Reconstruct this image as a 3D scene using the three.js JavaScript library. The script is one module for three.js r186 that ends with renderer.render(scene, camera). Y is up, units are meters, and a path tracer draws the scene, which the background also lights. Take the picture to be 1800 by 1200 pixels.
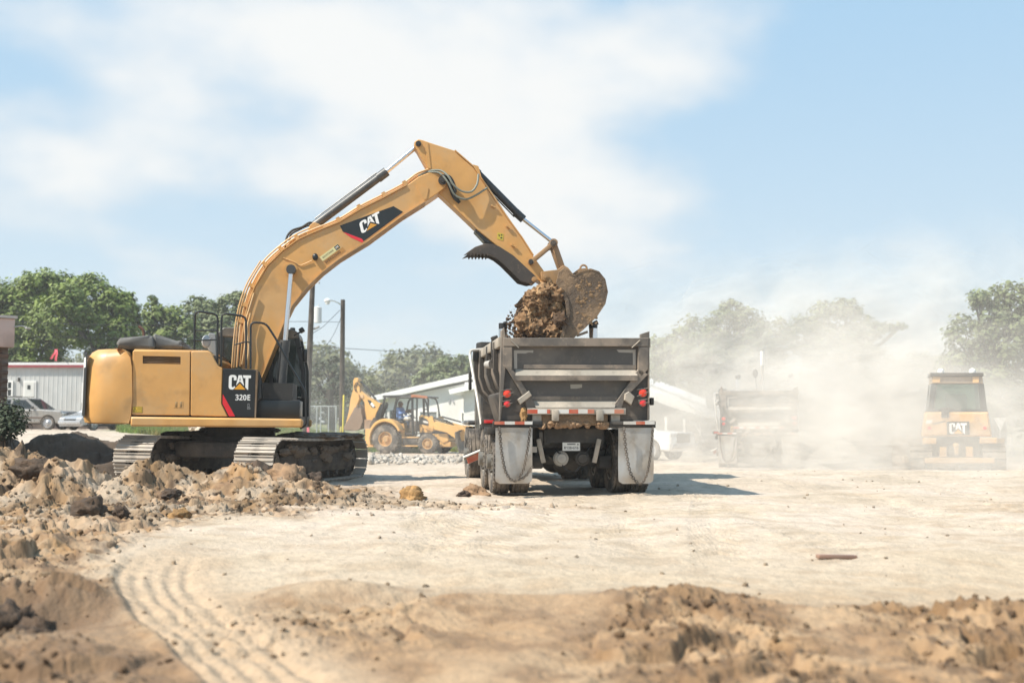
import * as THREE from 'three';
import { RoundedBoxGeometry } from 'three/addons/geometries/RoundedBoxGeometry.js';
import { ConvexGeometry } from 'three/addons/geometries/ConvexGeometry.js';
import { mergeGeometries, toCreasedNormals, mergeVertices } from 'three/addons/utils/BufferGeometryUtils.js';
import { MarchingCubes } from 'three/addons/objects/MarchingCubes.js';
import { createNoise2D, createNoise3D } from 'simplex-noise';

// ---------------------------------------------------------------- camera, sky, sun, exposure
const scene = new THREE.Scene();
const LENS = 2050, EYE = 1.14, PITCH = Math.atan(141 / LENS);            // focal length in pixels of the 1800 x 1200 frame
const camera = new THREE.PerspectiveCamera(2 * Math.atan(600 / LENS) * 180 / Math.PI, 1.5, 0.1, 6000);
camera.position.set(0, EYE, 0);
camera.rotation.x = PITCH;
camera.focus = 20.5;
camera.userData.fStop = 1.35;
camera.updateMatrixWorld(true);

function rng(seed) { let s = seed | 0; return () => { s = (s + 0x6d2b79f5) | 0; let t = Math.imul(s ^ (s >>> 15), 1 | s); t = (t + Math.imul(t ^ (t >>> 7), 61 | t)) ^ t; return ((t ^ (t >>> 14)) >>> 0) / 4294967296; }; }
const noise2 = createNoise2D(rng(11)), noise3 = createNoise3D(rng(12));
const clamp = (x, a = 0, b = 1) => Math.min(b, Math.max(a, x)), lerp = (a, b, t) => a + (b - a) * t;
const S = (a, b, x) => { const t = clamp((x - a) / (b - a)); return t * t * (3 - 2 * t); };
const rad = (d) => d * Math.PI / 180;
const fbm2 = (x, y, o = 4) => { let s = 0, a = 0.5; for (let i = 0; i < o; i++) { s += a * noise2(x, y); x = x * 2.03 + 17.1; y = y * 2.03 - 9.7; a *= 0.5; } return s; };
const fbm3 = (x, y, z, o = 4) => { let s = 0, a = 0.5; for (let i = 0; i < o; i++) { s += a * noise3(x, y, z); x = x * 2.03 + 17.1; y = y * 2.03 - 9.7; z = z * 2.03 + 3.3; a *= 0.5; } return s; };

const SUN_AZ = rad(25), SUN_EL = rad(50);                                // sun at the left, a little behind the camera
const toSun = new THREE.Vector3(-Math.cos(SUN_AZ) * Math.cos(SUN_EL), Math.sin(SUN_EL), Math.sin(SUN_AZ) * Math.cos(SUN_EL));
{
  const W = 2048, H = 1024, data = new Float32Array(W * H * 4);
  // clouds: [azimuth, elevation, half width, half height, amount] in degrees (azimuth from straight ahead, to the right positive)
  const banks = [
    [-19, 14.6, 6, 2.2, .45],
    [-9, 16.5, 17, 4.0, 1.35], [-1, 14.5, 9, 4.6, .75], [-20, 19, 8, 2.5, .6], [9, 18.8, 6.5, 2.4, .75], [-21.5, 11.3, 5.5, 2.0, 1.9], [2, 10, 5.5, 3.0, 1.45], [-6, 11.5, 8, 1.6, .65],
    [-25, 15.4, 5, 1.1, -.75], [-12, 9.3, 5, 1.5, -.2], [19, 15, 9, 6, -1.2], [14.5, 21, 3.5, 2, -.2], [6, 6.5, 5, 1.6, .35], [-13, 8, 4, 1.2, .25], [14, 7.5, 6, 1.2, .25], [20, 6, 7, 1.5, .2],
  ];
  for (let j = 0; j < H; j++) {
    const el = ((j + 0.5) / H - 0.5) * Math.PI, y = Math.sin(el), eld = el * 180 / Math.PI;
    for (let i = 0; i < W; i++) {
      const a = ((i + 0.5) / W - 0.5) * 2 * Math.PI, x = Math.cos(a) * Math.cos(el), z = Math.sin(a) * Math.cos(el);
      const o = (j * W + i) * 4;
      if (y <= -0.02) { data[o] = 0.55; data[o + 1] = 0.49; data[o + 2] = 0.42; data[o + 3] = 1; continue; }
      const e = Math.max(0, y), cs = x * toSun.x + y * toSun.y + z * toSun.z;
      const k = 1 - Math.exp(-e * 3.7);
      let r = lerp(0.54, 0.16, k), g = lerp(0.585, 0.335, k), b = lerp(0.595, 0.53, k);
      const mie = 0.10 * Math.pow(clamp(cs * 0.5 + 0.5), 6) + 0.5 * Math.pow(clamp(cs), 24);
      r = r * 1.04 + mie; g = g * 1.05 + mie * 0.97; b = b * 1.04 + mie * 0.9;
      // clouds: one sheet of noise over the whole sky, gathered into banks
      const az = Math.atan2(x, -z) * 180 / Math.PI, q = 1 / (e + 0.16);
      let f = fbm3(x * q * 1.1 + 3.1, y * 2.0, z * q * 1.1, 6) * 0.95 + fbm3(x * 7, y * 11, z * 7, 5) * 0.55;
      let bank = 0;
      for (const [ba, be, wa, we, am] of banks) { const u = (az - ba) / wa, v = (eld - be) / we, d2 = u * u + v * v; if (d2 < 9) bank += am * Math.exp(-d2); }
      const free = S(24, 50, Math.abs(az)) + S(22, 34, eld) > 0 ? clamp(S(24, 50, Math.abs(az)) + S(22, 34, eld)) : 0;
      let c = bank * 0.78 + f * 0.85 + 0.1 * free - 0.16;
      let al = S(-0.2, 1.25, c) * S(0.0, 0.05, e) * 0.97;
      const thick = clamp(c * 0.8 + 0.25 + fbm3(x * 14, y * 18, z * 14, 3) * 0.2);
      const lum = lerp(0.575, 0.63, thick) + 0.35 * Math.pow(clamp(cs), 8);
      data[o] = lerp(r, lum * 0.985, al); data[o + 1] = lerp(g, lum * 0.995, al); data[o + 2] = lerp(b, lum * 0.985, al); data[o + 3] = 1;
    }
  }
  const sky = new THREE.DataTexture(data, W, H, THREE.RGBAFormat, THREE.FloatType);
  sky.mapping = THREE.EquirectangularReflectionMapping; sky.magFilter = THREE.LinearFilter; sky.minFilter = THREE.LinearFilter; sky.needsUpdate = true;
  scene.background = sky; scene.environment = sky; 
}
const sun = new THREE.DirectionalLight(new THREE.Color(1.0, 0.93, 0.82), 4.6);
sun.name = 'sun';
sun.position.copy(toSun).multiplyScalar(120).add(new THREE.Vector3(0, 0, -30)); sun.target.position.set(0, 0, -30);
sun.castShadow = true; sun.shadow.radius = 1.2; sun.shadow.mapSize.set(4096, 4096);
Object.assign(sun.shadow.camera, { left: -80, right: 80, top: 80, bottom: -80, near: 1, far: 320 });
scene.add(sun, sun.target);
const renderer = new THREE.WebGLRenderer({ antialias: true });
renderer.setSize(1024, 682);
renderer.toneMapping = THREE.LinearToneMapping;
renderer.toneMappingExposure = 1.55;
renderer.shadowMap.enabled = true; renderer.shadowMap.type = THREE.PCFSoftShadowMap;

scene.fog = new THREE.FogExp2(0xe9e7e2, 0.0009);                           // faint dusty air over the whole site

// ---------------------------------------------------------------- helpers
const V = (x, y, z) => new THREE.Vector3(x, y, z);
const C = (r, g, b) => new THREE.Color().setRGB(r, g, b);
function ray(px, py) { return V((px - 900) / LENS, (600 - py) / LENS, -1).applyEuler(camera.rotation); }
function at(px, py, depth) { const r = ray(px, py); return r.multiplyScalar(depth / -r.z).add(camera.position); }          // the point seen at that pixel, depth metres ahead
function onFloor(px, py, y = 0) { const r = ray(px, py); return r.multiplyScalar((y - EYE) / r.y).add(camera.position); }
function local(o, px, py, plane, c) {                                   // the point seen at that pixel on the plane (x | y | z) = c of a placed object
  o.updateMatrixWorld(true);
  const inv = o.matrixWorld.clone().invert(), p = camera.position.clone().applyMatrix4(inv), d = ray(px, py).transformDirection(inv);
  return p.addScaledVector(d, (c - p[plane]) / d[plane]);
}
const used = new Map();
function numbered(name) { const n = used.get(name) ?? 0; used.set(name, n + 1); return n ? name + '_' + String(n).padStart(3, '0') : name; }
function tag(o, label, category, group, kind) {
  if (label) o.userData.label = label; if (category) o.userData.category = category; if (group) o.userData.group = group; if (kind) o.userData.kind = kind;
  return o;
}
function thing(name, label, category, pos = [0, 0, 0], turn = 0, group) {
  const o = new THREE.Group(); o.name = numbered(name); o.position.set(...pos); o.rotation.y = turn; scene.add(o);
  return tag(o, label, category, group);
}
function boxUV(g) {                                                     // texture coordinates in metres, from the main direction of each face
  const p = g.attributes.position, n = p.count, uv = new Float32Array(n * 2), a = V(0, 0, 0), b = V(0, 0, 0), c = V(0, 0, 0);
  for (let i = 0; i < n; i += 3) {
    a.fromBufferAttribute(p, i); b.fromBufferAttribute(p, i + 1); c.fromBufferAttribute(p, i + 2);
    const e = b.clone().sub(a).cross(c.clone().sub(a)), x = Math.abs(e.x), y = Math.abs(e.y), z = Math.abs(e.z);
    for (let k = 0; k < 3; k++) {
      const q = [a, b, c][k];
      if (x >= y && x >= z) { uv[(i + k) * 2] = q.z; uv[(i + k) * 2 + 1] = q.y; } else if (y >= z) { uv[(i + k) * 2] = q.x; uv[(i + k) * 2 + 1] = q.z; } else { uv[(i + k) * 2] = q.x; uv[(i + k) * 2 + 1] = q.y; }
    }
  }
  g.setAttribute('uv', new THREE.BufferAttribute(uv, 2));
  return g;
}
class MB {
  constructor() { this.g = []; }
  add(g, m) {
    g = g.index ? g.toNonIndexed() : g.clone();
    for (const k of Object.keys(g.attributes)) if (k !== 'position') g.deleteAttribute(k);
    if (m) { g.applyMatrix4(m); if (m.determinant() < 0) { const p = g.attributes.position.array; for (let i = 0; i < p.length; i += 9) for (let k = 0; k < 3; k++) { const t = p[i + 3 + k]; p[i + 3 + k] = p[i + 6 + k]; p[i + 6 + k] = t; } } }
    g.morphAttributes = {}; g.clearGroups();
    this.g.push(g); return this;
  }
  mat(x, y, z, rx = 0, ry = 0, rz = 0) { return new THREE.Matrix4().compose(V(x, y, z), new THREE.Quaternion().setFromEuler(new THREE.Euler(rx, ry, rz, 'YXZ')), V(1, 1, 1)); }
  box(w, h, d, x, y, z, rx = 0, ry = 0, rz = 0, r = 0) { return this.add(r > 0 ? new RoundedBoxGeometry(w, h, d, 1, Math.min(r, w / 2.01, h / 2.01, d / 2.01)) : new THREE.BoxGeometry(w, h, d), this.mat(x, y, z, rx, ry, rz)); }
  cyl(a, b, r0, r1 = r0, seg = 14, open = false) {
    a = V(...(a.toArray?.() ?? a)); b = V(...(b.toArray?.() ?? b));
    const d = b.clone().sub(a), g = new THREE.CylinderGeometry(r1, r0, d.length(), seg, 1, open);
    return this.add(g, new THREE.Matrix4().compose(a.clone().add(b).multiplyScalar(0.5), new THREE.Quaternion().setFromUnitVectors(V(0, 1, 0), d.normalize()), V(1, 1, 1)));
  }
  bar(a, b, w, h, up = [0, 1, 0], r = 0) {                              // a straight bar of w (across) x h (along up) from a to b
    a = V(...(a.toArray?.() ?? a)); b = V(...(b.toArray?.() ?? b));
    const x = b.clone().sub(a), L = x.length(); x.normalize();
    let u = V(...up); u.addScaledVector(x, -u.dot(x)).normalize();
    const z = x.clone().cross(u), m = new THREE.Matrix4().makeBasis(x, u, z).setPosition(a.add(b).multiplyScalar(0.5));
    return this.add(r ? new RoundedBoxGeometry(L, h, w, 1, r) : new THREE.BoxGeometry(L, h, w), m);
  }
  tube(pts, r, seg = 6, n = 0, curved = true) {
    pts = pts.map((p) => (p.isVector3 ? p : V(...p)));
    const c = curved ? new THREE.CatmullRomCurve3(pts, false, 'centripetal') : (() => { const q = new THREE.CurvePath(); for (let i = 1; i < pts.length; i++) q.add(new THREE.LineCurve3(pts[i - 1], pts[i])); return q; })();
    return this.add(new THREE.TubeGeometry(c, n || pts.length * 6, r, seg, false));
  }
  pipe(pts, r, bend = 0.08, seg = 6) {                                  // straight runs with rounded corners
    pts = pts.map((p) => (p.isVector3 ? p : V(...p)));
    const q = new THREE.CurvePath(); let from = pts[0];
    for (let i = 1; i < pts.length - 1; i++) {
      const u = pts[i - 1].clone().sub(pts[i]), w = pts[i + 1].clone().sub(pts[i]), k = Math.min(bend, u.length() * 0.45, w.length() * 0.45), a = pts[i].clone().addScaledVector(u.normalize(), k), b = pts[i].clone().addScaledVector(w.normalize(), k);
      q.add(new THREE.LineCurve3(from, a)); q.add(new THREE.QuadraticBezierCurve3(a, pts[i], b)); from = b;
    }
    q.add(new THREE.LineCurve3(from, pts[pts.length - 1]));
    return this.add(new THREE.TubeGeometry(q, Math.max(2, pts.length * 8), r, seg, false));
  }
  prism(poly, z0, z1, bevel = 0, holes = [], m) {                       // outline in x, y; from z0 to z1
    const s = new THREE.Shape(poly.map((p) => new THREE.Vector2(p.x ?? p[0], p.y ?? p[1])));
    for (const h of holes) s.holes.push(new THREE.Path(h.map((p) => new THREE.Vector2(p.x ?? p[0], p.y ?? p[1]))));
    const g = new THREE.ExtrudeGeometry(s, { depth: z1 - z0 - 2 * bevel, bevelEnabled: bevel > 0, bevelSize: bevel, bevelThickness: bevel, bevelOffset: -bevel, bevelSegments: 1, steps: 1, curveSegments: 8 });
    g.translate(0, 0, z0 + bevel);
    return this.add(g, m);
  }
  lathe(profile, seg, m) { return this.add(new THREE.LatheGeometry(profile.map((p) => new THREE.Vector2(...p)), seg), m); }
  quad(a, b, c, d) { const g = new THREE.BufferGeometry(); g.setAttribute('position', new THREE.BufferAttribute(new Float32Array([...a, ...b, ...c, ...a, ...c, ...d]), 3)); return this.add(g); }
  hull(pts) { return this.add(new ConvexGeometry(pts.map((p) => (p.isVector3 ? p : V(...p))))); }
  geo(crease = 0.65) { let g = this.g.length > 1 ? mergeGeometries(this.g) : this.g[0]; boxUV(g); g = crease > 0 ? toCreasedNormals(g, crease) : (g.computeVertexNormals(), g); return g; }
  build(name, m, parent, crease = 0.65) { const o = new THREE.Mesh(this.geo(crease), m); o.name = parent ? name : numbered(name); o.castShadow = o.receiveShadow = true; (parent ?? scene).add(o); return o; }
}
const mesh = (name, g, m, parent) => { const o = new THREE.Mesh(g, m); o.name = parent ? name : numbered(name); o.castShadow = o.receiveShadow = true; (parent ?? scene).add(o); return o; };
function roundPoly(poly, r, n = 4) {                                    // an outline with its corners rounded
  const out = [], L = poly.length;
  for (let i = 0; i < L; i++) {
    const p = poly[i], a = poly[(i + L - 1) % L], b = poly[(i + 1) % L], la = Math.hypot(a[0] - p[0], a[1] - p[1]), lb = Math.hypot(b[0] - p[0], b[1] - p[1]), k = Math.min(r, la * 0.45, lb * 0.45);
    const s = [p[0] + (a[0] - p[0]) / la * k, p[1] + (a[1] - p[1]) / la * k], e = [p[0] + (b[0] - p[0]) / lb * k, p[1] + (b[1] - p[1]) / lb * k];
    for (let j = 0; j <= n; j++) { const t = j / n, u = 1 - t; out.push([u * u * s[0] + 2 * u * t * p[0] + t * t * e[0], u * u * s[1] + 2 * u * t * p[1] + t * t * e[1]]); }
  }
  return out;
}

// ---------------------------------------------------------------- textures and materials
function tileNoise(size, period, octaves, seed, gain = 0.55) {           // tileable value noise, 0 to 1
  const out = new Float32Array(size * size), R = rng(seed); let amp = 1, tot = 0;
  for (let o = 0, P = period; o < octaves && P <= size; o++, P *= 2) {
    const lat = new Float32Array(P * P).map(() => R());
    for (let y = 0; y < size; y++) {
      const fy = y / size * P, y0 = Math.floor(fy), ty = fy - y0, sy = ty * ty * (3 - 2 * ty), r0 = (y0 % P) * P, r1 = ((y0 + 1) % P) * P;
      for (let x = 0; x < size; x++) {
        const fx = x / size * P, x0 = Math.floor(fx), tx = fx - x0, sx = tx * tx * (3 - 2 * tx), c0 = x0 % P, c1 = (x0 + 1) % P;
        out[y * size + x] += amp * lerp(lerp(lat[r0 + c0], lat[r0 + c1], sx), lerp(lat[r1 + c0], lat[r1 + c1], sx), sy);
      }
    }
    tot += amp; amp *= gain;
  }
  let mn = 1e9, mx = -1e9; for (const v of out) { if (v < mn) mn = v; if (v > mx) mx = v; }
  for (let i = 0; i < out.length; i++) out[i] = (out[i] - mn) / (mx - mn);
  return out;
}
const toByte = (l) => Math.round(255 * clamp(l <= 0.0031308 ? l * 12.92 : 1.055 * Math.pow(l, 1 / 2.4) - 0.055));
function dataTex(size, fill, srgb, metres = 1, h = size) {
  const d = new Uint8Array(size * h * 4);
  for (let i = 0; i < size * h; i++) { const c = fill(i, i % size, Math.floor(i / size)); for (let k = 0; k < 3; k++) d[i * 4 + k] = srgb ? toByte(c[k]) : Math.round(255 * clamp(c[k])); d[i * 4 + 3] = 255; }
  const t = new THREE.DataTexture(d, size, h, THREE.RGBAFormat, THREE.UnsignedByteType);
  t.wrapS = t.wrapT = THREE.RepeatWrapping; t.magFilter = THREE.LinearFilter; t.minFilter = THREE.LinearMipmapLinearFilter; t.generateMipmaps = true;
  if (srgb) t.colorSpace = THREE.SRGBColorSpace;
  t.repeat.set(1 / metres, 1 / metres); t.needsUpdate = true;
  return t;
}
const N_A = tileNoise(512, 4, 7, 1), N_B = tileNoise(512, 8, 6, 2), N_C = tileNoise(512, 32, 5, 3, 0.7), N_D = tileNoise(512, 3, 5, 4);
const roughTex = dataTex(512, (i) => { const v = 0.75 + 0.35 * N_B[i]; return [v, v, v]; }, false, 2);
const bumpTex = dataTex(512, (i) => { const v = 0.5 * N_A[i] + 0.5 * N_C[i]; return [v, v, v]; }, false, 1.3);
// paint, metal or rubber with dust lying on it in patches, and darker stains
function coated(name, c, o = {}) {
  const { rough = 0.5, metal = 0, dust = 0.35, dustC = [0.42, 0.34, 0.26], stain = 0.25, metres = 2.2, bump = 0, vary = 0.08, clear = 0 } = o;
  const fine = o.fine ? 512 : 256, step = 512 / fine;
  const map = dataTex(fine, (n, px, py) => {
    const i = py * step * 512 + px * step;
    const d = clamp(S(0.35, 0.85, N_A[i]) * dust + S(0.62, 0.8, N_C[i]) * dust * 0.6), s = 1 - stain * S(0.55, 0.8, N_D[i] * 0.6 + N_B[i] * 0.4), v = 1 + vary * (N_B[i] - 0.5) * 2;
    return [0, 1, 2].map((k) => lerp(c[k] * v, dustC[k], d) * s);
  }, true, metres);
  const m = new (clear ? THREE.MeshPhysicalMaterial : THREE.MeshStandardMaterial)({ map, roughness: rough, metalness: metal, roughnessMap: roughTex });
  if (bump) { m.bumpMap = bumpTex; m.bumpScale = bump; }
  if (clear) { m.clearcoat = clear; m.clearcoatRoughness = 0.2; }
  m.name = name; return m;
}
const plain = (name, c, rough = 0.6, metal = 0) => { const m = new THREE.MeshStandardMaterial({ color: C(...c), roughness: rough, metalness: metal }); m.name = name; return m; };
const M = {
  yellow: coated('yellow paint', [0.63, 0.335, 0.105], { fine: true, rough: 0.48, dust: 0.3, dustC: [0.5, 0.37, 0.22], stain: 0.24, vary: 0.1 }),
  yellowDusty: coated('dusty yellow paint', [0.6, 0.34, 0.12], { rough: 0.6, dust: 0.5, dustC: [0.46, 0.35, 0.24], stain: 0.25 }),
  yellowClean: coated('clean yellow paint', [0.66, 0.37, 0.11], { rough: 0.4, dust: 0.12, stain: 0.08 }),
  black: coated('black paint', [0.016, 0.018, 0.019], { rough: 0.4, dust: 0.05, dustC: [0.1, 0.085, 0.07], stain: 0.1 }),
  blackDusty: coated('dusty black steel', [0.036, 0.032, 0.029], { rough: 0.7, dust: 0.45, dustC: [0.2, 0.155, 0.115], stain: 0.3 }),
  bedGrey: coated('worn grey bed steel', [0.12, 0.105, 0.09], { fine: true, rough: 0.65, dust: 0.75, dustC: [0.3, 0.24, 0.185], stain: 0.5, metres: 1.6 }),
  bedDust: coated('dust covered steel', [0.3, 0.27, 0.225], { rough: 0.75, dust: 0.6, dustC: [0.46, 0.39, 0.31], stain: 0.3, metres: 1.2 }),
  frame: coated('dark chassis steel', [0.024, 0.023, 0.022], { rough: 0.75, dust: 0.3, dustC: [0.13, 0.105, 0.08], stain: 0.35 }),
  undercarriage: coated('muddy undercarriage steel', [0.05, 0.043, 0.038], { rough: 0.85, dust: 0.55, dustC: [0.16, 0.125, 0.095], stain: 0.4, metres: 1.1, bump: 0.012 }),
  shoe: coated('worn track steel', [0.4, 0.36, 0.31], { rough: 0.8, metal: 0, dust: 0.75, dustC: [0.5, 0.42, 0.34], stain: 0.3, metres: 0.7 }),
  rubber: coated('dusty tyre rubber', [0.06, 0.053, 0.047], { rough: 0.9, dust: 0.75, dustC: [0.27, 0.225, 0.18], stain: 0.2, metres: 0.8 }),
  chrome: new THREE.MeshStandardMaterial({ name: 'polished steel', color: C(0.72, 0.72, 0.74), roughness: 0.16, metalness: 1 }),
  steel: coated('brushed stainless steel', [0.46, 0.45, 0.43], { rough: 0.5, metal: 0.45, dust: 0.7, dustC: [0.42, 0.36, 0.29], stain: 0.25, metres: 0.9 }),
  hose: plain('hydraulic hose rubber', [0.02, 0.021, 0.022], 0.6),
  glass: new THREE.MeshPhysicalMaterial({ name: 'tinted glass', color: C(0.55, 0.66, 0.6), roughness: 0.05, transmission: 0.9, thickness: 0, ior: 1.5 }),
  darkGlass: new THREE.MeshPhysicalMaterial({ name: 'dark tinted glass', color: C(0.18, 0.23, 0.21), roughness: 0.06, transmission: 0.8, thickness: 0, ior: 1.5 }),
  white: coated('white paint', [0.78, 0.77, 0.74], { rough: 0.6, dust: 0.15, dustC: [0.6, 0.54, 0.46], stain: 0.08, metres: 3 }),
  red: plain('red paint', [0.55, 0.03, 0.03], 0.45),
  redLens: new THREE.MeshPhysicalMaterial({ name: 'red lamp lens', color: C(0.7, 0.02, 0.02), roughness: 0.2, clearcoat: 1 }),
  wood: coated('weathered pole wood', [0.05, 0.038, 0.03], { rough: 0.9, dust: 0.3, dustC: [0.16, 0.13, 0.1], stain: 0.4, metres: 1.3, bump: 0.01 }),
};
M.redLens.emissive = C(0, 0, 0);

// ---------------------------------------------------------------- flat print: decals and lettering
function canvasTex(w, h, draw) {
  const c = document.createElement('canvas'); c.width = w; c.height = h;
  const x = c.getContext('2d'); draw(x, w, h);
  const t = new THREE.CanvasTexture(c); t.colorSpace = THREE.SRGBColorSpace; t.magFilter = THREE.LinearFilter; t.needsUpdate = true; return t;
}
const pathOn = (x, pts) => { x.beginPath(); pts.forEach((p, i) => (i ? x.lineTo(p[0], p[1]) : x.moveTo(p[0], p[1]))); x.closePath(); };
// three heavy condensed capitals with a triangle under the middle one, in a box of 100 x 62
function drawMark(x, ox, oy, s, ink = '#f1efe9', tri = '#f0b020', ground = '#15181a') {
  x.save(); x.translate(ox, oy); x.scale(s, s); x.fillStyle = ink;
  x.beginPath();                                                         // C
  x.moveTo(36, 23); x.lineTo(36, 12); x.quadraticCurveTo(36, 0, 19, 0); x.quadraticCurveTo(2, 0, 2, 13); x.lineTo(2, 48); x.quadraticCurveTo(2, 62, 18, 62); x.quadraticCurveTo(30, 62, 34, 54); x.lineTo(26, 46);
  x.quadraticCurveTo(25, 52, 20, 52); x.quadraticCurveTo(15, 52, 15, 46); x.lineTo(15, 15); x.quadraticCurveTo(15, 10, 19.5, 10); x.quadraticCurveTo(24, 10, 24, 15); x.lineTo(24, 23); x.closePath(); x.fill();
  pathOn(x, [[44, 1], [59, 1], [70, 46], [51, 27], [38, 40], [34, 46]]); x.fill();          // A
  x.fillStyle = ground; pathOn(x, [[51.3, 11], [55, 25], [51.3, 21.5], [47.6, 25]]); x.fill(); x.fillStyle = ink;
  pathOn(x, [[63, 1], [99, 1], [99, 13], [88, 13], [88, 62], [85, 62], [75, 52], [75, 13], [66, 13]]); x.fill();   // T
  x.fillStyle = tri; pathOn(x, [[51, 34], [79, 62], [23, 62]]); x.fill(); x.strokeStyle = ground; x.lineWidth = 2; x.stroke();
  x.restore();
}
function decalMat(name, tex, rough = 0.45) { return new THREE.MeshStandardMaterial({ name, map: tex, roughness: rough }); }
// a flat outlined sheet (points in the parent's x, y at z), its texture spread between the corners box = [x0, y0, x1, y1] turned by a
function sheet(name, poly, z, m, parent, box, turn = 0, thick = 0.003) {
  const g = new THREE.ExtrudeGeometry(new THREE.Shape(poly.map((p) => new THREE.Vector2(p[0], p[1]))), { depth: thick, bevelEnabled: false }); g.translate(0, 0, z);
  const p = g.attributes.position, uv = g.attributes.uv, [x0, y0, w, h] = box, c = Math.cos(turn), s = Math.sin(turn);
  for (let i = 0; i < p.count; i++) { const dx = p.getX(i) - x0, dy = p.getY(i) - y0; uv.setXY(i, (dx * c + dy * s) / w, (-dx * s + dy * c) / h); }
  return mesh(name, g, m, parent);
}
function ribbon(mb, pts, t, z0, z1) {                                    // a bent plate of thickness t along a line in x, y
  const off = pts.map((p, i) => { const a = pts[Math.max(0, i - 1)], b = pts[Math.min(pts.length - 1, i + 1)], l = Math.hypot(b[0] - a[0], b[1] - a[1]) || 1; return [p[0] - (b[1] - a[1]) / l * t, p[1] + (b[0] - a[0]) / l * t]; });
  return mb.prism([...pts, ...off.reverse()], z0, z1);
}
function loftPlan(plan, levels) {                                        // rings of a plan outline (x, z), each level [y, inset], closed at top and bottom
  const n = plan.length, nor = plan.map((p, i) => { const a = plan[(i + n - 1) % n], b = plan[(i + 1) % n], l = Math.hypot(b[0] - a[0], b[1] - a[1]) || 1; return [(b[1] - a[1]) / l, -(b[0] - a[0]) / l]; });
  let area = 0; for (let i = 0; i < n; i++) { const a = plan[i], b = plan[(i + 1) % n]; area += a[0] * b[1] - b[0] * a[1]; }
  const sg = area > 0 ? 1 : -1, P = [], ring = levels.map(([y, k]) => plan.map((p, i) => [p[0] - nor[i][0] * k * sg, y, p[1] - nor[i][1] * k * sg]));
  const tri = (a, b, c) => { if (sg > 0) P.push(...a, ...c, ...b); else P.push(...a, ...b, ...c); };
  for (let l = 0; l + 1 < ring.length; l++) for (let i = 0; i < n; i++) { const j = (i + 1) % n; tri(ring[l][i], ring[l][j], ring[l + 1][j]); tri(ring[l][i], ring[l + 1][j], ring[l + 1][i]); }
  for (const [l, f] of [[0, 1], [ring.length - 1, 0]]) {
    const faces = THREE.ShapeUtils.triangulateShape(ring[l].map((p) => new THREE.Vector2(p[0], p[2])), []);
    for (const [a, b, c] of faces) { const q = [ring[l][a], ring[l][b], ring[l][c]]; const up = (q[1][2] - q[0][2]) * (q[2][0] - q[0][0]) - (q[1][0] - q[0][0]) * (q[2][2] - q[0][2]); if ((up > 0) === !f) P.push(...q[0], ...q[1], ...q[2]); else P.push(...q[0], ...q[2], ...q[1]); }
  }
  const g = new THREE.BufferGeometry(); g.setAttribute('position', new THREE.BufferAttribute(new Float32Array(P), 3)); return g;
}

// ---------------------------------------------------------------- ground
const gauss = (u) => Math.exp(-u * u);
function baseHeight(x, d) {                                              // the lie of the land; d = metres ahead of the camera
  const L = 1 - S(-20, -9, x), R = 1 - L;
  let h = R * (-0.33 * S(24, 38, d) - 0.25 * S(40, 52, d) * S(2, 9, x) + 0.2 * S(62, 75, d)) + L * 0.66 * S(30, 62, d);
  return h;
}
const ridged = (x, y, o = 4) => { let s = 0, a = 0.5; for (let i = 0; i < o; i++) { const n = 1 - Math.abs(noise2(x, y)); s += a * n * n; x = x * 2.1 + 5.2; y = y * 2.1 + 1.3; a *= 0.5; } return s; };
const h2 = (i, j, k) => { const s = Math.sin(i * 127.1 + j * 311.7 + k * 74.7) * 43758.5453; return s - Math.floor(s); };
function slabs(x, y) {                                                   // broken earth: tilted facets with crevices between them
  const ix = Math.floor(x), iy = Math.floor(y); let f1 = 9, f2 = 9, h = 0;
  for (let a = -1; a <= 1; a++) for (let b = -1; b <= 1; b++) {
    const i = ix + a, j = iy + b, px = i + 0.5 + (h2(i, j, 1) - 0.5) * 0.9, py = j + 0.5 + (h2(i, j, 2) - 0.5) * 0.9, dx = x - px, dy = y - py, d = dx * dx + dy * dy;
    if (d < f1) { f2 = f1; f1 = d; h = h2(i, j, 3) + dx * (h2(i, j, 4) - 0.5) * 1.5 + dy * (h2(i, j, 5) - 0.5) * 1.5; } else if (d < f2) f2 = d;
  }
  const e = Math.sqrt(f2) - Math.sqrt(f1);
  return h * S(0, 0.16, e) - 0.12 * (1 - S(0, 0.2, e));
}
const rutLine = (d) => -1.24 - (d - 5.1) * 0.41 + 0.035 * (d - 5.1) * (d - 5.1) * S(7, 12, d) * 0.4 - 0.25 * Math.sin((d - 5) * 0.5);
const TRACKS = [[-0.12, 0.1, 0.0, 0.33], [1.75, 0.1, 0.0, 0.33], [0.9, 0.16, 0.012, 0.28], [3.0, 0.16, 0.012, 0.28], [2.6, -0.05, 0.012, 0.3], [5.1, -0.06, 0.02, 0.3], [-1.6, -0.12, 0.02, 0.25], [7.2, 0.1, -0.01, 0.4], [-0.9, 0.02, 0.03, 0.2]];
const bermCrest = (x) => 0.50 + 0.09 * noise2(x * 0.55 + 3, 1.7) + 0.11 * noise2(x * 1.7, 8.8) - 0.3 * S(-3.9, -2.5, x);
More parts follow.
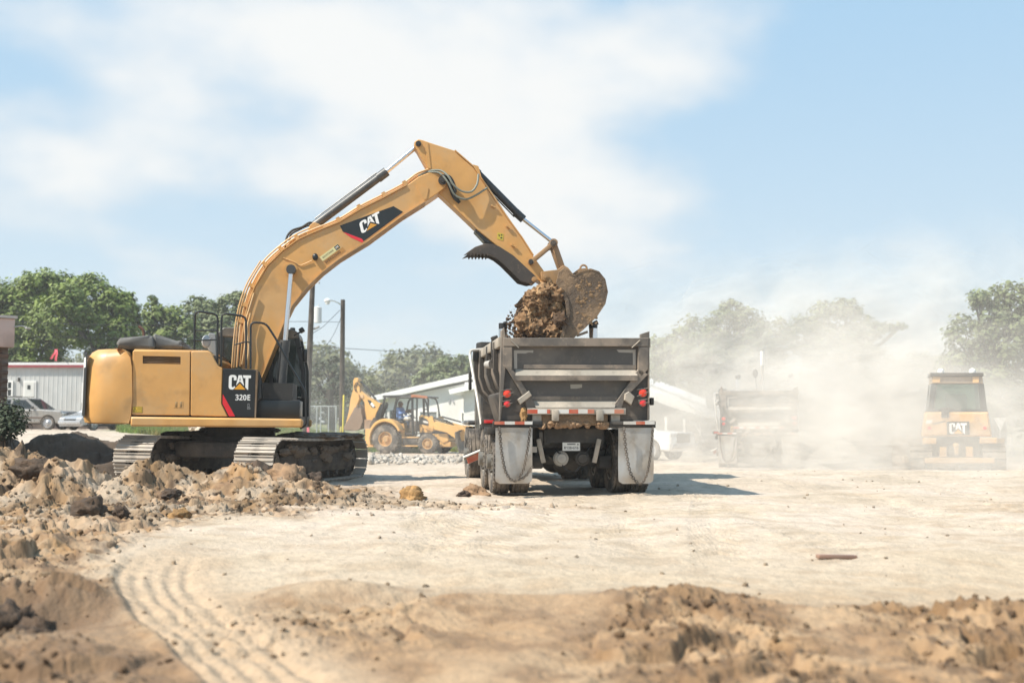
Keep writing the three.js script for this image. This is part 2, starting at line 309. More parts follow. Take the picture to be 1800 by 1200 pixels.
function rough(x, d) {                                                   // how churned up the soil is, 0 to 1
  const wob = 0.5 * noise2(x * 0.4, d * 0.4);
  let m = S(0.15, -0.7, x - rutLine(d) + wob * 0.6) * S(16.5, 13, d + wob) * 0.95;                        // the left, before the berm
  m = Math.max(m, S(-1.6, -3.0, x + wob) * S(13.0, 15.0, d + wob) * S(21, 19, d));                        // the berm
  m = Math.max(m, S(0.1, 0.7, x + wob * 0.8) * S(7.75 - 0.1 * x, 7.1 - 0.1 * x, d + wob * 0.5) * (1 - 0.7 * gauss((x - 1.75) / 0.25)));   // the right foreground
  m = Math.max(m, 0.75 * gauss((x + 1.2) / 1.0) * gauss((d - 6.6) / 0.9));
  m = Math.max(m, 0.7 * S(-7, -8.5, x) * S(18.5, 20, d) * S(30, 26, d));
  m = Math.max(m, 0.6 * gauss((x + 1.6) / 2.2) * gauss((d - 16) / 0.9));
  m = Math.max(m, 0.9 * gauss((x + 4.3) / 3.8) * gauss((d - 44) / 3.5));                                   // pale rubble by the loader
  m = Math.max(m, 0.55 * gauss((x - 12) / 5) * gauss((d - 15) / 4) * S(0, 0.4, noise2(x * 0.3, d * 0.3)));
  return m;
}
function groundHeight(x, d) {
  let h = baseHeight(x, d);
  if (d < 1 || d > 110 || Math.abs(x) > 70) return h;
  const r = rough(x, d);
  h += 0.05 * noise2(x * 0.22, d * 0.22) * S(3, 8, d) * S(60, 30, d);
  h += 0.016 * noise2(x * 0.9, d * 0.9) + 0.007 * noise2(x * 3.1, d * 3.1) + 0.0035 * noise2(x * 9, d * 9);
  // berm
  const b = S(-1.9, -3.6, x) , bd = d - 17.5 - 0.5 * noise2(x * 0.5, 4.4);
  if (b > 0 && Math.abs(bd) < 5) {
    const prof = bd < 0 ? gauss(bd / 0.95) : gauss(bd / 0.85);
    const lump = 0.62 + 0.55 * ridged(x * 0.62 + 9, d * 0.62, 3);
    h += b * prof * bermCrest(x) * lump;
  }
  h += 0.88 * S(-7.0, -7.7, x) * gauss((d - 24.0) / 2.0) * (0.85 + 0.25 * noise2(x * 0.7, d * 0.7));       // the bank in the building's shade
  h += 0.32 * S(-5.9, -7.2, x) * gauss((d - 18.3) / 1.2);
  // foreground heaps
  h += 0.125 * gauss((x - 0.95) / 0.6) * gauss((d - 7.05) / 0.38) * (0.8 + 0.6 * ridged(x * 1.6, d * 1.6, 3));
  h += 0.105 * S(1.5, 2.3, x) * gauss((d - 6.9 + 0.12 * x) / 0.5) * (0.7 + 0.7 * ridged(x * 1.4 + 5, d * 1.4, 3));
  h += 0.05 * gauss((x + 0.05) / 0.5) * gauss((d - 7.3) / 0.3);
  h += 0.12 * gauss((x + 1.15) / 0.55) * gauss((d - 7.9) / 0.35) + 0.08 * gauss((x + 0.5) / 0.4) * gauss((d - 7.1) / 0.35);
  h += 0.07 * gauss((x + 4.1) / 0.55) * gauss((d - 9.8) / 0.7) + 0.05 * gauss((x + 2.75) / 0.25) * gauss((d - 8.1) / 0.5);
  h += 0.12 * S(-2.2, -2.7, x) * gauss((d - 7.25) / 0.28) - 0.22 * gauss((x + 2.85) / 0.42) * gauss((d - 6.75) / 0.28);        // the dark hollow at the lower left
  // churned soil: clods and crumbs
  if (r > 0.01) {
    const big = ridged(x * 1.15 + 3.3, d * 1.15, 4) - 0.42, mid = Math.max(0, noise2(x * 3.3, d * 3.3)), fine = ridged(x * 5.5, d * 5.5, 3) - 0.42, tiny = noise2(x * 15, d * 15);
    const nearAmp = 0.5 + 0.5 * S(6, 14, d), patch = S(-0.5, 0.3, noise2(x * 0.9 + 80, d * 0.9));
    const wx = x + 0.12 * noise2(x * 2.3, d * 2.3 + 9), wd = d + 0.12 * noise2(x * 2.3 + 30, d * 2.3);
    h += r * nearAmp * (0.14 * big + 0.15 * (slabs(wx * 1.7, wd * 1.7) - 0.4) * (0.4 + 0.6 * S(-0.2, 0.4, noise2(x * 0.6, d * 0.6 + 50))) + 0.06 * patch * (slabs(wx * 4.7 + 5, wd * 4.7) - 0.4) + (0.035 + 0.04 * S(11, 8, d)) * fine + 0.018 * (1 - patch) * (slabs(x * 13, d * 13) - 0.4) + (0.006 + 0.008 * S(11, 8, d)) * tiny + (d < 11 ? 0.03 * S(11, 9, d) * (ridged(x * 12 + 3, d * 12, 2) - 0.4) : 0));
  }
  // wheel ruts: long parallel grooves left of the middle
  const u = x - rutLine(d);
  if (u > -0.15 && u < 1.0 && d < 12) { const f = S(-0.1, 0.02, u) * S(0.62, 0.5, u) * S(10.4, 8.6, d); h -= f * (0.028 + 0.009 * Math.cos(u * 2 * Math.PI / 0.125) * (0.75 + 0.5 * noise2(u * 2, d * 1.2))); h += 0.02 * gauss((u + 0.06) / 0.06) * S(10.4, 8.6, d); }
  // faint tyre prints of the trucks on the pale floor
  for (const [a, k, c, wd] of TRACKS) {
    const w = x - (a + k * (d - 18) + c * (d - 14) * (d - 14) * 0.3);
    if (Math.abs(w) < wd && d > 9 && d < 40) h -= S(wd, wd * 0.75, Math.abs(w)) * (0.012 + 0.009 * Math.sign(Math.sin((d + Math.abs(w) * 1.2) * 26))) * S(9, 11, d) * (0.5 + 0.5 * noise2(x, d * 0.3));
  }
  // flattened under machines
  return h;
}
function groundColor(x, d, h) {
  const pale = [0.565, 0.475, 0.39], cream = [0.47, 0.375, 0.265], tan = [0.36, 0.235, 0.13], brown = [0.22, 0.135, 0.075], dark = [0.085, 0.055, 0.036], rust = [0.35, 0.2, 0.08], grey = [0.36, 0.325, 0.285], grass = [0.16, 0.2, 0.06];
  const n1 = noise2(x * 0.35 + 40, d * 0.35), n2 = noise2(x * 1.3, d * 1.3 + 70), n3 = noise2(x * 4.2 + 9, d * 4.2), n4 = noise2(x * 13, d * 13 + 5);
  let c = [...pale];
  const mixc = (k, t) => { t = clamp(t); for (let i = 0; i < 3; i++) c[i] = lerp(c[i], k[i], t); };
  mixc(cream, 0.35 + 0.4 * n1 + 0.15 * n2);
  mixc(cream, 0.9 * S(13, 7.5, d + n1 * 2)); mixc(tan, 0.75 * S(8.8, 6, d + n2)); mixc([0.3, 0.175, 0.085], 0.55 * S(8.6, 6.4, d) * S(-0.4, 0.4, n1 + 0.4 * n2)); mixc(brown, 0.6 * S(8.5, 6, d) * S(-0.1, 0.6, n2 + 0.5 * n3));
  mixc(grey, 0.3 * S(0.1, 0.6, n1 * 0.7 + n2 * 0.3) * S(14, 20, d));
  mixc(brown, 0.25 * S(0.2, 0.7, n2 + n3 * 0.4) * S(25, 10, d));
  const r = rough(x, d);
  mixc(tan, r * (0.85 + 0.3 * n2)); mixc(brown, r * S(-0.15, 0.65, n2 * 0.7 + n3 * 0.5)); mixc(dark, r * 0.85 * S(0.12, 0.7, n3 * 0.75 + n1 * 0.5 + n4 * 0.15));
  mixc(rust, r * S(0.3, 0.75, noise2(x * 0.8 + 8, d * 0.8) * 0.8 + n3 * 0.3) * 0.75);
  if (d > 13.5 && d < 21 && x < -1.5) { mixc([0.215, 0.14, 0.075], r * S(-0.35, 0.25, noise2(x * 0.9 + 11, d * 0.8) + n3 * 0.35) * 0.6); mixc([0.07, 0.046, 0.03], r * S(0.35, 0.7, noise2(x * 1.9 + 77, d * 1.9) + n3 * 0.2) * 0.8); }  // browner berm, with dark patches painted in for its shadowed cavities
  if (d > 12 && d < 22 && x < -1.5) mixc([0.42, 0.34, 0.255], r * S(0.2, 0.65, noise2(x * 0.75 + 31, d * 0.6) + n3 * 0.25) * 0.7);   // pale clay slabs in the berm
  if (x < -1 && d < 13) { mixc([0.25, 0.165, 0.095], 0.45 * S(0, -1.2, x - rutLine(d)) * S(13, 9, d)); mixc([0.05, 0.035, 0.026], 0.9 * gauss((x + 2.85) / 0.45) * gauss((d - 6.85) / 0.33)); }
  if (d > 36 && d < 52) mixc([0.47, 0.43, 0.38], 0.8 * gauss((x + 4.3) / 5) * gauss((d - 44) / 4));
  mixc([0.2, 0.12, 0.06], 0.7 * r * S(9.5, 7.8, d) * S(-0.3, 0.3, n2 + 0.4 * n3 + 0.15));
  mixc([0.1, 0.062, 0.036], 0.6 * r * S(11, 8, d) * S(0.15, 0.6, n3 * 0.65 + n4 * 0.45));
  mixc([0.055, 0.038, 0.027], 0.9 * S(-6.6, -7.4, x) * S(19.8, 21, d) * S(26, 24.6, d));  // shade of the brick building painted dark into the bank
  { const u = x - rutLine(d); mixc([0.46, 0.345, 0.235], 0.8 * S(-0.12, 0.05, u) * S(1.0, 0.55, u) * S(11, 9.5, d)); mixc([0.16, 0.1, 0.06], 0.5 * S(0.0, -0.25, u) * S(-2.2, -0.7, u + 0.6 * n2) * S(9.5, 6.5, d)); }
  if (d > 8.5 && d < 40 && x > -5) for (const [a, k, q, wd] of TRACKS) { const w = Math.abs(x - (a + k * (d - 18) + q * (d - 14) * (d - 14) * 0.3)); if (w < wd) mixc([0.385, 0.31, 0.225], 0.34 * S(wd, wd * 0.7, w) * S(8.5, 10, d) * (0.55 + 0.5 * n2)); }
  // green verge and bare margin far behind
  const v = S(56, 60, d + n1 * 2) * S(140, 120, d) * (1 - S(3, 8, x)) * (0.75 + 0.5 * n2) * S(-0.36, -0.325, x / Math.max(d, 1));
  mixc(grass, v); mixc([0.2, 0.2, 0.08], S(95, 140, d)); mixc([0.33, 0.3, 0.2], 0.6 * S(48, 60, d) * S(4, 9, x));
  const k = 1 + 0.1 * n4 + 0.07 * n3;
  return [c[0] * k, c[1] * k, c[2] * k];
}
const onGround = (x, z) => groundHeight(x, -z);
{
  const th = [], rr = [];
  for (let a = -180; a < -34; a += 4) th.push(a);
  for (let a = -34; a <= 34.001; a += 0.088) th.push(a);
  for (let a = 36; a <= 180; a += 4) th.push(a);
  rr.push(0.001); for (let r = 0.6; r < 3; r += 0.3) rr.push(r);
  for (let r = 3.2; r < 75; r = r > 13.4 && r < 20.4 ? r + 0.034 : r * (r < 13.4 ? 1.0046 : 1.0064)) rr.push(r);
  for (let r = 76; r < 4000; r *= 1.05) rr.push(r);
  const nt = th.length, nr = rr.length, pos = new Float32Array(nt * nr * 3), col = new Float32Array(nt * nr * 3), uv = new Float32Array(nt * nr * 2), idx = new Uint32Array((nt - 1) * (nr - 1) * 6);
  let k = 0;
  for (let j = 0; j < nr; j++) for (let i = 0; i < nt; i++, k++) {
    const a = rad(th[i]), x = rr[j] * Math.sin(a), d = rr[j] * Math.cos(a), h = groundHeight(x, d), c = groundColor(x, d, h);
    pos[k * 3] = x; pos[k * 3 + 1] = h; pos[k * 3 + 2] = -d; col.set(c, k * 3); uv[k * 2] = x; uv[k * 2 + 1] = d;
  }
  k = 0;
  for (let j = 0; j < nr - 1; j++) for (let i = 0; i < nt - 1; i++) { const p = j * nt + i; idx.set([p, p + 1, p + nt, p + 1, p + nt + 1, p + nt], k); k += 6; }
  const g = new THREE.BufferGeometry();
  g.setAttribute('position', new THREE.BufferAttribute(pos, 3)); g.setAttribute('color', new THREE.BufferAttribute(col, 3)); g.setAttribute('uv', new THREE.BufferAttribute(uv, 2)); g.setIndex(new THREE.BufferAttribute(idx, 1)); g.computeVertexNormals();
  const soil = tileNoise(1024, 16, 7, 21, 0.72), grit = tileNoise(1024, 128, 4, 22, 0.8);
  const map = dataTex(1024, (i) => { const v = clamp(0.8 + 0.2 * soil[i] + 0.2 * (grit[i] - 0.5) - 0.35 * S(0.72, 0.9, grit[i])); return [v, v * 0.985, v * 0.965]; }, true, 2.3);
  const bump = dataTex(1024, (i) => { const v = 0.6 * soil[i] + 0.4 * grit[i]; return [v, v, v]; }, false, 2.3);
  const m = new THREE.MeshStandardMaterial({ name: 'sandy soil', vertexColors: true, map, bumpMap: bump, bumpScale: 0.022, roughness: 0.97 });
  const o = mesh('ground', g, m); o.userData.kind = 'structure';
}
const soilMat = (name, c, metres = 0.9) => coated(name, c, { rough: 0.97, dust: 0.55, dustC: c.map((v) => Math.min(0.6, v * 1.5)), stain: 0.45, metres, bump: 0.03, vary: 0.2 });
Object.assign(M, { clay: soilMat('brown clay', [0.24, 0.15, 0.085]), orangeClay: soilMat('orange clay', [0.3, 0.17, 0.065]), paleClay: soilMat('pale clay', [0.42, 0.35, 0.27]), darkClay: soilMat('dark wet clay', [0.07, 0.044, 0.027]) });
function lumpGeo(seed, r = 1, detail = 3, amp = 0.35, freq = 1.6, squash = [1, 1, 1]) {   // a clod: a ball broken up by noise
  let g = new THREE.IcosahedronGeometry(1, detail); g.deleteAttribute('normal'); g.deleteAttribute('uv'); g = mergeVertices(g);
  const p = g.attributes.position, q = V(0, 0, 0);
  for (let i = 0; i < p.count; i++) {
    q.fromBufferAttribute(p, i).normalize();
    const n = 1 + amp * (fbm3(q.x * freq + seed * 7.7, q.y * freq, q.z * freq, 4) * 1.3 + 0.5 * (0.5 - Math.abs(noise3(q.x * freq * 1.7, q.y * freq * 1.7 + seed, q.z * freq * 1.7))));
    p.setXYZ(i, q.x * n * r * squash[0], q.y * n * r * squash[1], q.z * n * r * squash[2]);
  }
  g.computeVertexNormals();
  return boxUV2(g);
}
function boxUV2(g) { const q = g.toNonIndexed(); boxUV(q); return q; }
{
  const R = rng(31);
  // loose crumbs and clods, past counting
  const kinds = [1, 2, 3].map((s) => lumpGeo(s, 1, 1, 0.5, 1.4, [1, 0.75, 0.9]));
  const spots = [[], [], []];
  const drop = (n, fx, fd, keep, s0, s1, tint) => { for (let i = 0, t = 0; i < n && t < n * 30; t++) { const x = fx(R()), d = fd(R()); if (R() > keep(x, d)) continue; const s = s0 * Math.pow(s1 / s0, Math.pow(R(), 2.2)); spots[Math.floor(R() * 3)].push([x, d, s, tint ? tint(x, d) : null]); i++; } };
  drop(3800, (t) => lerp(-9, 6, t), (t) => lerp(4.6, 22, Math.sqrt(t)), (x, d) => rough(x, d) ** 1.5, 0.008, 0.045);
  drop(900, (t) => lerp(-8.5, -1.5, t), (t) => lerp(13.5, 18, t), (x, d) => 0.3 + rough(x, d), 0.008, 0.04);
  drop(800, (t) => lerp(-9, 13, t), (t) => lerp(6, 30, t), () => 1, 0.006, 0.026);
  drop(1500, (t) => lerp(-11, 3, t), (t) => lerp(38, 51, t), (x, d) => rough(x, d) ** 2, 0.03, 0.15, () => [0.46, 0.42, 0.37]);
  drop(2600, (t) => lerp(-4.2, 4.2, t), (t) => lerp(4.6, 9.5, t), (x, d) => rough(x, d) ** 1.5, 0.004, 0.024);
  drop(160, (t) => lerp(-3.5, 0.2, t), (t) => lerp(15, 17, t), (x, d) => 1, 0.012, 0.05);
  spots.forEach((list, k) => {
    const o = new THREE.InstancedMesh(kinds[k], k ? M.clodMat : (M.clodMat = new THREE.MeshStandardMaterial({ name: 'crumbly soil', roughness: 0.97, map: soilMat('soil grain', [0.42, 0.42, 0.42]).map, bumpMap: bumpTex, bumpScale: 0.02 })), list.length);
    const m = new THREE.Matrix4(), e = new THREE.Euler(), q = new THREE.Quaternion();
    list.forEach(([x, d, s, c], i) => {
      q.setFromEuler(e.set(R() * 6, R() * 6, R() * 6));
      m.compose(V(x, groundHeight(x, d) + s * 0.25, -d), q, V(s * (0.8 + 0.5 * R()), s * (0.7 + 0.4 * R()), s));
      o.setMatrixAt(i, m); const g = c ?? groundColor(x, d, 0), k2 = (0.7 + 0.55 * R()) * (d < 10 ? 2.7 : 2.3); o.setColorAt(i, C(g[0] * k2, g[1] * k2 * 0.98, g[2] * k2 * 0.95));
    });
    o.name = numbered('soil_crumbs'); o.userData.kind = 'stuff'; o.userData.label = ['small soil crumbs and clods scattered over the churned ground', 'angular soil crumbs strewn among the clods of the churned ground', 'rounded soil crumbs lying in the ruts and along the berm'][k]; o.castShadow = o.receiveShadow = true; scene.add(o);
  });
}

// ---------------------------------------------------------------- trees
const leafM = (name, a, b) => { const m = new THREE.MeshPhysicalMaterial({ name, color: C(1, 1, 1), vertexColors: true, roughness: 0.75, transmission: 0.32, thickness: 0, side: THREE.DoubleSide }); m.userData = { a, b }; return m; };
const LEAF = {
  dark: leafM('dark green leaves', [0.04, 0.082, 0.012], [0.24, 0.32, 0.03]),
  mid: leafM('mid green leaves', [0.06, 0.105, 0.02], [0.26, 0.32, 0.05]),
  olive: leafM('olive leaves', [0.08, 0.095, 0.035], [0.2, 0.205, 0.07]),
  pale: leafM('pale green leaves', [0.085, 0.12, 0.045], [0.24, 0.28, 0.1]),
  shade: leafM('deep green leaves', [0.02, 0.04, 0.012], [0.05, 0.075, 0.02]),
};
// blobs: [x, y, half width, half height] in metres from the tree's foot (y up), depth like the width
function crownGeo(blobs, leaf, density, m, seed) {
  const R = rng(seed), P = [], N = [], K = [], { a, b } = m.userData, gs = () => (R() + R() + R() - 1.5) / 1.5;
  for (const [bx, by, rx, ry, bz = 0] of blobs) {
    const nsub = Math.max(7, Math.round(density * 15 * Math.pow(rx * ry, 0.72)));
    for (let s = 0; s < nsub; s++) {
      let u = V(gs(), gs() * 0.9 + 0.12, gs()); if (u.lengthSq() < 1e-4) continue; u.normalize();
      const rr = 0.5 + 0.55 * Math.pow(R(), 0.6), cx = bx + u.x * rx * rr, cy = by + u.y * ry * rr, cz = bz + u.z * rx * rr * 0.85, sr = (0.2 + 0.22 * R()) * Math.min(rx, ry) + 0.25, tone = R();
      const n = Math.round(30 * density * (0.6 + 0.8 * R()) * Math.pow(sr / 0.8, 1.2) * Math.pow(0.3 / leaf, 1.1));
      for (let i = 0; i < n; i++) {
        const q = V(gs(), gs() * 0.7, gs()), x = cx + q.x * sr, y = cy + q.y * sr, z = cz + q.z * sr, l = leaf * (0.6 + 0.8 * R());
        const nn = V(q.x + gs() * 0.8 + u.x * 0.4, q.y + 0.75 + gs() * 0.8, q.z + gs() * 0.8 + u.z * 0.4).normalize(), t = V(gs(), gs() - 0.3, gs()).cross(nn).normalize(), w = nn.clone().cross(t);
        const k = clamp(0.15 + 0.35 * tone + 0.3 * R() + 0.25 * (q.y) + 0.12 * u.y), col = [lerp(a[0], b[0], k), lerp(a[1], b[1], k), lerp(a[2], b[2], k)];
        const p0 = [x - t.x * l * 0.5, y - t.y * l * 0.5, z - t.z * l * 0.5], p1 = [x + w.x * l * 0.3 + nn.x * l * 0.1, y + w.y * l * 0.3 + nn.y * l * 0.1, z + w.z * l * 0.3 + nn.z * l * 0.1], p2 = [x + t.x * l * 0.5, y + t.y * l * 0.5, z + t.z * l * 0.5], p3 = [x - w.x * l * 0.3 + nn.x * l * 0.1, y - w.y * l * 0.3 + nn.y * l * 0.1, z - w.z * l * 0.3 + nn.z * l * 0.1];
        P.push(...p0, ...p2, ...p1, ...p0, ...p3, ...p2); for (let j = 0; j < 6; j++) { N.push(nn.x, nn.y, nn.z); K.push(...col); }
      }
    }
  }
  const g = new THREE.BufferGeometry(); g.setAttribute('position', new THREE.BufferAttribute(new Float32Array(P), 3)); g.setAttribute('normal', new THREE.BufferAttribute(new Float32Array(N), 3)); g.setAttribute('color', new THREE.BufferAttribute(new Float32Array(K), 3));
  return g;
}
const barkM = coated('grey brown bark', [0.04, 0.033, 0.026], { rough: 0.95, dust: 0.3, dustC: [0.08, 0.068, 0.055], bump: 0.03 });
let treeSeed = 100;
// a tree whose crown fills the given ellipses of the photograph's plane at its own distance: [px, py, rx, ry]
function tree(name, label, ellipses, depth, m, o = {}) {
  const k = LENS / depth, mx = o.foot ?? ellipses.reduce((s, e) => s + e[0], 0) / ellipses.length, foot = at(mx, 741, depth), y0 = baseHeight(foot.x, depth) - 0.1, t = thing(name, label, o.category ?? 'tree', [foot.x, y0, -depth], 0, o.group);
  const blobs = ellipses.map(([x, y, rx, ry, z = 0]) => { const p = at(x, y, depth); return [p.x - foot.x, p.y - y0, rx / k, ry / k, z]; });
  const b = new MB(), R = rng(treeSeed += 7), top = Math.max(...blobs.map((q) => q[1])), r0 = o.r ?? 0.32;
  if (o.trunk !== false) {
    b.tube([V(0, -0.2, 0), V(0.1, top * 0.2, 0.05), V(-0.1, top * 0.42, 0), V(0.05, top * 0.62, 0.1)], r0, 9); b.cyl([0.05, top * 0.6, 0.1], [0.1, top * 0.95, 0], r0 * 0.75, r0 * 0.2, 8);
    for (const q of blobs) { const s = top * (0.3 + 0.25 * R()), mid = V(q[0] * 0.5 + (R() - 0.5), lerp(s, q[1], 0.6), q[4] * 0.5 + (R() - 0.5)); b.cyl([0, s, 0], mid, r0 * 0.55, r0 * 0.35, 7); b.cyl(mid, [q[0], q[1], q[4]], r0 * 0.35, r0 * 0.12, 6); for (let i = 0; i < 4; i++) b.cyl(mid, [q[0] + (R() - 0.5) * q[2] * 1.5, q[1] + (R() - 0.3) * q[3] * 1.3, q[4] + (R() - 0.5) * q[2]], r0 * 0.2, r0 * 0.05, 5); }
    b.build('trunk', barkM, t);
  }
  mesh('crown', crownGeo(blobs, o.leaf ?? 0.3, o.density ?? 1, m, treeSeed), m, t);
  return t;
}
const LG = 'big trees behind the grey trailer';
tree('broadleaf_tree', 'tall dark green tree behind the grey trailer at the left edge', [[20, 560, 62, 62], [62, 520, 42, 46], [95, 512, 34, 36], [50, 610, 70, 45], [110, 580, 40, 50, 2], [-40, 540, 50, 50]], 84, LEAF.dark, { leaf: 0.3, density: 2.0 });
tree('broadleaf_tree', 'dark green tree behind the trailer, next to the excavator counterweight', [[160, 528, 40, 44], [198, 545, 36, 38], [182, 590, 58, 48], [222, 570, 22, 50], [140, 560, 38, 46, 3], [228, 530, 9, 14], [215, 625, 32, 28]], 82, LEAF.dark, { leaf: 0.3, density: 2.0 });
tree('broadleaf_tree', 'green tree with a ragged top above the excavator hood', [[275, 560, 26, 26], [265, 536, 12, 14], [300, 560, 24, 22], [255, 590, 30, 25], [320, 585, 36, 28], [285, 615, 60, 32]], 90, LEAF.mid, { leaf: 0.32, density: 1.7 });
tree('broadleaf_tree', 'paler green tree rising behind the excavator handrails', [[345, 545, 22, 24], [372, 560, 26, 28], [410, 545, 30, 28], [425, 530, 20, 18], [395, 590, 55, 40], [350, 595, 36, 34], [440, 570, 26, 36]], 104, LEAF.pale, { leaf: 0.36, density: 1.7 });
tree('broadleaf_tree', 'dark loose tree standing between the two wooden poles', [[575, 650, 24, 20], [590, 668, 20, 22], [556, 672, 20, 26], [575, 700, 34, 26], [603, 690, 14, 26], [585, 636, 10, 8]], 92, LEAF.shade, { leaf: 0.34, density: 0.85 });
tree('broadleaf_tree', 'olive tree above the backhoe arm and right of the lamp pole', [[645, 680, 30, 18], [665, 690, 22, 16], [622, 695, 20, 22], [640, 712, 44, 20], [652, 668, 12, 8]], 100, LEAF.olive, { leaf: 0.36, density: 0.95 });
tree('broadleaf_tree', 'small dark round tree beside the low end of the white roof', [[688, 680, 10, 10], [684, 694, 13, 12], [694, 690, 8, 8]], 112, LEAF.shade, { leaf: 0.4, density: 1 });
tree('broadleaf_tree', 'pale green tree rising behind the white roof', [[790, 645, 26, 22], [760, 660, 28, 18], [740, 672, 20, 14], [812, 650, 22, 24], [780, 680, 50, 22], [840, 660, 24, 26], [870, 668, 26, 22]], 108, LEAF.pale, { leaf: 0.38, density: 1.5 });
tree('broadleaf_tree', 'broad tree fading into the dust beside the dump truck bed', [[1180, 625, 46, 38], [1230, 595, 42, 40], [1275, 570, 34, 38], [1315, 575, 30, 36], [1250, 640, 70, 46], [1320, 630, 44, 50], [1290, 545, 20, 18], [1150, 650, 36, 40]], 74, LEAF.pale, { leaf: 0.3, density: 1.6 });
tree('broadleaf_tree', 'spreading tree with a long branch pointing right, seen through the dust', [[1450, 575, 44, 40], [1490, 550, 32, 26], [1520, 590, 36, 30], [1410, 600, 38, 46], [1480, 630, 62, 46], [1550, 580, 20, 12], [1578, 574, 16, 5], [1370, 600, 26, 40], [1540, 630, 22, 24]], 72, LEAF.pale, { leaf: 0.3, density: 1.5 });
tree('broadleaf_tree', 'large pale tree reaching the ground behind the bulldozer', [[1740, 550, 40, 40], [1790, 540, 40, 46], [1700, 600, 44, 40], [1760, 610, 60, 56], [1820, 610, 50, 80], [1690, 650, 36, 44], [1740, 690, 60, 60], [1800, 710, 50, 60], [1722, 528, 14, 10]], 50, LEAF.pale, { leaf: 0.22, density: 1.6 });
// far beyond the frame, so that the place goes on
for (const [px, d, m, l] of [[-260, 90, 'mid', 'wide green tree left of the grey trailer'], [1950, 66, 'pale', 'dusty tree at the right end of the site'], [2150, 80, 'mid', 'far green tree beyond the right fence']]) tree('broadleaf_tree', l, [[px, 560, 70, 60], [px + 60, 590, 60, 60], [px - 60, 600, 60, 60], [px, 650, 90, 60]], d, LEAF[m], { leaf: 0.42, density: 0.7 });
{ // far treeline closing the horizon
  const R = rng(55), blobs = []; for (let a = -75; a <= 75; a += 1.6) { const d = 190 + 40 * R(), h = 7 + 5 * R(); blobs.push([Math.sin(rad(a)) * d, h * 0.55 + baseHeight(Math.sin(rad(a)) * d, d), 5 + 3 * R(), h * 0.6, -Math.cos(rad(a)) * d]); }
  const o = mesh('treeline', crownGeo(blobs, 0.9, 0.8, LEAF.olive, 556), LEAF.olive); tag(o, 'distant wood that reads as one low green mass along the horizon', null, null, 'stuff');
}
// ---------------------------------------------------------------- brick building and shrub at the left edge
{
  const D = 21.8, e = at(12, 700, D), y0 = 0.3, turn = rad(42), B = thing('brick_building', 'dark brick building corner with a pale fascia at the left edge', 'building', [e.x, y0, e.z], turn);
  const wallM = coated('mortar', [0.16, 0.13, 0.11], { rough: 0.95, dust: 0.2 }), top = at(14, 611, D).y - y0, ft = at(14, 560, D).y - y0;
  { const b = new MB(); b.box(9, top + 0.4, 7, -4.5, (top - 0.4) / 2 + 0.2 - 0.2, -3.5 - 0.02); b.build('wall', wallM, B); }
  { const b = new MB(); b.box(9.2, ft - top, 7.2, -4.5 - 0.03, (ft + top) / 2, -3.5 - 0.0, 0, 0, 0, 0.02); b.build('fascia', coated('pinkish cream fascia', [0.62, 0.46, 0.4], { rough: 0.7, dust: 0.15, dustC: [0.5, 0.42, 0.36] }), B); const c = new MB(); c.box(9.26, 0.05, 7.26, -4.53, ft + 0.025, -3.5); c.build('roof_edge', plain('metal roof edge', [0.55, 0.5, 0.46], 0.5), B); }
  const R = rng(3), bm = [[0.13, 0.075, 0.055], [0.16, 0.095, 0.07], [0.105, 0.065, 0.05], [0.15, 0.105, 0.085]].map((c, i) => coated('brick ' + i, c, { rough: 0.9, dust: 0.2, vary: 0.15, metres: 0.5 + 0.1 * i })), bg = new MB().box(0.215, 0.067, 0.03, 0, 0, 0, 0, 0, 0, 0.006).geo();
  for (let r = 0, y = 0.04; y < top - 0.02; r++, y += 0.078) for (let c = 0; c < 7; c++) { const x = -0.11 - c * 0.226 - (r % 2 ? 0.113 : 0); if (x < -1.55) continue; const o = mesh('brick', bg, bm[Math.floor(R() * 4)], B); o.position.set(x, y, 0.0 + R() * 0.004); o.rotation.z = (R() - 0.5) * 0.01; }
  { const b = new MB(); b.tube([V(0.05, ft - 0.16, 0.1), V(0.18, ft - 0.14, 0.16), V(0.27, ft - 0.18, 0.2)], 0.014, 6); b.box(0.09, 0.03, 0.07, 0.27, ft - 0.18, 0.2, 0, 0, 0, 0.01); b.build('wall_lamp', plain('pale lamp metal', [0.45, 0.43, 0.4], 0.5), B); }
  const d2 = 21.3; const s = thing('shrub', 'dark green shrub against the brick building', 'shrub', [at(20, 740, d2).x, 0.75, -d2]); const k = LENS / d2;
  const bl = [[12, 730, 13, 20], [24, 738, 10, 18], [8, 747, 14, 16], [20, 752, 13, 11], [-6, 735, 16, 22]].map(([x, y, rx, ry]) => { const p = at(x, y, d2); return [p.x - s.position.x, p.y - 0.75, rx / k, ry / k, 0]; });
  mesh('foliage', crownGeo(bl, 0.07, 1.9, LEAF.shade, 77), LEAF.shade, s); const t = new MB(); for (let i = 0; i < 6; i++) t.cyl([0.05 * i - 0.15, -0.2, 0], [bl[i % 5][0], bl[i % 5][1], 0.1], 0.015, 0.006, 5); t.build('stem', barkM, s);
}
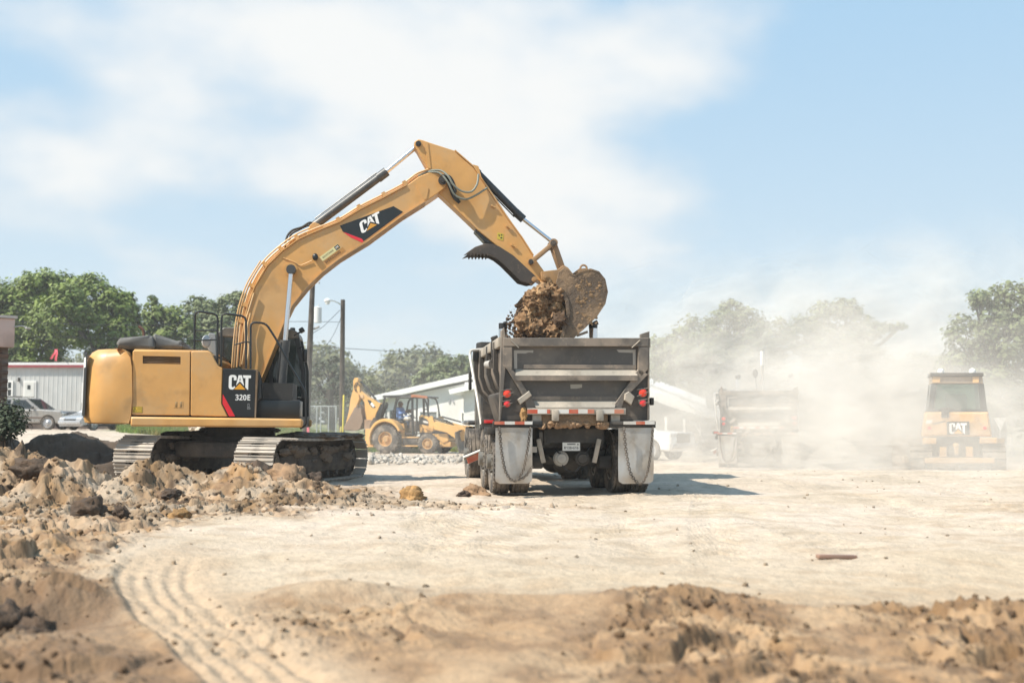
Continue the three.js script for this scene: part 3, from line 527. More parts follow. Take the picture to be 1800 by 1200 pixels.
// ---------------------------------------------------------------- grey trailer building
{
  const D = 75, a = at(12, 741, D), t = thing('trailer_building', 'long grey trailer office with a red roof edge behind the silver SUV', 'trailer', [a.x - 4, baseHeight(a.x, D), a.z]);
  const P = (px, py) => { const p = local(t, px, py, 'z', 0); return [p.x, p.y]; }, top = P(80, 645)[1], bot = P(80, 736)[1], x0 = -3, x1 = P(345, 700)[0], Dp = 6;
  const sid = coated('grey metal siding', [0.5, 0.505, 0.49], { rough: 0.6, dust: 0.1, stain: 0.04, metres: 4 });
  { const pr = []; for (let x = x0; x < x1; x += 0.3) pr.push([x, 0], [x + 0.2, 0], [x + 0.225, 0.012], [x + 0.275, 0.012]); const s = [...pr, [x1, 0], [x1, -Dp], [x0, -Dp]]; const b = new MB(); b.prism(s, bot, top, 0, [], new THREE.Matrix4().makeRotationX(-Math.PI / 2).multiply(new THREE.Matrix4().makeScale(1, -1, 1))); b.build('siding', sid, t, 0.2); }
  { const b = new MB(); b.box(x1 - x0 + 0.3, 0.16, Dp + 0.4, (x0 + x1) / 2, top + 0.05, -Dp / 2); b.build('roof_edge', coated('dark red roof trim', [0.3, 0.05, 0.06], { dust: 0.2 }), t); const r = new MB(); r.prism([[0.2, top + 0.13], [-Dp / 2, top + 0.45], [-Dp - 0.2, top + 0.13]], x0 - 0.1, x1 + 0.1, 0, [], new THREE.Matrix4().makeRotationY(-Math.PI / 2).multiply(new THREE.Matrix4().makeScale(1, 1, -1))); r.build('roof', plain('pale roof sheet', [0.5, 0.48, 0.46], 0.6), t); const s = new MB(); s.box(x1 - x0, bot + 0.3, 0.1, (x0 + x1) / 2, bot / 2 - 0.15, -0.2); s.build('skirting', coated('brown skirting', [0.14, 0.1, 0.09], { dust: 0.4 }), t); s.g = []; s.box(x1 - x0, 0.08, 0.05, (x0 + x1) / 2, bot + 0.03, 0.03); s.build('base_trim', coated('maroon base trim', [0.16, 0.07, 0.06], { dust: 0.3 }), t); }
  const win = (ax, ay, bx, by) => { const A = P(ax, by), B = P(bx, ay), w = B[0] - A[0], h = B[1] - A[1], cx = (A[0] + B[0]) / 2, cy = (A[1] + B[1]) / 2, g = new THREE.Group(); g.name = 'window'; t.add(g); const f = new MB(); for (const s of [-1, 1]) { f.box(0.1, h, 0.08, cx + s * (w / 2 - 0.05), cy, 0.05); f.box(w - 0.2, 0.1, 0.08, cx, cy + s * (h / 2 - 0.05), 0.05); } f.box(w - 0.2, 0.07, 0.07, cx, cy, 0.05); f.build('frame', M.white, g); for (const s of [-1, 1]) { const p = new MB(); p.box(w - 0.2, h / 2 - 0.14, 0.01, cx, cy + s * h / 4, 0.035); p.build('pane', M.paneDark ??= new THREE.MeshPhysicalMaterial({ name: 'dark window pane', color: C(0.03, 0.035, 0.035), roughness: 0.05 }), g); } };
  win(10.5, 669, 23, 698); win(143, 672, 161, 708); win(250, 672, 268, 708);
  { const A = P(39, 742), B = P(63.5, 669), g = new THREE.Group(); g.name = 'door'; t.add(g); const f = new MB(); f.box(B[0] - A[0], B[1] - A[1], 0.07, (A[0] + B[0]) / 2, (A[1] + B[1]) / 2, 0.035); f.build('door_frame', M.white, g); const l = new MB(); l.box(B[0] - A[0] - 0.2, B[1] - A[1] - 0.1, 0.04, (A[0] + B[0]) / 2, (A[1] + B[1]) / 2 - 0.05, 0.075); l.build('door_leaf', coated('off white door', [0.66, 0.66, 0.62], { dust: 0.15 }), g); const w = new MB(), c = P(51, 680.5); w.box(0.2, 0.27, 0.012, c[0], c[1], 0.1); w.build('pane', M.paneDark, g); }
  { const b = new MB(), c = P(33, 667); b.box(0.12, 0.25, 0.14, c[0], c[1], 0.08, 0, 0, 0, 0.03); b.build('wall_lamp', M.frame, t); const s = new MB(), q = P(155, 718); s.tube([V(q[0] - 0.8, q[1] - 0.6, 0.3), V(q[0], q[1], 0.3), V(q[0] + 0.6, q[1] + 0.5, 0.3)], 0.03, 6); s.build('stair_rail', M.white, t); }
}
// ---------------------------------------------------------------- white gabled building
{
  const D = 68, a = at(985, 741, D), W = thing('white_building', 'long low white building with a wide gabled roof behind the backhoe', 'building', [a.x, baseHeight(a.x, D) - 0.2, a.z], rad(-16));
  const P = (px, py, c = 0) => { const p = local(W, px, py, 'z', c); return [p.x, p.y]; };
  const L = P(652, 696), T = P(985, 620), Rr = P(1279, 741), th = 0.33, wh = coated('white stucco', [0.8, 0.79, 0.76], { rough: 0.8, dust: 0.1, stain: 0.05, metres: 4 }), roofM = coated('white roof sheet', [0.82, 0.82, 0.8], { rough: 0.5, dust: 0.1, stain: 0.04, metres: 5 });
  { const b = new MB(); b.prism([L, T, [T[0], T[1] - th], [L[0], L[1] - th]], -26, 0); b.build('roof', roofM, W); const c = new MB(); c.prism([T, Rr, [Rr[0], Rr[1] - 0.1], [lerp(T[0], Rr[0], 0.66), lerp(T[1], Rr[1], 0.66) - 0.5], [T[0], T[1] - 0.6]], -26, 0.02); c.build('roof', roofM, W); }
  const wl = P(676, 741)[0], wr = P(1140, 741)[0];
  { const yAt = (x) => (x < T[0] ? lerp(L[1], T[1], (x - L[0]) / (T[0] - L[0])) : lerp(T[1], Rr[1], (x - T[0]) / (Rr[0] - T[0]))) - th - 0.02, b = new MB(); b.prism([[wl, 0], [wr, 0], [wr, yAt(wr) - 0.3], [T[0], yAt(T[0]) - 0.3], [wl, yAt(wl)]], -25, -0.5); b.build('wall', wh, W); }
  // porch in front, right of the loader
  { const A = P(806, 694), B = P(905, 672), b = new MB(); b.prism([[A[0], A[1]], [B[0], B[1]], [B[0], B[1] + 0.3], [A[0] - 0.1, A[1] + 0.28]], -1.2, 1.6); b.build('porch_roof', roofM, W); const w = new MB(), c = P(826, 741)[0]; w.box(B[0] - c, B[1], 0.2, (B[0] + c) / 2, B[1] / 2, 0.9); w.box(0.2, A[1] + 0.1, 2, c, A[1] / 2, -0.1); w.build('porch_wall', wh, W); }
  const win = (x0, y0, x1, y1) => { const A = P(x0, y1, -0.48), B = P(x1, y0, -0.48), w = B[0] - A[0], h = B[1] - A[1], cx = (A[0] + B[0]) / 2, cy = (A[1] + B[1]) / 2, g = new THREE.Group(); g.name = 'window'; W.add(g); const f = new MB(); for (const s of [-1, 1]) { f.box(0.07, h, 0.1, cx + s * w / 2, cy, -0.46); f.box(w, 0.07, 0.1, cx, cy + s * h / 2, -0.46); } f.box(0.05, h, 0.08, cx, cy, -0.46); f.build('frame', wh, g); const p = new MB(); p.box(w, h, 0.02, cx, cy, -0.485); p.build('pane', M.paneGrey ??= new THREE.MeshPhysicalMaterial({ name: 'grey window pane', color: C(0.2, 0.22, 0.22), roughness: 0.1 }), g); };
  win(811.5, 725, 823, 742); win(738, 723, 769, 736); win(670.5, 720, 682, 741); win(684, 720, 694.5, 741);
  { const b = new MB(); for (const [x, s] of [[790, -0.25], [796, 0.5]]) { const c = P(x, 705, -0.47); b.box(0.09, 0.26, 0.03, c[0], c[1], -0.46, 0, 0, s); } b.build('wall_emblem', plain('grey emblem', [0.35, 0.35, 0.37], 0.6), W); }
  for (const [x, y0] of [[1171, 733], [1203, 735], [1232, 738], [1268, 741]]) { const b = new MB(), c = P(x, y0, -0.4); b.box(0.14, c[1], 0.14, c[0], c[1] / 2, -0.4); b.build('carport_post', wh, W); }
  { const b = new MB(); b.bar([...P(1222, 746, -0.4), -0.4], [...P(1242, 778, -0.4), -0.4], 0.07, 0.07); b.build('carport_brace', wh, W); }
}
// ---------------------------------------------------------------- poles, wires, gate, posts, signs
const wireM = plain('black cable', [0.03, 0.03, 0.032], 0.6);
{
  const p1 = thing('utility_pole', 'dark wooden utility pole with a white transformer, rising behind the excavator cab', 'utility pole'), D1 = 62, p2 = thing('lamp_pole', 'dark wooden pole with a white street lamp on a short arm', 'lamp pole'), D2 = 67;
  const b = new MB(); const f1 = at(537, 772, D1), t1 = at(549.5, 494, D1); b.cyl(f1, t1, 0.19, 0.13, 14); b.build('pole', M.wood, p1);
  const c = new MB(), q = at(558.5, 541, D1 - 0.3), r = at(558.5, 567, D1 - 0.3); c.cyl(r, q, 0.2, 0.2, 18); c.cyl(q, q.clone().add(V(0, 0.06, 0)), 0.21, 0.16, 18); c.cyl(q, q.clone().add(V(0.05, 0.22, 0)), 0.03, 0.02, 8); c.build('transformer', plain('pale grey transformer', [0.62, 0.63, 0.62], 0.4), p1);
  const h = new MB(); h.bar(at(548, 496, D1), at(561, 497, D1 - 0.5), 0.08, 0.08); h.box(0.35, 0.12, 0.12, ...at(556, 576, D1).toArray(), 0, 0, 0.4, 0.03); h.box(0.4, 0.05, 0.1, ...at(552, 546, D1).toArray()); h.build('bracket', plain('galvanised bracket', [0.4, 0.4, 0.4], 0.5), p1);
  const g = new MB(), f2 = at(600, 776, D2), t2 = at(602.5, 526.5, D2); g.cyl(f2, t2, 0.165, 0.125, 14); g.build('pole', M.wood, p2);
  const l = new MB(); l.tube([at(600, 536, D2), at(590, 530, D2 - 0.3), at(580, 527, D2 - 0.6)], 0.04, 8); l.build('lamp_arm', M.white, p2); const k = new MB(), lp = at(575.5, 528.5, D2 - 0.8); k.add(new THREE.SphereGeometry(0.2, 16, 10), new THREE.Matrix4().compose(lp, new THREE.Quaternion(), V(1.0, 0.7, 0.8))); k.cyl(lp.clone().add(V(0, -0.2, 0)), lp, 0.11, 0.15, 14); k.build('lamp_head', M.white, p2);
  let n = 0; const wire = (label, list, r = 0.018) => { const w = new MB(); w.tube(list.map(([x, y, d]) => at(x, y, d)), r, 5, 40); tag(w.build('overhead_wire', wireM), label, 'wire', 'overhead wires'); };
  wire('overhead wire from the transformer pole sagging away past the white roof', [[548, 608, D1], [620, 613, 72], [720, 619, 82], [835, 627, 92], [1000, 636, 104]], 0.02); wire('slack cable drooping between the two poles', [[600, 556, D2], [585, 590, 65], [566, 612, 63], [546, 616, D1]], 0.015); wire('upper cable slanting between transformer and lamp pole', [[597, 545, D2], [580, 562, 65], [562, 578, 62.4], [548, 586, D1]], 0.015); wire('thin cable crossing the sky behind the poles', [[430, 562, 64], [500, 565, 63], [545, 565, D1], [600, 566, 66]], 0.013);
  wire('highest wire running in front of the left trees', [[-60, 561, 60], [60, 566.5, 61], [160, 570.5, 62], [260, 571, 63], [430, 566, 64]], 0.016); wire('middle wire running in front of the left trees', [[-60, 588, 60], [100, 592, 61], [300, 594, 63], [430, 590, 64]], 0.012); wire('lowest wire above the trailer roof', [[-60, 612, 60], [40, 612.5, 61], [150, 614, 62], [320, 615, 63], [430, 610, 64]], 0.014); wire('slanting wire down to the trailer roof', [[20, 560, 58], [60, 588, 62], [100, 618, 68], [120, 640, 73]], 0.014);
  // pink streamer hanging from the lowest wire
  const s = thing('pink_streamer', 'pink ribbon hanging from a wire before the left trees', 'ribbon', at(98, 613.5, 61.5).toArray()), m = new MB(); for (const [dx, l2] of [[-0.22, 0.52], [0.03, 0.62]]) { const P = []; for (let i = 0; i < 6; i++) { const t = i / 6, t3 = (i + 1) / 6, f = (u) => [dx * u + 0.04 * Math.sin(u * 5), -l2 * u, 0.05 * Math.sin(u * 4)]; const A = f(t), B = f(t3); m.quad([A[0] - 0.07, A[1], A[2]], [B[0] - 0.07, B[1], B[2]], [B[0] + 0.07, B[1], B[2] + 0.03], [A[0] + 0.07, A[1], A[2] + 0.03]); } } m.build('ribbon_tail', plain('pink plastic ribbon', [0.8, 0.12, 0.16], 0.6), s);
}
function linkGate(name, label, x0, x1, y0, y1, D, posts, category = 'gate') {
  const A = at(x0, y1, D), B = at(x1, y0, D), g = thing(name, label, category, [A.x, A.y, A.z]), w = B.x - A.x, h = B.y - A.y, m = plain('galvanised tube', [0.55, 0.56, 0.55], 0.45, 0.3);
  for (const px of posts) { const x = at(px, y1, D).x - A.x, b = new MB(); b.cyl([x, -0.3, 0], [x, h + 0.02, 0], 0.035, 0.035, 8); b.build('post', m, g); }
  for (const y of [0.05, h]) { const b = new MB(); b.cyl([0, y, 0], [w, y, 0], 0.028, 0.028, 8); b.build('rail', m, g); }
  const b = new MB(); for (let x = -h; x < w; x += 0.16) { const a0 = Math.max(0, x), a1 = Math.min(w, x + h); if (a1 > a0) { b.bar([a0, a0 - x, 0], [a1, a1 - x, 0], 0.009, 0.009); b.bar([a0, h - (a0 - x), 0.01], [a1, h - (a1 - x), 0.01], 0.009, 0.009); } } const o = b.build('link_mesh', m, g); o.userData.kind = 'stuff';
  return g;
}
linkGate('chain_link_gate', 'pale chain link gate left of the lamp pole', 541, 590, 714, 770, 70, [541, 556, 563, 577, 590]);
linkGate('chain_link_fence', 'chain link fence beside the triangular sign', 1764, 1860, 761, 786, 47, [1780, 1822, 1858], 'fence');
{
  const D = 65, f = at(602, 778, D), t = at(604, 695, D), p = thing('yellow_post', 'tall thin yellow guard post at the foot of the lamp pole', 'post', [f.x, f.y, f.z]), b = new MB(); b.cyl([0, -0.2, 0], [t.x - f.x, t.y - f.y, 0], 0.05, 0.05, 10); b.cyl([t.x - f.x, t.y - f.y, 0], [t.x - f.x, t.y - f.y + 0.04, 0], 0.05, 0.02, 10); b.build('guard', plain('yellow plastic', [0.75, 0.6, 0.06], 0.5), p);
  const s = thing('marker_stake', 'short yellow stake beside the tall yellow post', 'stake', at(597.5, 776, D).toArray()), c = new MB(); c.box(0.09, 0.85, 0.03, 0, 0.4, 0, 0, 0, -0.08, 0.01); c.build('stake', plain('faded yellow', [0.55, 0.47, 0.12], 0.6), s);
  const k = thing('survey_stake', 'pink topped survey stake in front of the chain link gate', 'stake', at(541, 780, 58).toArray()), e = new MB(); e.box(0.05, 0.75, 0.02, 0, 0.3, 0); e.build('stake', plain('raw lath', [0.5, 0.4, 0.28], 0.8), k); const q = new MB(); q.box(0.12, 0.4, 0.02, 0.0, 0.62, 0.012, 0, 0, 0.05); q.build('ribbon', plain('pink ribbon', [0.8, 0.2, 0.24], 0.6), k);
  // triangular sign seen from behind
  const Dy = 44, y = thing('yield_sign', 'white triangular road sign standing point down beside the bulldozer', 'sign', [at(1758.5, 741, Dy).x, baseHeight(12, Dy) - 0.1, -Dy]), yc = at(1758.5, 741, Dy).y - y.position.y, w = 11.2 * Dy / LENS, tb = new MB(); const yt = at(1758, 734, Dy).y - y.position.y, yb = at(1758, 757, Dy).y - y.position.y;
  tb.prism(roundPoly([[-w, yt], [0, yb], [w, yt]], 0.04), 0, 0.012, 0.003); tb.build('sign_plate', M.white, y); const po = new MB(); po.box(0.05, yt + 0.1, 0.03, 0, (yt + 0.1) / 2 - 0.1, -0.02); po.build('post', plain('galvanised post', [0.4, 0.4, 0.38], 0.5), y);
}
// pale rock heap and things left on the ground behind the excavator
{ const D = 40, t = thing('rubble_heap', 'small heap of pale broken rock behind the excavator tracks', 'rubble', at(352, 762, D).toArray()), b = new MB(), R = rng(9); for (let i = 0; i < 14; i++) b.add(lumpGeo(i % 6 + 3, 0.1 + R() * 0.12, 2, 0.5, 1.5), b.mat((R() - 0.5) * 0.5, (R() - 0.3) * 0.3 + 0.1, (R() - 0.5) * 0.4, R() * 6)); const o = b.build('rock', M.paleClay, t, 1.2); o.userData.kind = 'stuff'; }
// grass on the verge
{
  const R = rng(66), blade = new THREE.BufferGeometry(), P = [];
  for (let i = 0; i < 26; i++) { const a = R() * 6.3, r = R() * 0.22, x = Math.cos(a) * r, z = Math.sin(a) * r, h = 0.12 + R() * 0.22, l = (R() - 0.5) * 0.2, w = 0.012 + 0.008 * R(), q = R() * 3; P.push(x - w * Math.cos(q), 0, z - w * Math.sin(q), x + w * Math.cos(q), 0, z + w * Math.sin(q), x + l, h, z + (R() - 0.5) * 0.15); }
  blade.setAttribute('position', new THREE.BufferAttribute(new Float32Array(P), 3)); blade.computeVertexNormals();
  const spots = []; for (let t = 0; spots.length < 9000 && t < 90000; t++) { const d = 55 + 40 * R() * R(), x = lerp(-30, 6, R()); if (R() < S(55, 60, d + noise2(x * 0.35 + 40, d * 0.35) * 2) * (1 - S(2, 6, x)) && (x > -11 || d > 57) && x > -0.335 * d) spots.push([x, d]); }
  const o = new THREE.InstancedMesh(blade, new THREE.MeshPhysicalMaterial({ name: 'grass blades', color: C(0.2, 0.25, 0.05), roughness: 0.7, transmission: 0.35, thickness: 0, side: THREE.DoubleSide }), spots.length), m = new THREE.Matrix4();
  spots.forEach(([x, d], i) => { m.compose(V(x, groundHeight(x, d) - 0.01, -d), new THREE.Quaternion().setFromAxisAngle(V(0, 1, 0), R() * 6), V(1.2, 0.7 + R() * 0.8, 1.2)); o.setMatrixAt(i, m); o.setColorAt(i, C(0.7 + R() * 0.7, 0.8 + R() * 0.5, 0.8)); });
  o.name = 'verge_grass'; tag(o, 'rough green grass along the verge behind the machines', null, null, 'stuff'); o.castShadow = o.receiveShadow = true; scene.add(o);
}

// ---------------------------------------------------------------- crawler excavator
const excavator = thing('crawler_excavator', 'big yellow crawler excavator with raised boom tipping its bucket over the dump truck', 'excavator', [-5.22, 0, -22.4], rad(6));
excavator.rotation.z = rad(-0.7);
{
  const X = excavator, E = (px, py, c) => { const p = local(X, px, py, 'z', c); return [p.x, p.y]; };
  const EP = (list, c) => list.map(([a, b]) => E(a, b, c));
  const E3 = (px, py, c) => { const p = E(px, py, c); return V(p[0], p[1], c); };
  // tracks
  const shoeG = (() => {
    const b = new MB();
    for (const s of [-1, 1]) b.box(0.176, 0.02, 0.25, 0, 0, s * 0.25);
    b.box(0.115, 0.02, 0.25, 0, 0, 0);
    for (const [x, h] of [[-0.075, 0.032], [0, 0.02], [0.075, 0.02]]) b.box(0.016, h, 0.75, x, 0.01 + h / 2, 0);
    return b.geo(0.3);
  })();
  const R0 = 0.395, HALF = 1.76, loop = 4 * HALF + 2 * Math.PI * R0, N = 49, wob = rng(5);
  for (const side of [1, -1]) {
    const t = new THREE.Group(); t.name = 'track'; X.add(t);
    if (side > 0) t.userData.label = 'crawler track nearest the camera, caked with pale mud';
    // its middle in the world, turned 15 degrees right of straight ahead
    X.updateMatrixWorld(true);
    const wd = V(-5.1 + side * 1.2 * 0.966, 0.0, -22.75 + side * 1.2 * 0.259), lp = X.worldToLocal(wd.clone());
    t.position.set(lp.x, 0.0, lp.z); t.rotation.y = rad(75 - 6);
    const where = (s) => {
      s = ((s % loop) + loop) % loop;
      if (s < 2 * HALF) return [-HALF + s, R0 - 0.03 * Math.sin(s / (2 * HALF) * Math.PI), 0];
      s -= 2 * HALF; if (s < Math.PI * R0) { const a = s / R0; return [HALF + Math.sin(a) * R0, Math.cos(a) * R0, -a]; }
      s -= Math.PI * R0; if (s < 2 * HALF) return [HALF - s, -R0, Math.PI];
      s -= 2 * HALF; const a = s / R0; return [-HALF - Math.sin(a) * R0, -Math.cos(a) * R0, Math.PI - a];
    };
    for (let i = 0; i < N; i++) { const [x, y, a] = where(i * loop / N), o = mesh('track_shoe', shoeG, M.shoe, t); o.position.set(x, y + 0.44, 0); o.rotation.z = a + (wob() - 0.5) * 0.02; }
    const link = new MB();
    for (let i = 0; i < N; i++) { const [x, y, a] = where((i + 0.5) * loop / N); for (const s of [-1, 1]) link.box(0.205, 0.085, 0.035, x + Math.sin(a) * 0.05, y + 0.44 - Math.cos(a) * 0.05, s * 0.095, 0, 0, a); }
    link.build('link_chain', M.undercarriage, t);
    const f = new MB();
    f.prism(roundPoly([[-1.62, 0.2], [1.62, 0.2], [1.72, 0.36], [1.5, 0.56], [-1.5, 0.56], [-1.72, 0.36]], 0.06), -0.24, 0.24, 0.02);
    f.box(2.3, 0.16, 0.02, 0.25, 0.37, 0.252, 0, 0, 0); f.box(3.3, 0.24, 0.34, 0, 0.66, 0); f.box(0.5, 0.1, 0.3, 1.2, 0.6, 0); f.box(0.5, 0.1, 0.3, -1.2, 0.6, 0);
    f.build('track_frame', M.undercarriage, t);
    for (let i = 0; i < 7; i++) { const b = new MB(), x = -1.3 + i * 0.435; b.cyl([x, 0.17, -0.2], [x, 0.17, 0.2], 0.085, 0.085, 14); b.cyl([x, 0.17, -0.26], [x, 0.17, 0.26], 0.05, 0.05, 10); b.build('track_roller', M.undercarriage, t); }
    for (const x of [-0.7, 0.7]) { const b = new MB(); b.cyl([x, 0.73, -0.16], [x, 0.73, 0.16], 0.07, 0.07, 12); b.build('carrier_roller', M.undercarriage, t); }
    for (const [x, n] of [[-HALF, 'sprocket'], [HALF, 'idler_wheel']]) { const b = new MB(); b.cyl([x, 0.44, -0.07], [x, 0.44, 0.07], 0.32, 0.32, 24); b.cyl([x, 0.44, -0.22], [x, 0.44, 0.22], 0.17, 0.17, 16); b.cyl([x, 0.44, -0.25], [x, 0.44, 0.25], 0.1, 0.1, 12); b.build(n, M.undercarriage, t); }
    const mud = new MB(), Rm = rng(40 + side);                             // dried mud on the top run and the frame
    for (let i = 0; i < 26; i++) mud.add(lumpGeo(60 + i % 4, 0.1 + Rm() * 0.12, 2, 0.5, 1.5, [1.6, 0.35, 1]), mud.mat(-0.7 + Rm() * 2.5, 0.87 + Rm() * 0.02, (Rm() - 0.5) * 0.6, 0, Rm() * 6));
    for (let i = 0; i < 22; i++) mud.add(lumpGeo(60 + i % 4, 0.07 + Rm() * 0.09, 2, 0.5, 1.5, [1.5, 0.6, 0.6]), mud.mat(-1.5 + Rm() * 3, 0.42 + Rm() * 0.28, 0.25, 0, 0));
    mud.build('caked_mud', soilMat('dried mud on the tracks', [0.13, 0.1, 0.075]), t, 1.2);
  }
  { const b = new MB(); b.box(1.9, 0.3, 1.7, 0, 0.62, 0, 0, rad(69), 0, 0.06); b.box(1.2, 0.16, 1.4, 0, 0.8, 0, 0, rad(69), 0, 0.04); b.build('car_body', M.undercarriage, X); }
  { const b = new MB(); b.cyl([0, 0.85, 0], [0, 1.1, 0], 0.66, 0.66, 40); for (let i = 0; i < 28; i++) { const a = i / 28 * Math.PI * 2; b.cyl([Math.cos(a) * 0.71, 0.94, Math.sin(a) * 0.71], [Math.cos(a) * 0.71, 1.02, Math.sin(a) * 0.71], 0.018, 0.018, 6); } b.cyl([0, 0.96, 0], [0, 1.0, 0], 0.76, 0.76, 40); b.build('slewing_ring', M.frame, X); }
  // upper structure
  const Z = 1.3, top = E(280, 613, Z)[1], skirtT = E(380, 734, Z)[1], skirtB = E(380, 751, Z)[1], xb = E(231, 690, Z)[0], xn = E(531, 740, Z)[0];
  const plan = [];
  for (let i = 0; i <= 16; i++) { const z = lerp(-1.06, 1.06, i / 16); plan.push([-Math.sqrt(2.86 * 2.86 - z * z) + 0.02, z]); }
  plan.unshift([-2.02, -1.325], [-2.25, -1.315], [-2.42, -1.255], [-2.53, -1.17]); plan.push([-2.53, 1.17], [-2.42, 1.255], [-2.25, 1.315], [-2.02, 1.325], [xb, 1.325], [xb, -1.325]);
  { const b = new MB(); b.add(loftPlan(plan, [[skirtB + 0.04, 0.1], [skirtB + 0.06, 0.03], [skirtB + 0.16, 0], [1.55, -0.015], [top - 0.34, 0.01], [top - 0.16, 0.05], [top - 0.06, 0.12], [top - 0.015, 0.2], [top, 0.34]])); const cw = b.build('counterweight', M.yellow, X, 0.9);
    const r = new MB(), p = E3(186, 718, 1.33); r.box(0.09, 0.045, 0.012, -2.19, p.y, 1.312, 0, -0.12, 0, 0.005); r.build('reflector', plain('orange reflector', [0.75, 0.16, 0.03], 0.3), cw);
    // black panel with lettering on the curved rear
    const arc = new THREE.CylinderGeometry(2.862, 2.862, 1.16, 40, 1, true, 1.5 * Math.PI - 0.435, 0.87); arc.translate(0.0, 1.79, 0);
    const tex = canvasTex(1024, 512, (c, w, h) => { c.fillStyle = '#1b1d1f'; c.fillRect(0, 0, w, h); c.scale(1, 0.72); drawMark(c, 30, 50, 9.6, '#efeee9', '#e8a820', '#1b1d1f'); });
    mesh('rear_decal', arc, decalMat('rear lettering', tex), cw);
  }
  { const b = new MB(); b.box(xn - 0.05 - xb, skirtT - skirtB + 0.02, 2.3, (xn + xb) / 2 - 0.02, (skirtT + skirtB) / 2 + 0.03, 0); b.box(1.45, top - skirtT - 0.12, 2.46, xb + 0.74, (top + skirtT) / 2 - 0.04, 0); b.box(0.62, 0.62, 1.0, 0.75, 1.55, 0.6); b.build('upper_frame', M.frame, X); }
  { const b = new MB(); const q = roundPoly([[xb + 0.004, skirtB], [xn, skirtB + 0.015], [xn + 0.012, skirtT - 0.03], [xn - 0.03, skirtT], [xb + 0.004, skirtT]], 0.03, 2); b.prism(q, Z - 0.2, Z + 0.055, 0.03); b.build('side_skirt', M.yellow, X); const b2 = new MB(); b2.prism(q, -Z - 0.03, -Z + 0.2, 0.03); b2.build('side_skirt', M.yellow, X); }
  // engine doors on the side
  const door = (name, list, m = M.yellow, holes = []) => { const b = new MB(); b.prism(roundPoly(EP(list, Z), 0.025, 2), Z - 0.05, Z, 0.012, holes.map((h) => EP(h, Z))); return b.build(name, m, X); };
  const d1 = door('engine_door', [[232.5, 616], [334, 617], [332.5, 730], [230.5, 729]], M.yellow, [[[249, 624], [318, 625.5], [318, 641], [249, 640]]]);
  { const b = new MB(), a = E(249, 640, Z), c = E(318, 625, Z); for (let i = 0; i < 6; i++) b.box(c[0] - a[0], 0.006, 0.03, (a[0] + c[0]) / 2, lerp(a[1], c[1], (i + 0.5) / 6), Z - 0.04, 0.6); b.box(c[0] - a[0] + 0.02, c[1] - a[1] + 0.02, 0.01, (a[0] + c[0]) / 2, (a[1] + c[1]) / 2, Z - 0.062); b.build('vent_louvre', coated('brown vent paint', [0.24, 0.13, 0.05], { dust: 0.3 }), d1); }
  const d2 = door('engine_door', [[335.6, 617], [366, 617], [371, 620], [378, 634], [384, 644.5], [390.5, 646], [388.6, 709], [400, 732], [334.4, 730.5]]);
  { const b = new MB(); for (const [x, y] of [[309, 710.5], [317.5, 710.5]]) { const p = E3(x, y, Z); b.box(0.045, 0.1, 0.012, p.x, p.y, Z, 0, 0, 0, 0.004); } b.build('door_latch', coated('latch metal', [0.35, 0.2, 0.06]), d1); const f = new MB(), p = E3(313, 710.5, Z); f.box(0.17, 0.125, 0.006, p.x, p.y, Z); f.build('latch_plate', M.yellow, d1); }
  { const t = canvasTex(256, 128, (c) => { c.fillStyle = '#c9a93a'; c.fillRect(0, 0, 256, 128); c.strokeStyle = '#4a3a14'; c.lineWidth = 6; c.strokeRect(5, 5, 246, 118); c.fillStyle = '#2c2614'; pathOn(c, [[60, 24], [108, 100], [14, 100]]); c.fill(); c.fillStyle = '#d9b63c'; pathOn(c, [[60, 42], [94, 93], [27, 93]]); c.fill(); c.fillStyle = '#2c2614'; c.fillRect(56, 56, 8, 24); c.strokeRect(134, 26, 100, 72); c.fillRect(146, 54, 76, 10); });
    const a = E(229.5, 725, Z), c = E(250, 714.5, Z); sheet('warning_decal', [[a[0] + 0.03, a[1]], [c[0], a[1]], [c[0], c[1]], [a[0] + 0.03, c[1]]], Z + 0.001, decalMat('warning print', t), d1, [a[0] + 0.03, a[1], c[0] - a[0] - 0.03, c[1] - a[1]]); }
  // black lettered panel
  {
    const list = [[391.6, 647], [452.5, 650], [448, 732.5], [401.5, 732], [389.8, 709]];
    const b = new MB(); b.prism(EP(list, Z), Z - 0.05, Z + 0.002, 0.01); const p = b.build('lettered_panel', M.black, X);
    const q = EP([[392.4, 648.5], [448.5, 651], [446, 732], [402.2, 731.4], [390.6, 709]], Z), x0 = E(390, 733, Z)[0], y0 = E(400, 733, Z)[1], w = E(452, 700, Z)[0] - x0, h = E(400, 648, Z)[1] - y0;
    const tex = canvasTex(768, 1024, (c, W, H) => {
      c.fillStyle = '#16191b'; c.fillRect(0, 0, W, H); const sx = W / 62, sy = H / 85;
      c.fillStyle = '#d8232e'; pathOn(c, [[0, 45 * sy], [1 * sx, 46 * sy], [24 * sx, 85 * sy], [8 * sx, 85 * sy], [0, 70 * sy]].map(([a, d]) => [a, d])); c.fill();
      drawMark(c, 9.2 * sx, 10.5 * sy, 5.05, '#e9e8e4', '#dd9a22', '#16191b');
      c.fillStyle = '#e4e3df'; c.font = 'bold 168px sans-serif'; c.textAlign = 'right'; c.save(); c.scale(0.93, 1); c.fillText('320E', 50 * sx / 0.93, 55 * sy); c.restore(); c.strokeStyle = '#8d8f8f'; c.lineWidth = 9; c.strokeRect(45.2 * sx, 61 * sy, 2.6 * sx, 6 * sy); c.strokeRect(44.8 * sx, 68 * sy, 4.6 * sx, 2.2 * sy);
    });
    sheet('lettering', q, Z + 0.003, decalMat('panel lettering', tex, 0.4), p, [x0, y0, w, h]);
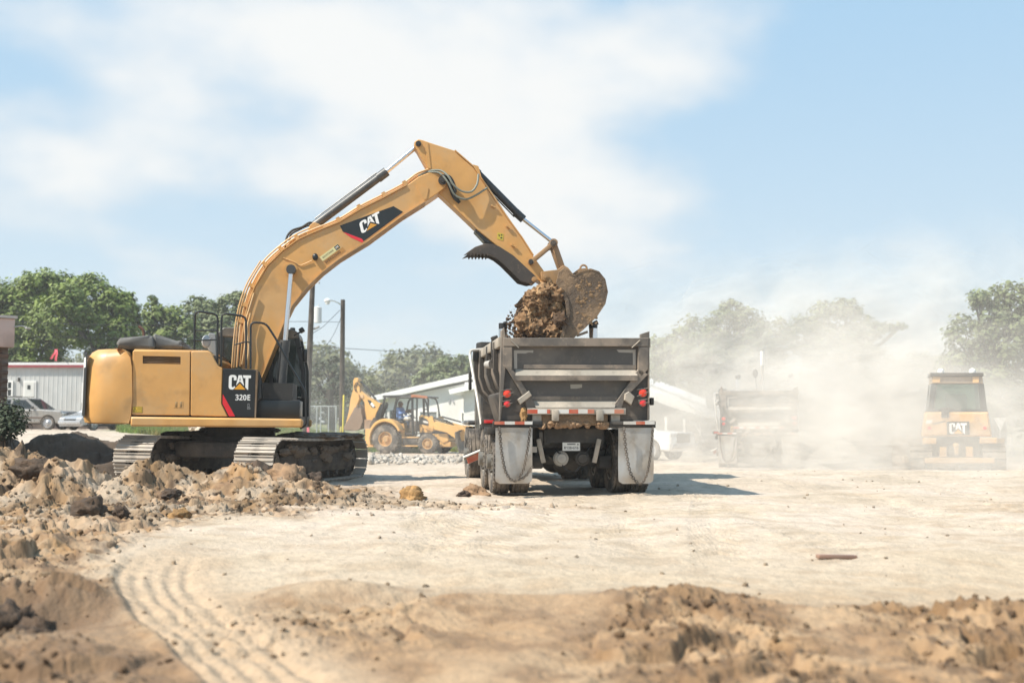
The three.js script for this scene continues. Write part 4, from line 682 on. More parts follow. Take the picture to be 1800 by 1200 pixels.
    const e = new MB(); e.prism(EP([[449.5, 651], [453.5, 651.5], [449.5, 734], [447, 734]], Z), Z - 0.06, Z + 0.008, 0.004); e.build('panel_edge', coated('brown edge trim', [0.16, 0.1, 0.05]), p);
    const k = new MB(); k.prism(EP([[453.5, 652], [457, 662], [460, 700], [452, 704], [450, 733]], Z - 0.06), Z - 0.3, Z - 0.06, 0.01); k.build('panel_return', M.black, X);
  }
  // hood: top plates, covers
  { const b = new MB(), x1 = E(366, 614, Z)[0]; b.box(x1 - xb, 0.05, 2.52, (x1 + xb) / 2, top - 0.035, 0, 0, 0, 0, 0.02); b.box(0.3, 0.3, 2.4, x1 + 0.02, top - 0.24, 0, 0, 0, 0.9); b.build('engine_hood', M.yellow, X); }
  {
    const cover = (x0, x1, y0, y1, z, d, seed) => { const g = new RoundedBoxGeometry(x1 - x0, y1 - y0, d, 6, 0.08), p = g.attributes.position; for (let i = 0; i < p.count; i++) { const x = p.getX(i), y = p.getY(i), w = p.getZ(i), k = noise3(x * 2.6 + seed, y * 3, w * 2.6) * 0.06 + noise3(x * 7 + seed, y * 6, w * 7) * 0.02; p.setXYZ(i, x + k, y + (y > 0 ? k * 1.2 - 0.12 * (x / (x1 - x0)) * Math.sign(seed) : 0), w + k); } const b = new MB(); b.add(g, b.mat((x0 + x1) / 2, (y0 + y1) / 2, z)); return b; };
    const a = E(207, 611, 0.9), c = E(268, 591, 0.9), e = E(272, 611, 0.9), f = E(322, 587, 0.9);
    cover(a[0], c[0] + 0.03, a[1] - 0.04, c[1] - 0.02, 0.35, 1.5, -3).build('hood_cover', (M.cover = coated('weathered grey cover', [0.085, 0.085, 0.082], { rough: 0.75, dust: 0.4, dustC: [0.2, 0.18, 0.16] })), X, 1.2); cover(e[0] - 0.04, f[0], e[1] - 0.04, f[1] - 0.05, 0.3, 1.4, 5).build('hood_cover', M.cover, X, 1.2);
    const m = new MB(); m.tube([E3(253, 592, 0.5), E3(251, 580, 0.5), E3(243, 573, 0.5)], 0.03, 6); m.build('exhaust_stub', coated('rusty pipe', [0.12, 0.05, 0.03]), X);
  }
  // toolbox and step
  { const b = new MB(), a = E(450, 733, 1.18), c = E(527, 704, 1.18); b.box(c[0] - a[0], c[1] - a[1], 0.7, (a[0] + c[0]) / 2, (a[1] + c[1]) / 2, 0.83, 0, 0, 0, 0.02); b.build('tool_box', M.black, X); const s = new MB(), u = E(466, 703, 1.1), w = E(524, 699, 1.1); s.box(w[0] - u[0], 0.03, 0.5, (u[0] + w[0]) / 2, u[1], 0.85, 0, 0, 0, 0.01); s.build('step_plate', M.blackDusty, X); }
  // handrails
  const rail = (list, c, r = 0.02, name = 'handrail') => { const b = new MB(); b.pipe(list.map(([x, y]) => E3(x, y, c)), r, 0.09, 8); return b.build(name, M.black, X); };
  rail([[341, 614], [342, 546.5], [382, 552], [381.5, 642]], 1.2); rail([[339, 598], [382, 597]], 1.2, 0.014); rail([[341, 580.5], [382, 580.5]], 1.2, 0.014);
  rail([[388, 644], [389, 550], [432, 556], [432, 648]], 1.2); rail([[411, 606], [433, 600], [441, 603]], 1.2, 0.012);
  rail([[440, 648], [440, 566], [467, 568], [485, 596], [503, 630], [537, 689], [538, 748], [527, 753]], 1.22, 0.02); rail([[494, 601], [491, 640], [484, 703]], 1.0, 0.018);
  { const b = new MB(), p = E3(362, 600, 1.1); b.add(new THREE.SphereGeometry(0.1, 16, 10), new THREE.Matrix4().compose(p, new THREE.Quaternion(), V(0.85, 1.2, 0.5))); b.cyl(p, E3(372, 594, 1.15), 0.012); b.build('mirror', plain('pale mirror housing', [0.42, 0.43, 0.44], 0.25), X); const t = new MB(); t.prism(roundPoly(EP([[366, 585], [378, 586], [380, 634], [370, 622], [364, 612]], 0.9), 0.03), 0.86, 0.9, 0.01); t.build('mirror_bracket', plain('pale grey plate', [0.3, 0.31, 0.31], 0.4), X); }
  // cab, on the far side of the boom
  {
    const c0 = -0.36, c1 = -1.32, pts = (c) => EP([[384, 738], [384, 590], [390, 581], [497, 582], [523, 588], [535, 650], [536, 738]], c);
    const q = pts(c0), cab = new THREE.Group(); cab.name = 'cab'; X.add(cab);
    const post = (name, list, m = M.black, th = 0.05) => { const b = new MB(); let o; for (const [za, zb] of [[c0 - th, c0], [c1, c1 + th]]) { const q2 = new MB(); q2.prism(list, za, zb, 0.006); o = q2.build(name, m, cab); } return o; };
    post('rear_pillar', EP([[380, 738], [380, 588], [393, 588], [393, 738]], c0)); post('door_pillar', EP([[426, 738], [426, 588], [436, 588], [436, 738]], c0)); post('middle_pillar', EP([[472, 738], [472, 588], [480, 588], [480, 738]], c0));
    post('front_pillar', EP([[516, 590], [525, 588], [537, 650], [537, 738], [529, 738], [529, 652]], c0));
    post('lower_panel', EP([[384, 738], [384, 660], [436, 660], [480, 690], [536, 700], [536, 738]], c0));
    const rf = new MB(); const a = E(382, 590, c0), b2 = E(524, 579, c0); rf.prism(roundPoly([[a[0], a[1] - 0.02], [a[0] - 0.02, a[1] + 0.05], [a[0] + 0.12, b2[1] + 0.02], [b2[0] - 0.1, b2[1]], [b2[0], b2[1] - 0.06], [b2[0] + 0.03, a[1] - 0.03]], 0.04), c1 - 0.01, c0 + 0.01, 0.02); rf.build('cab_roof', coated('grey cab roof', [0.05, 0.055, 0.052], { dust: 0.4 }), cab);
    for (const c of [c0 - 0.025, c1 + 0.025]) { const g = new MB(); g.prism(EP([[393, 660], [393, 590], [426, 590], [426, 660]], c), c - 0.004, c + 0.004); g.prism(EP([[436, 690], [436, 590], [472, 590], [472, 690]], c), c - 0.004, c + 0.004); g.prism(EP([[480, 692], [480, 590], [516, 590], [529, 652], [529, 698]], c), c - 0.004, c + 0.004); g.build('side_window', M.darkGlass, cab); }
    const fp = EP([[522, 590], [534, 650], [534, 700]], c0); const fg = new MB(); fg.prism([[fp[0][0], fp[0][1]], [fp[1][0], fp[1][1]], [fp[2][0], fp[2][1]], [fp[2][0] - 0.008, fp[2][1]], [fp[1][0] - 0.008, fp[1][1]], [fp[0][0] - 0.008, fp[0][1]]], c1 + 0.04, c0 - 0.04); fg.build('windscreen', M.darkGlass, cab);
    const bk = new MB(), r0 = E(384, 738, c0), r1 = E(384, 600, c0); bk.box(0.03, 0.75, 0.86, r0[0] + 0.02, r0[1] + 0.42, (c0 + c1) / 2); bk.box(0.9, 0.04, 0.86, r0[0] + 0.7, r0[1] + 0.03, (c0 + c1) / 2); bk.build('rear_panel', M.black, cab);
    const st = new MB(); st.box(0.5, 0.14, 0.5, r0[0] + 0.75, r0[1] + 0.55, -0.84, 0, 0, 0, 0.04); st.box(0.14, 0.75, 0.5, r0[0] + 0.5, r0[1] + 0.92, -0.84, 0, 0, -0.15, 0.05); for (const s of [-1, 1]) st.box(0.45, 0.3, 0.12, r0[0] + 0.9, r0[1] + 0.62, -0.84 + s * 0.3, 0, 0, 0, 0.03); st.build('seat', plain('seat cloth', [0.03, 0.03, 0.032], 0.9), cab);
    const lt = new MB(), lp = E3(530, 582, c0); lt.box(0.1, 0.1, 0.13, lp.x, lp.y + 0.02, c0 - 0.02, 0, 0, 0.6, 0.02); lt.cyl([lp.x, lp.y, c0 - 0.02], E3(516, 590, c0), 0.02); lt.box(0.1, 0.12, 0.12, lp.x - 0.2, lp.y + 0.03, c0 - 0.3, 0, 0, 0, 0.02); lt.build('work_lamp', M.black, cab);
    const mr = new MB(), mp = E3(531, 625, c0); mr.box(0.07, 0.25, 0.16, mp.x + 0.05, mp.y, c0 + 0.02, 0, 0.3, 0, 0.02); mr.tube([E3(524, 612, c0), E3(532, 609, c0 + 0.05), E3(535, 616, c0 + 0.05)], 0.012); mr.build('side_mirror', M.black, cab);
    const wp = new MB(); wp.cyl(E3(530, 636, c0), E3(537, 690, c0), 0.012); wp.build('wiper', M.black, cab);
  }
  // boom
  const H = 0.28;
  const upper = [[440, 690], [422.5, 644], [426, 600], [430, 565], [436, 537], [448, 504], [470, 467], [497, 441], [524, 421.5], [549, 410], [597, 390.5], [634, 368], [677.5, 346], [714.5, 326], [736, 310], [755, 303]];
  const tip = [[768, 302.5], [780, 306], [786.5, 316], [783, 329], [770, 339]];
  const lower = [[748, 354], [708, 379], [647, 424], [597, 454.5], [566.5, 478], [539, 505], [514, 536], [499, 567], [487, 598], [474, 630], [456, 674], [450, 696]];
  const inner = (l, k) => l;
  const boom = (() => { const b = new MB(); b.prism([...EP(upper, H), ...EP(tip, H), ...EP(lower, H)], -H, H, 0.012); return b.build('boom', M.yellow, X, 0.35); })();
  { const b = new MB(); ribbon(b, EP(lower.slice(0, -1), H).reverse(), 0.022, -H - 0.028, H + 0.028); b.build('bottom_plate', M.yellow, boom, 0.9); const t = new MB(); ribbon(t, EP(upper.slice(1, 14), H), 0.022, -H - 0.028, H + 0.028); t.build('top_plate', M.yellow, boom, 0.9); }
  { // stiffener near the tip, foot flange, weld seams
    const b = new MB(); b.prism(roundPoly(EP([[731, 325], [753, 330], [750, 349], [745, 352]], H), 0.01), H, H + 0.012); b.build('tip_plate', M.yellow, boom);
  }
  const up = EP(upper, H), nrm = up.map((p, i) => { const a = up[Math.max(0, i - 1)], c = up[Math.min(up.length - 1, i + 1)], l = Math.hypot(c[0] - a[0], c[1] - a[1]); return [-(c[1] - a[1]) / l, (c[0] - a[0]) / l]; });
  const tubeM = coated('pale yellow pipe paint', [0.66, 0.4, 0.16], { dust: 0.35, dustC: [0.5, 0.4, 0.3] });
  for (const [k, z, from, to, r] of [[0.075, 0.25, 1, 15, 0.018], [0.08, 0.18, 1, 15, 0.018], [0.13, 0.21, 1, 9, 0.017], [0.17, 0.25, 1, 6, 0.016], [0.075, 0.05, 2, 15, 0.018], [0.075, -0.15, 2, 15, 0.018], [0.11, -0.24, 2, 15, 0.018]]) {
    const b = new MB(), list = []; for (let i = from; i <= to; i++) list.push(V(up[i][0] + nrm[i][0] * k, up[i][1] + nrm[i][1] * k, z)); b.tube(list, r, 6, 60); b.build('hydraulic_pipe', tubeM, boom);
  }
  for (const i of [3, 4, 5, 6, 7, 8, 10, 11, 12, 13]) { const b = new MB(), a = Math.atan2(-nrm[i][0], nrm[i][1]); b.box(0.07, 0.11, 0.5, up[i][0] + nrm[i][0] * 0.055, up[i][1] + nrm[i][1] * 0.055, 0.03, 0, 0, a); b.build('pipe_clamp', M.yellow, boom); }
  // lettering on the boom
  {
    const z = H + 0.002, o = EP([[597.3, 396.5], [691.4, 362.2], [708.4, 372.5], [650, 416], [636, 426], [616, 417], [602, 406.8]], H), a = E(601, 407, H), c = E(708.4, 372.5, H);
    const ang = Math.atan2(E(690, 370, H)[1] - E(640, 403.5, H)[1], E(690, 370, H)[0] - E(640, 403.5, H)[0]);
    const w = 1.45, hgt = 0.78, b0 = E(604, 441, H);
    const uvOf = (p) => { const dx = p[0] - b0[0], dy = p[1] - b0[1], cs = Math.cos(ang), sn = Math.sin(ang); return [(dx * cs + dy * sn) / w * 1024, 551 - (-dx * sn + dy * cs) / hgt * 551]; };
    const tex = canvasTex(1024, 551, (x) => {
      x.fillStyle = '#1d2326'; x.fillRect(0, 0, 1024, 551);
      x.fillStyle = '#e0303c'; pathOn(x, [[602, 407], [641, 421.5], [637, 428], [616, 418], [600, 405]].map(([u, v]) => uvOf(E(u, v, H)))); x.fill();
      const p = uvOf(E(632.5, 411.5, H)), q = uvOf(E(630, 391, H)), tr = uvOf(E(666, 369.5, H));   // lower left, upper left, upper right
      x.save(); x.transform((tr[0] - q[0]) / 100, (tr[1] - q[1]) / 100, (p[0] + 22 - q[0] - 6) / 62, (p[1] + 10 - q[1]) / 62, q[0] - 2, q[1] + 2); drawMark(x, 0, 0, 1, '#f4f2ee', '#d99a3a', '#1d2326'); x.restore();
    });
    sheet('boom_lettering', o, z, decalMat('boom lettering', tex, 0.4), boom, [b0[0], b0[1], w, hgt], ang);
    // owner's plate and number
    const pl = EP([[564.5, 450.5], [593.5, 431], [600, 434.5], [600, 437], [569, 459.5]], H), pa = E(567, 459, H), pb = E(599, 435.5, H), an = Math.atan2(pb[1] - pa[1], pb[0] - pa[0]), L = Math.hypot(pb[0] - pa[0], pb[1] - pa[1]);
    const t2 = canvasTex(512, 128, (x) => { x.fillStyle = '#d8cf9a'; x.fillRect(0, 0, 512, 128); x.fillStyle = '#2b2a22'; x.font = 'bold 62px sans-serif'; x.fillText('MUSTANG', 42, 84); x.fillStyle = '#17191a'; x.fillRect(396, 10, 112, 108); drawMark(x, 412, 36, 0.8, '#f1efe9', '#e0a030', '#17191a'); });
    const cs = Math.cos(an), sn = Math.sin(an), R2 = (u, v) => [pa[0] + u * cs - v * sn, pa[1] + u * sn + v * cs];
    sheet('owner_plate', [R2(0, 0), R2(L, 0), R2(L, 0.1), R2(0, 0.1)], z, decalMat('owner plate print', t2), boom, [pa[0], pa[1], L, 0.1], an);
    const t3 = canvasTex(512, 96, (x) => { x.fillStyle = '#b58346'; x.fillRect(0, 0, 512, 96); x.fillStyle = '#3d2a1c'; x.font = 'bold 88px sans-serif'; x.save(); x.scale(0.93, 1); x.fillText('WBK02660', 8, 80); x.restore(); });
    const pc = E(573, 465, H), R3 = (u, v) => [pc[0] + u * cs - v * sn, pc[1] + u * sn + v * cs];
    sheet('number_stencil', [R3(0, 0), R3(0.46, 0), R3(0.46, 0.085), R3(0, 0.085)], z, decalMat('stencilled number', t3), boom, [pc[0], pc[1], 0.46, 0.085], an);
  }
  { const b = new MB(), p = E3(554, 452, H); b.add(new THREE.SphereGeometry(0.07, 14, 10), new THREE.Matrix4().compose(V(p.x, p.y, H + 0.04), new THREE.Quaternion(), V(0.8, 1, 0.7))); b.cyl([p.x, p.y - 0.02, H], [p.x, p.y - 0.02, H + 0.05], 0.03); b.build('boom_lamp', M.black, boom); const w = new MB(); w.tube([E3(497, 453, H + 0.01), E3(520, 462, H + 0.015), E3(526, 466, H + 0.015), E3(548, 458, H + 0.02)], 0.009, 5); w.build('lamp_wire', tubeM, boom); }
  const pin = (name, px, py, z0, z1, r, m = M.blackDusty, parent = X) => { const b = new MB(), p = E3(px, py, z1); b.cyl([p.x, p.y, z0], [p.x, p.y, z1], r, r, 18); b.cyl([p.x, p.y, z1], [p.x, p.y, z1 + 0.02], r * 0.55, r * 0.5, 10); return b.build(name, m, parent); };
  pin('boom_pin', 778, 316.5, -0.34, 0.34, 0.085); pin('cylinder_pin', 511, 473.5, -0.46, 0.46, 0.09, M.black);
  { const b = new MB(), p = E(511, 473.5, H); b.cyl([p[0], p[1], -H - 0.03], [p[0], p[1], H + 0.03], 0.13, 0.13, 24); b.build('pin_boss', M.yellow, boom); }
  // cylinders
  const cylinder = (name, a, mid, e, z, r, rr, o = {}) => {
    const g = new THREE.Group(); g.name = name; X.add(g); const A = E3(...a, z), Mi = E3(...mid, z), B = E3(...e, z), u = B.clone().sub(A).normalize();
    const b = new MB(); b.cyl(A, Mi, r, r, 20); b.cyl(Mi.clone().addScaledVector(u, -0.2), Mi.clone().addScaledVector(u, 0.02), r * 1.16, r * 1.16, 20); b.cyl(A.clone().addScaledVector(u, -0.02), A.clone().addScaledVector(u, 0.1), r * 1.12, r * 1.12, 20); b.build('barrel', o.m ?? M.black, g);
    const q = new MB(); q.cyl(Mi, B, rr, rr, 16); q.build('rod', M.chrome, g);
    for (const p of [A, B]) { const ey = new MB(); ey.cyl([p.x, p.y, z - r * 0.8], [p.x, p.y, z + r * 0.8], r * 1.05, r * 1.05, 18); ey.build('rod_eye', o.m ?? M.black, g); }
    if (o.pipe) { const h = new MB(), s = u.clone().cross(V(0, 0, 1)).multiplyScalar(o.pipe * r * 1.25); h.tube([A.clone().add(s).addScaledVector(u, 0.12), Mi.clone().add(s).addScaledVector(u, -0.15)], 0.014, 5, 4); h.build('feed_pipe', o.m ?? M.black, g); }
    return g;
  };
  const dk = coated('dark grey cylinder paint', [0.055, 0.056, 0.056], { rough: 0.45, dust: 0.2, stain: 0.2 });
  cylinder('boom_cylinder', [492, 715], [500.5, 600], [511.5, 473.5], 0.42, 0.085, 0.047, { m: dk }); cylinder('boom_cylinder', [492, 715], [500.5, 600], [511.5, 473.5], -0.36, 0.085, 0.047, { m: dk });
  cylinder('stick_cylinder', [550.5, 398], [678, 302.5], [735, 255], 0, 0.082, 0.048, { m: dk, pipe: -1 });
  { const b = new MB(); b.prism(roundPoly(EP([[538, 416], [543, 398], [551, 390], [561, 394], [572, 402]], 0.1), 0.03), 0.09, 0.13, 0.008); b.prism(roundPoly(EP([[538, 416], [543, 398], [551, 390], [561, 394], [572, 402]], 0.1), 0.03), -0.13, -0.09, 0.008); b.build('cylinder_lug', M.yellow, boom); }
  // stick
  const K = 0.2;
  const stick = (() => { const b = new MB(); b.prism([...EP([[727.5, 256], [729, 248.5], [735.4, 244.5], [743, 246], [757, 251], [799, 264.5], [832, 293], [857, 331], [889, 379.5], [917, 417.5], [937, 449], [956, 475.5], [962, 484], [961, 493], [953, 497], [943, 491], [883, 440], [838, 403], [806.7, 373], [770, 338.5], [755, 300], [748, 290], [733, 263]], K)], -K, K, 0.012); return b.build('stick', M.yellow, X, 0.35); })();
  { const b = new MB(); ribbon(b, EP([[799, 264.5], [832, 293], [857, 331], [889, 379.5], [917, 417.5], [937, 449]], K), 0.02, -K - 0.02, K + 0.02); b.build('stick_top_plate', M.yellow, stick, 0.9);
    const c = new MB(); c.prism(roundPoly(EP([[745, 249], [752, 250], [757, 296], [752, 296]], K), 0.01), K, K + 0.012); c.build('stick_rib', M.yellow, stick);
    for (const [x, y] of [[867, 363], [893, 399], [902, 432]]) { const l = new MB(), p = E3(x, y, K); l.cyl([p.x - 0.03, p.y + 0.02, K], [p.x - 0.03, p.y + 0.02, K + 0.05], 0.02); l.box(0.1, 0.03, 0.03, p.x, p.y, K + 0.03, 0, 0, -0.3); l.build('pipe_lug', M.yellow, stick); }
    const t = canvasTex(128, 128, (x) => { x.fillStyle = '#c7b245'; x.fillRect(0, 0, 128, 128); x.fillStyle = '#3a3416'; pathOn(x, [[20, 20], [60, 30], [44, 70]]); x.fill(); x.fillRect(64, 72, 40, 30); x.fillRect(74, 16, 30, 30); }), p = E(879, 415.5, K);
    sheet('warning_decal', [[p[0] - 0.06, p[1] - 0.05], [p[0] + 0.06, p[1] - 0.08], [p[0] + 0.07, p[1] + 0.05], [p[0] - 0.05, p[1] + 0.08]], K + 0.002, decalMat('stick warning print', t), stick, [p[0] - 0.06, p[1] - 0.07, 0.13, 0.13]);
    const h = new MB(); h.tube([E3(842, 308, 0.16), E3(861, 334, 0.18), E3(889, 377, 0.18), E3(914, 413, 0.16), E3(921, 425, 0.1)], 0.014, 5, 30); h.build('stick_pipe', tubeM, stick); }
  pin('stick_cylinder_pin', 735.4, 252, -0.24, 0.24, 0.055); 
  // hoses at the joint
  const hose = (list, z, r, m, name = 'hydraulic_hose') => { const b = new MB(); b.tube(list.map(([x, y, k]) => E3(x, y, z + (k ?? 0))), r, 7, 40); b.build(name, m, X); };
  const grey = plain('grey braided hose', [0.2, 0.21, 0.17], 0.55);
  hose([[735, 309], [757, 300], [775, 300, 0.05], [788, 310, 0.12], [798, 326, 0.14], [812, 336, 0.12], [828, 337, 0.1], [838, 325, 0.08], [841, 306, 0.02]], 0.24, 0.021, grey); hose([[752, 302], [772, 304, 0.06], [787, 320, 0.12], [800, 343, 0.1], [818, 350, 0.08], [838, 342, 0.04], [856, 330, 0]], 0.25, 0.02, grey);
  hose([[781, 306], [790, 314], [794, 328], [798, 340], [806, 352]], 0.3, 0.03, M.hose); hose([[784, 312], [790, 326], [798, 346], [808, 356]], 0.26, 0.035, M.hose); hose([[776, 308], [790, 310], [799, 326], [801, 338]], 0.33, 0.024, M.hose);
  hose([[500, 434, 0.03], [505, 414], [513, 405], [530, 399], [545, 391], [554, 396]], 0.1, 0.022, M.hose); hose([[508, 426], [511, 412], [524, 404], [542, 396], [551, 397]], -0.05, 0.022, M.hose);
  hose([[425, 640], [431, 600], [430, 570], [437, 545], [446, 515]], 0.33, 0.02, tubeM); hose([[432, 648], [437, 610], [434, 580], [440, 550]], 0.36, 0.02, tubeM);
  // bucket cylinder and links
  cylinder('bucket_cylinder', [835, 299.5], [919, 384.5], [972.5, 426.5], 0, 0.072, 0.04, { m: plain('black cylinder paint', [0.018, 0.02, 0.022], 0.4), pipe: 1 });
  { const b = new MB(); for (const s of [-1, 1]) b.prism(roundPoly(EP([[826, 296], [831, 289], [841, 292], [846, 310], [838, 312]], 0.1), 0.02), s * 0.1 - 0.015, s * 0.1 + 0.015, 0.004); b.build('cylinder_lug', M.yellow, stick); }
  const link = (name, a, e, z, w, th, m) => { const b = new MB(), A = E(...a, z), B = E(...e, z), l = Math.hypot(B[0] - A[0], B[1] - A[1]), an = Math.atan2(B[1] - A[1], B[0] - A[0]); for (const s of [-1, 1]) { b.box(l, w, th, (A[0] + B[0]) / 2, (A[1] + B[1]) / 2, s * z, 0, 0, an, 0.01); for (const p of [A, B]) b.cyl([p[0], p[1], s * z - th * 0.7], [p[0], p[1], s * z + th * 0.7], w * 0.72, w * 0.72, 18); } return b.build(name, m, X); };
  const linkM = coated('muddy yellow link', [0.42, 0.24, 0.1], { rough: 0.7, dust: 0.6, dustC: [0.3, 0.2, 0.13] });
  link('idler_link', [933.5, 460], [973, 427], 0.245, 0.085, 0.05, linkM); link('bucket_link', [973, 427], [989.5, 474], 0.13, 0.11, 0.1, linkM);
  pin('link_pin', 973, 427, -0.3, 0.3, 0.06); pin('bucket_pin', 958, 486, -0.34, 0.34, 0.07, linkM); pin('bucket_pin', 990, 474, -0.3, 0.3, 0.06, linkM); pin('link_pin', 933.5, 460, -0.29, 0.29, 0.05);
  // thumb
  {
    const m = coated('worn dark thumb steel', [0.055, 0.045, 0.038], { rough: 0.7, dust: 0.4, dustC: [0.24, 0.17, 0.12] }), b = new MB();
    const list = [[814.8, 449], [822, 443], [835, 434], [851, 428.6], [866, 429], [877, 433], [902, 449], [930, 475], [944, 488], [940, 496], [930, 498], [914, 493.5], [899, 478], [883, 462], [871, 452.5], [862, 448]];
    for (let x = 858; x > 822; x -= 6) list.push([x + 1.5, 446.5 + (x > 850 ? 1 : 0)], [x - 1, 450.5], [x - 3, 446]);
    for (const s of [-1, 1]) b.prism(EP(list, s > 0 ? 0.24 : 0.24), s * 0.24 - 0.03, s * 0.24 + 0.03, 0.006);
    const c = EP([[836, 438], [851, 433], [877, 437], [902, 453], [930, 478], [924, 486], [899, 470], [880, 452], [860, 443]], 0.24); b.prism(c, -0.22, 0.22); const th = b.build('thumb', m, X, 0.4);
    const k = new MB(); k.prism(roundPoly(EP([[833.5, 405], [839, 400.5], [846, 402], [868, 414], [884, 434], [866, 429], [852, 425]], 0.16), 0.02), -0.16, 0.16, 0.01, [EP([[837, 405], [841, 404], [841, 408], [837, 408]], 0.16)]); k.build('thumb_bracket', M.black, th);
    pin('thumb_pin', 940, 490.5, -0.33, 0.33, 0.055, linkM, th);
  }
  // bucket
  {
    const W = 0.62, m = coated('earth crusted bucket steel', [0.12, 0.085, 0.058], { fine: true, rough: 0.85, dust: 0.85, dustC: [0.3, 0.195, 0.11], stain: 0.4, metres: 1.3, bump: 0.02, vary: 0.2 });
    const back = [[1009, 483], [1021, 476], [1038, 472], [1053, 477], [1064, 491], [1068.5, 513], [1064, 534], [1049, 557], [1029, 576], [1010, 593], [990, 612]], front = [[980, 612], [986, 585], [996, 550], [993, 528], [984, 512], [977.5, 497], [982, 478], [992, 470], [1001, 476]];
    const sh = new MB(); ribbon(sh, EP([[1001, 479], ...back], W).reverse(), 0.03, -W - 0.03, W + 0.03); const bk = sh.build('bucket', m, X, 0.9);
    for (const s of [-1, 1]) { const b = new MB(); b.prism(EP([...back, ...front], W), s * W - 0.02, s * W + 0.02, 0.006); b.build('side_plate', m, bk, 0.4); const c = new MB(); c.prism(EP([[980, 606], [986, 585], [996, 550], [993, 528], [987, 516], [993, 514], [999, 527], [1002, 550], [992, 587], [986, 608]], W), s * (W + 0.03) - 0.015, s * (W + 0.03) + 0.015, 0.004); c.build('side_cutter', m, bk, 0.4); }
    for (const s of [-1, 1]) { const ear = new MB(); ear.prism(roundPoly(EP([[950, 478], [962, 476], [980, 474], [990, 466.5], [998, 470], [1010, 485], [985, 502], [966, 497], [952, 493]], 0.28), 0.03), s * 0.28 - 0.03, s * 0.28 + 0.03, 0.006); ear.build('bucket_ear', linkM, bk, 0.4); }
    const eye = new MB(), ep = E3(1026, 471.5, 0); eye.add(new THREE.TorusGeometry(0.065, 0.02, 8, 18), eye.mat(ep.x, ep.y, 0)); eye.prism(EP([[1006, 481], [1018, 472], [1032, 471], [1036, 474], [1020, 479]], 0.1), -0.1, 0.1); eye.build('lifting_eye', linkM, bk);
    for (let i = 0; i < 5; i++) { const t = new MB(), p = E3(985, 612, W); t.box(0.09, 0.26, 0.08, p.x - 0.03, p.y - 0.1, -0.5 + i * 0.25, 0, 0, -0.35, 0.015); t.build('tooth', m, bk); }
    const stk = new MB(), Rb = rng(77); for (let i = 0; i < 60; i++) { const p = E3(1012 + Rb() * 46, 492 + Rb() * 84, W + 0.015); if (p.x) { const [u, v] = [(p.x), p.y]; const qx = 1012 + 0; stk.add(lumpGeo(i % 5 + 20, 0.012 + 0.05 * Rb() * Rb() * Rb(), 2, 0.7, 1.8, [1.3, 1, 0.3]), stk.mat(u * 0.985 + E(1030, 530, W)[0] * 0.015, v, W + 0.02)); } }
    stk.build('stuck_earth', soilMat('earth stuck to the bucket', [0.25, 0.155, 0.08]), bk, 1.2);
    // the load sliding out: a thing of its own
    const T = thing('soil_load', 'clumps of brown soil sliding out of the raised excavator bucket', 'soil'); const Rl = rng(91), lm = soilMat('loose brown soil', [0.2, 0.115, 0.055], 0.7), lm2 = soilMat('loose pale soil', [0.31, 0.195, 0.1], 0.7), lm3 = soilMat('loose dark soil', [0.08, 0.047, 0.026], 0.7);
    X.updateMatrixWorld(true);
    const w = (px, py, z) => X.localToWorld(E3(px, py, z)), heap = [new MB(), new MB(), new MB()];
    const inside = (x, y) => { const l = y < 520 ? lerp(960, 930, (y - 508) / 12) : y < 552 ? lerp(930, 914, (y - 520) / 32) : 913, r = y < 530 ? lerp(982, 992, (y - 508) / 22) : 994; return x > l && x < r; };
    for (let i = 0, n = 0; n < 620 && i < 9000; i++) { const x = 910 + Rl() * 86, y = 508 + Rl() * 92; if (!inside(x, y)) continue; n++; const z = (Rl() - 0.4) * 0.95, s = 0.018 + 0.15 * Math.pow(Rl(), 4.5), p = w(x, y, z), k = x < 935 ? (Rl() < 0.6 ? 2 : 0) : Rl() < 0.35 ? 1 : Rl() < 0.75 ? 0 : 2; heap[k].add(lumpGeo(i % 9 + 30, s, s > 0.08 ? 4 : 2, s > 0.08 ? 0.5 : 0.38, 1.6), heap[k].mat(p.x, p.y, p.z, Rl() * 6, Rl() * 6, Rl() * 6)); }
    for (const [x, y, s, k] of [[970, 522, 0.16, 1], [938, 548, 0.17, 1], [975, 560, 0.2, 0], [950, 575, 0.2, 0], [965, 545, 0.16, 2], [930, 580, 0.15, 2], [985, 585, 0.18, 0], [925, 560, 0.12, 2], [972, 540, 0.15, 1]]) { const p = w(x, y, 0.35); heap[k].add(lumpGeo(x % 7 + 50, s, 5, 0.65, 2.1), heap[k].mat(p.x, p.y, p.z, x, y, 0)); }
    heap.forEach((h, k) => h.build('soil_clump', [lm, lm2, lm3][k], T, 1.2));
    const f = new MB(); for (let i = 0; i < 420; i++) { const x = 924 - 34 * Math.pow(Rl(), 1.8), y = 528 + 72 * Math.sqrt(Rl()), p = w(x, y, (Rl() - 0.4) * 0.9); f.add(lumpGeo(i % 4 + 30, 0.006 + 0.034 * Math.pow(Rl(), 4), 1, 0.5, 1.5), f.mat(p.x, p.y, p.z, Rl() * 6)); } const fo = f.build('falling_crumbs', lm3, T, 1.2); fo.userData.kind = 'stuff';
  }
}

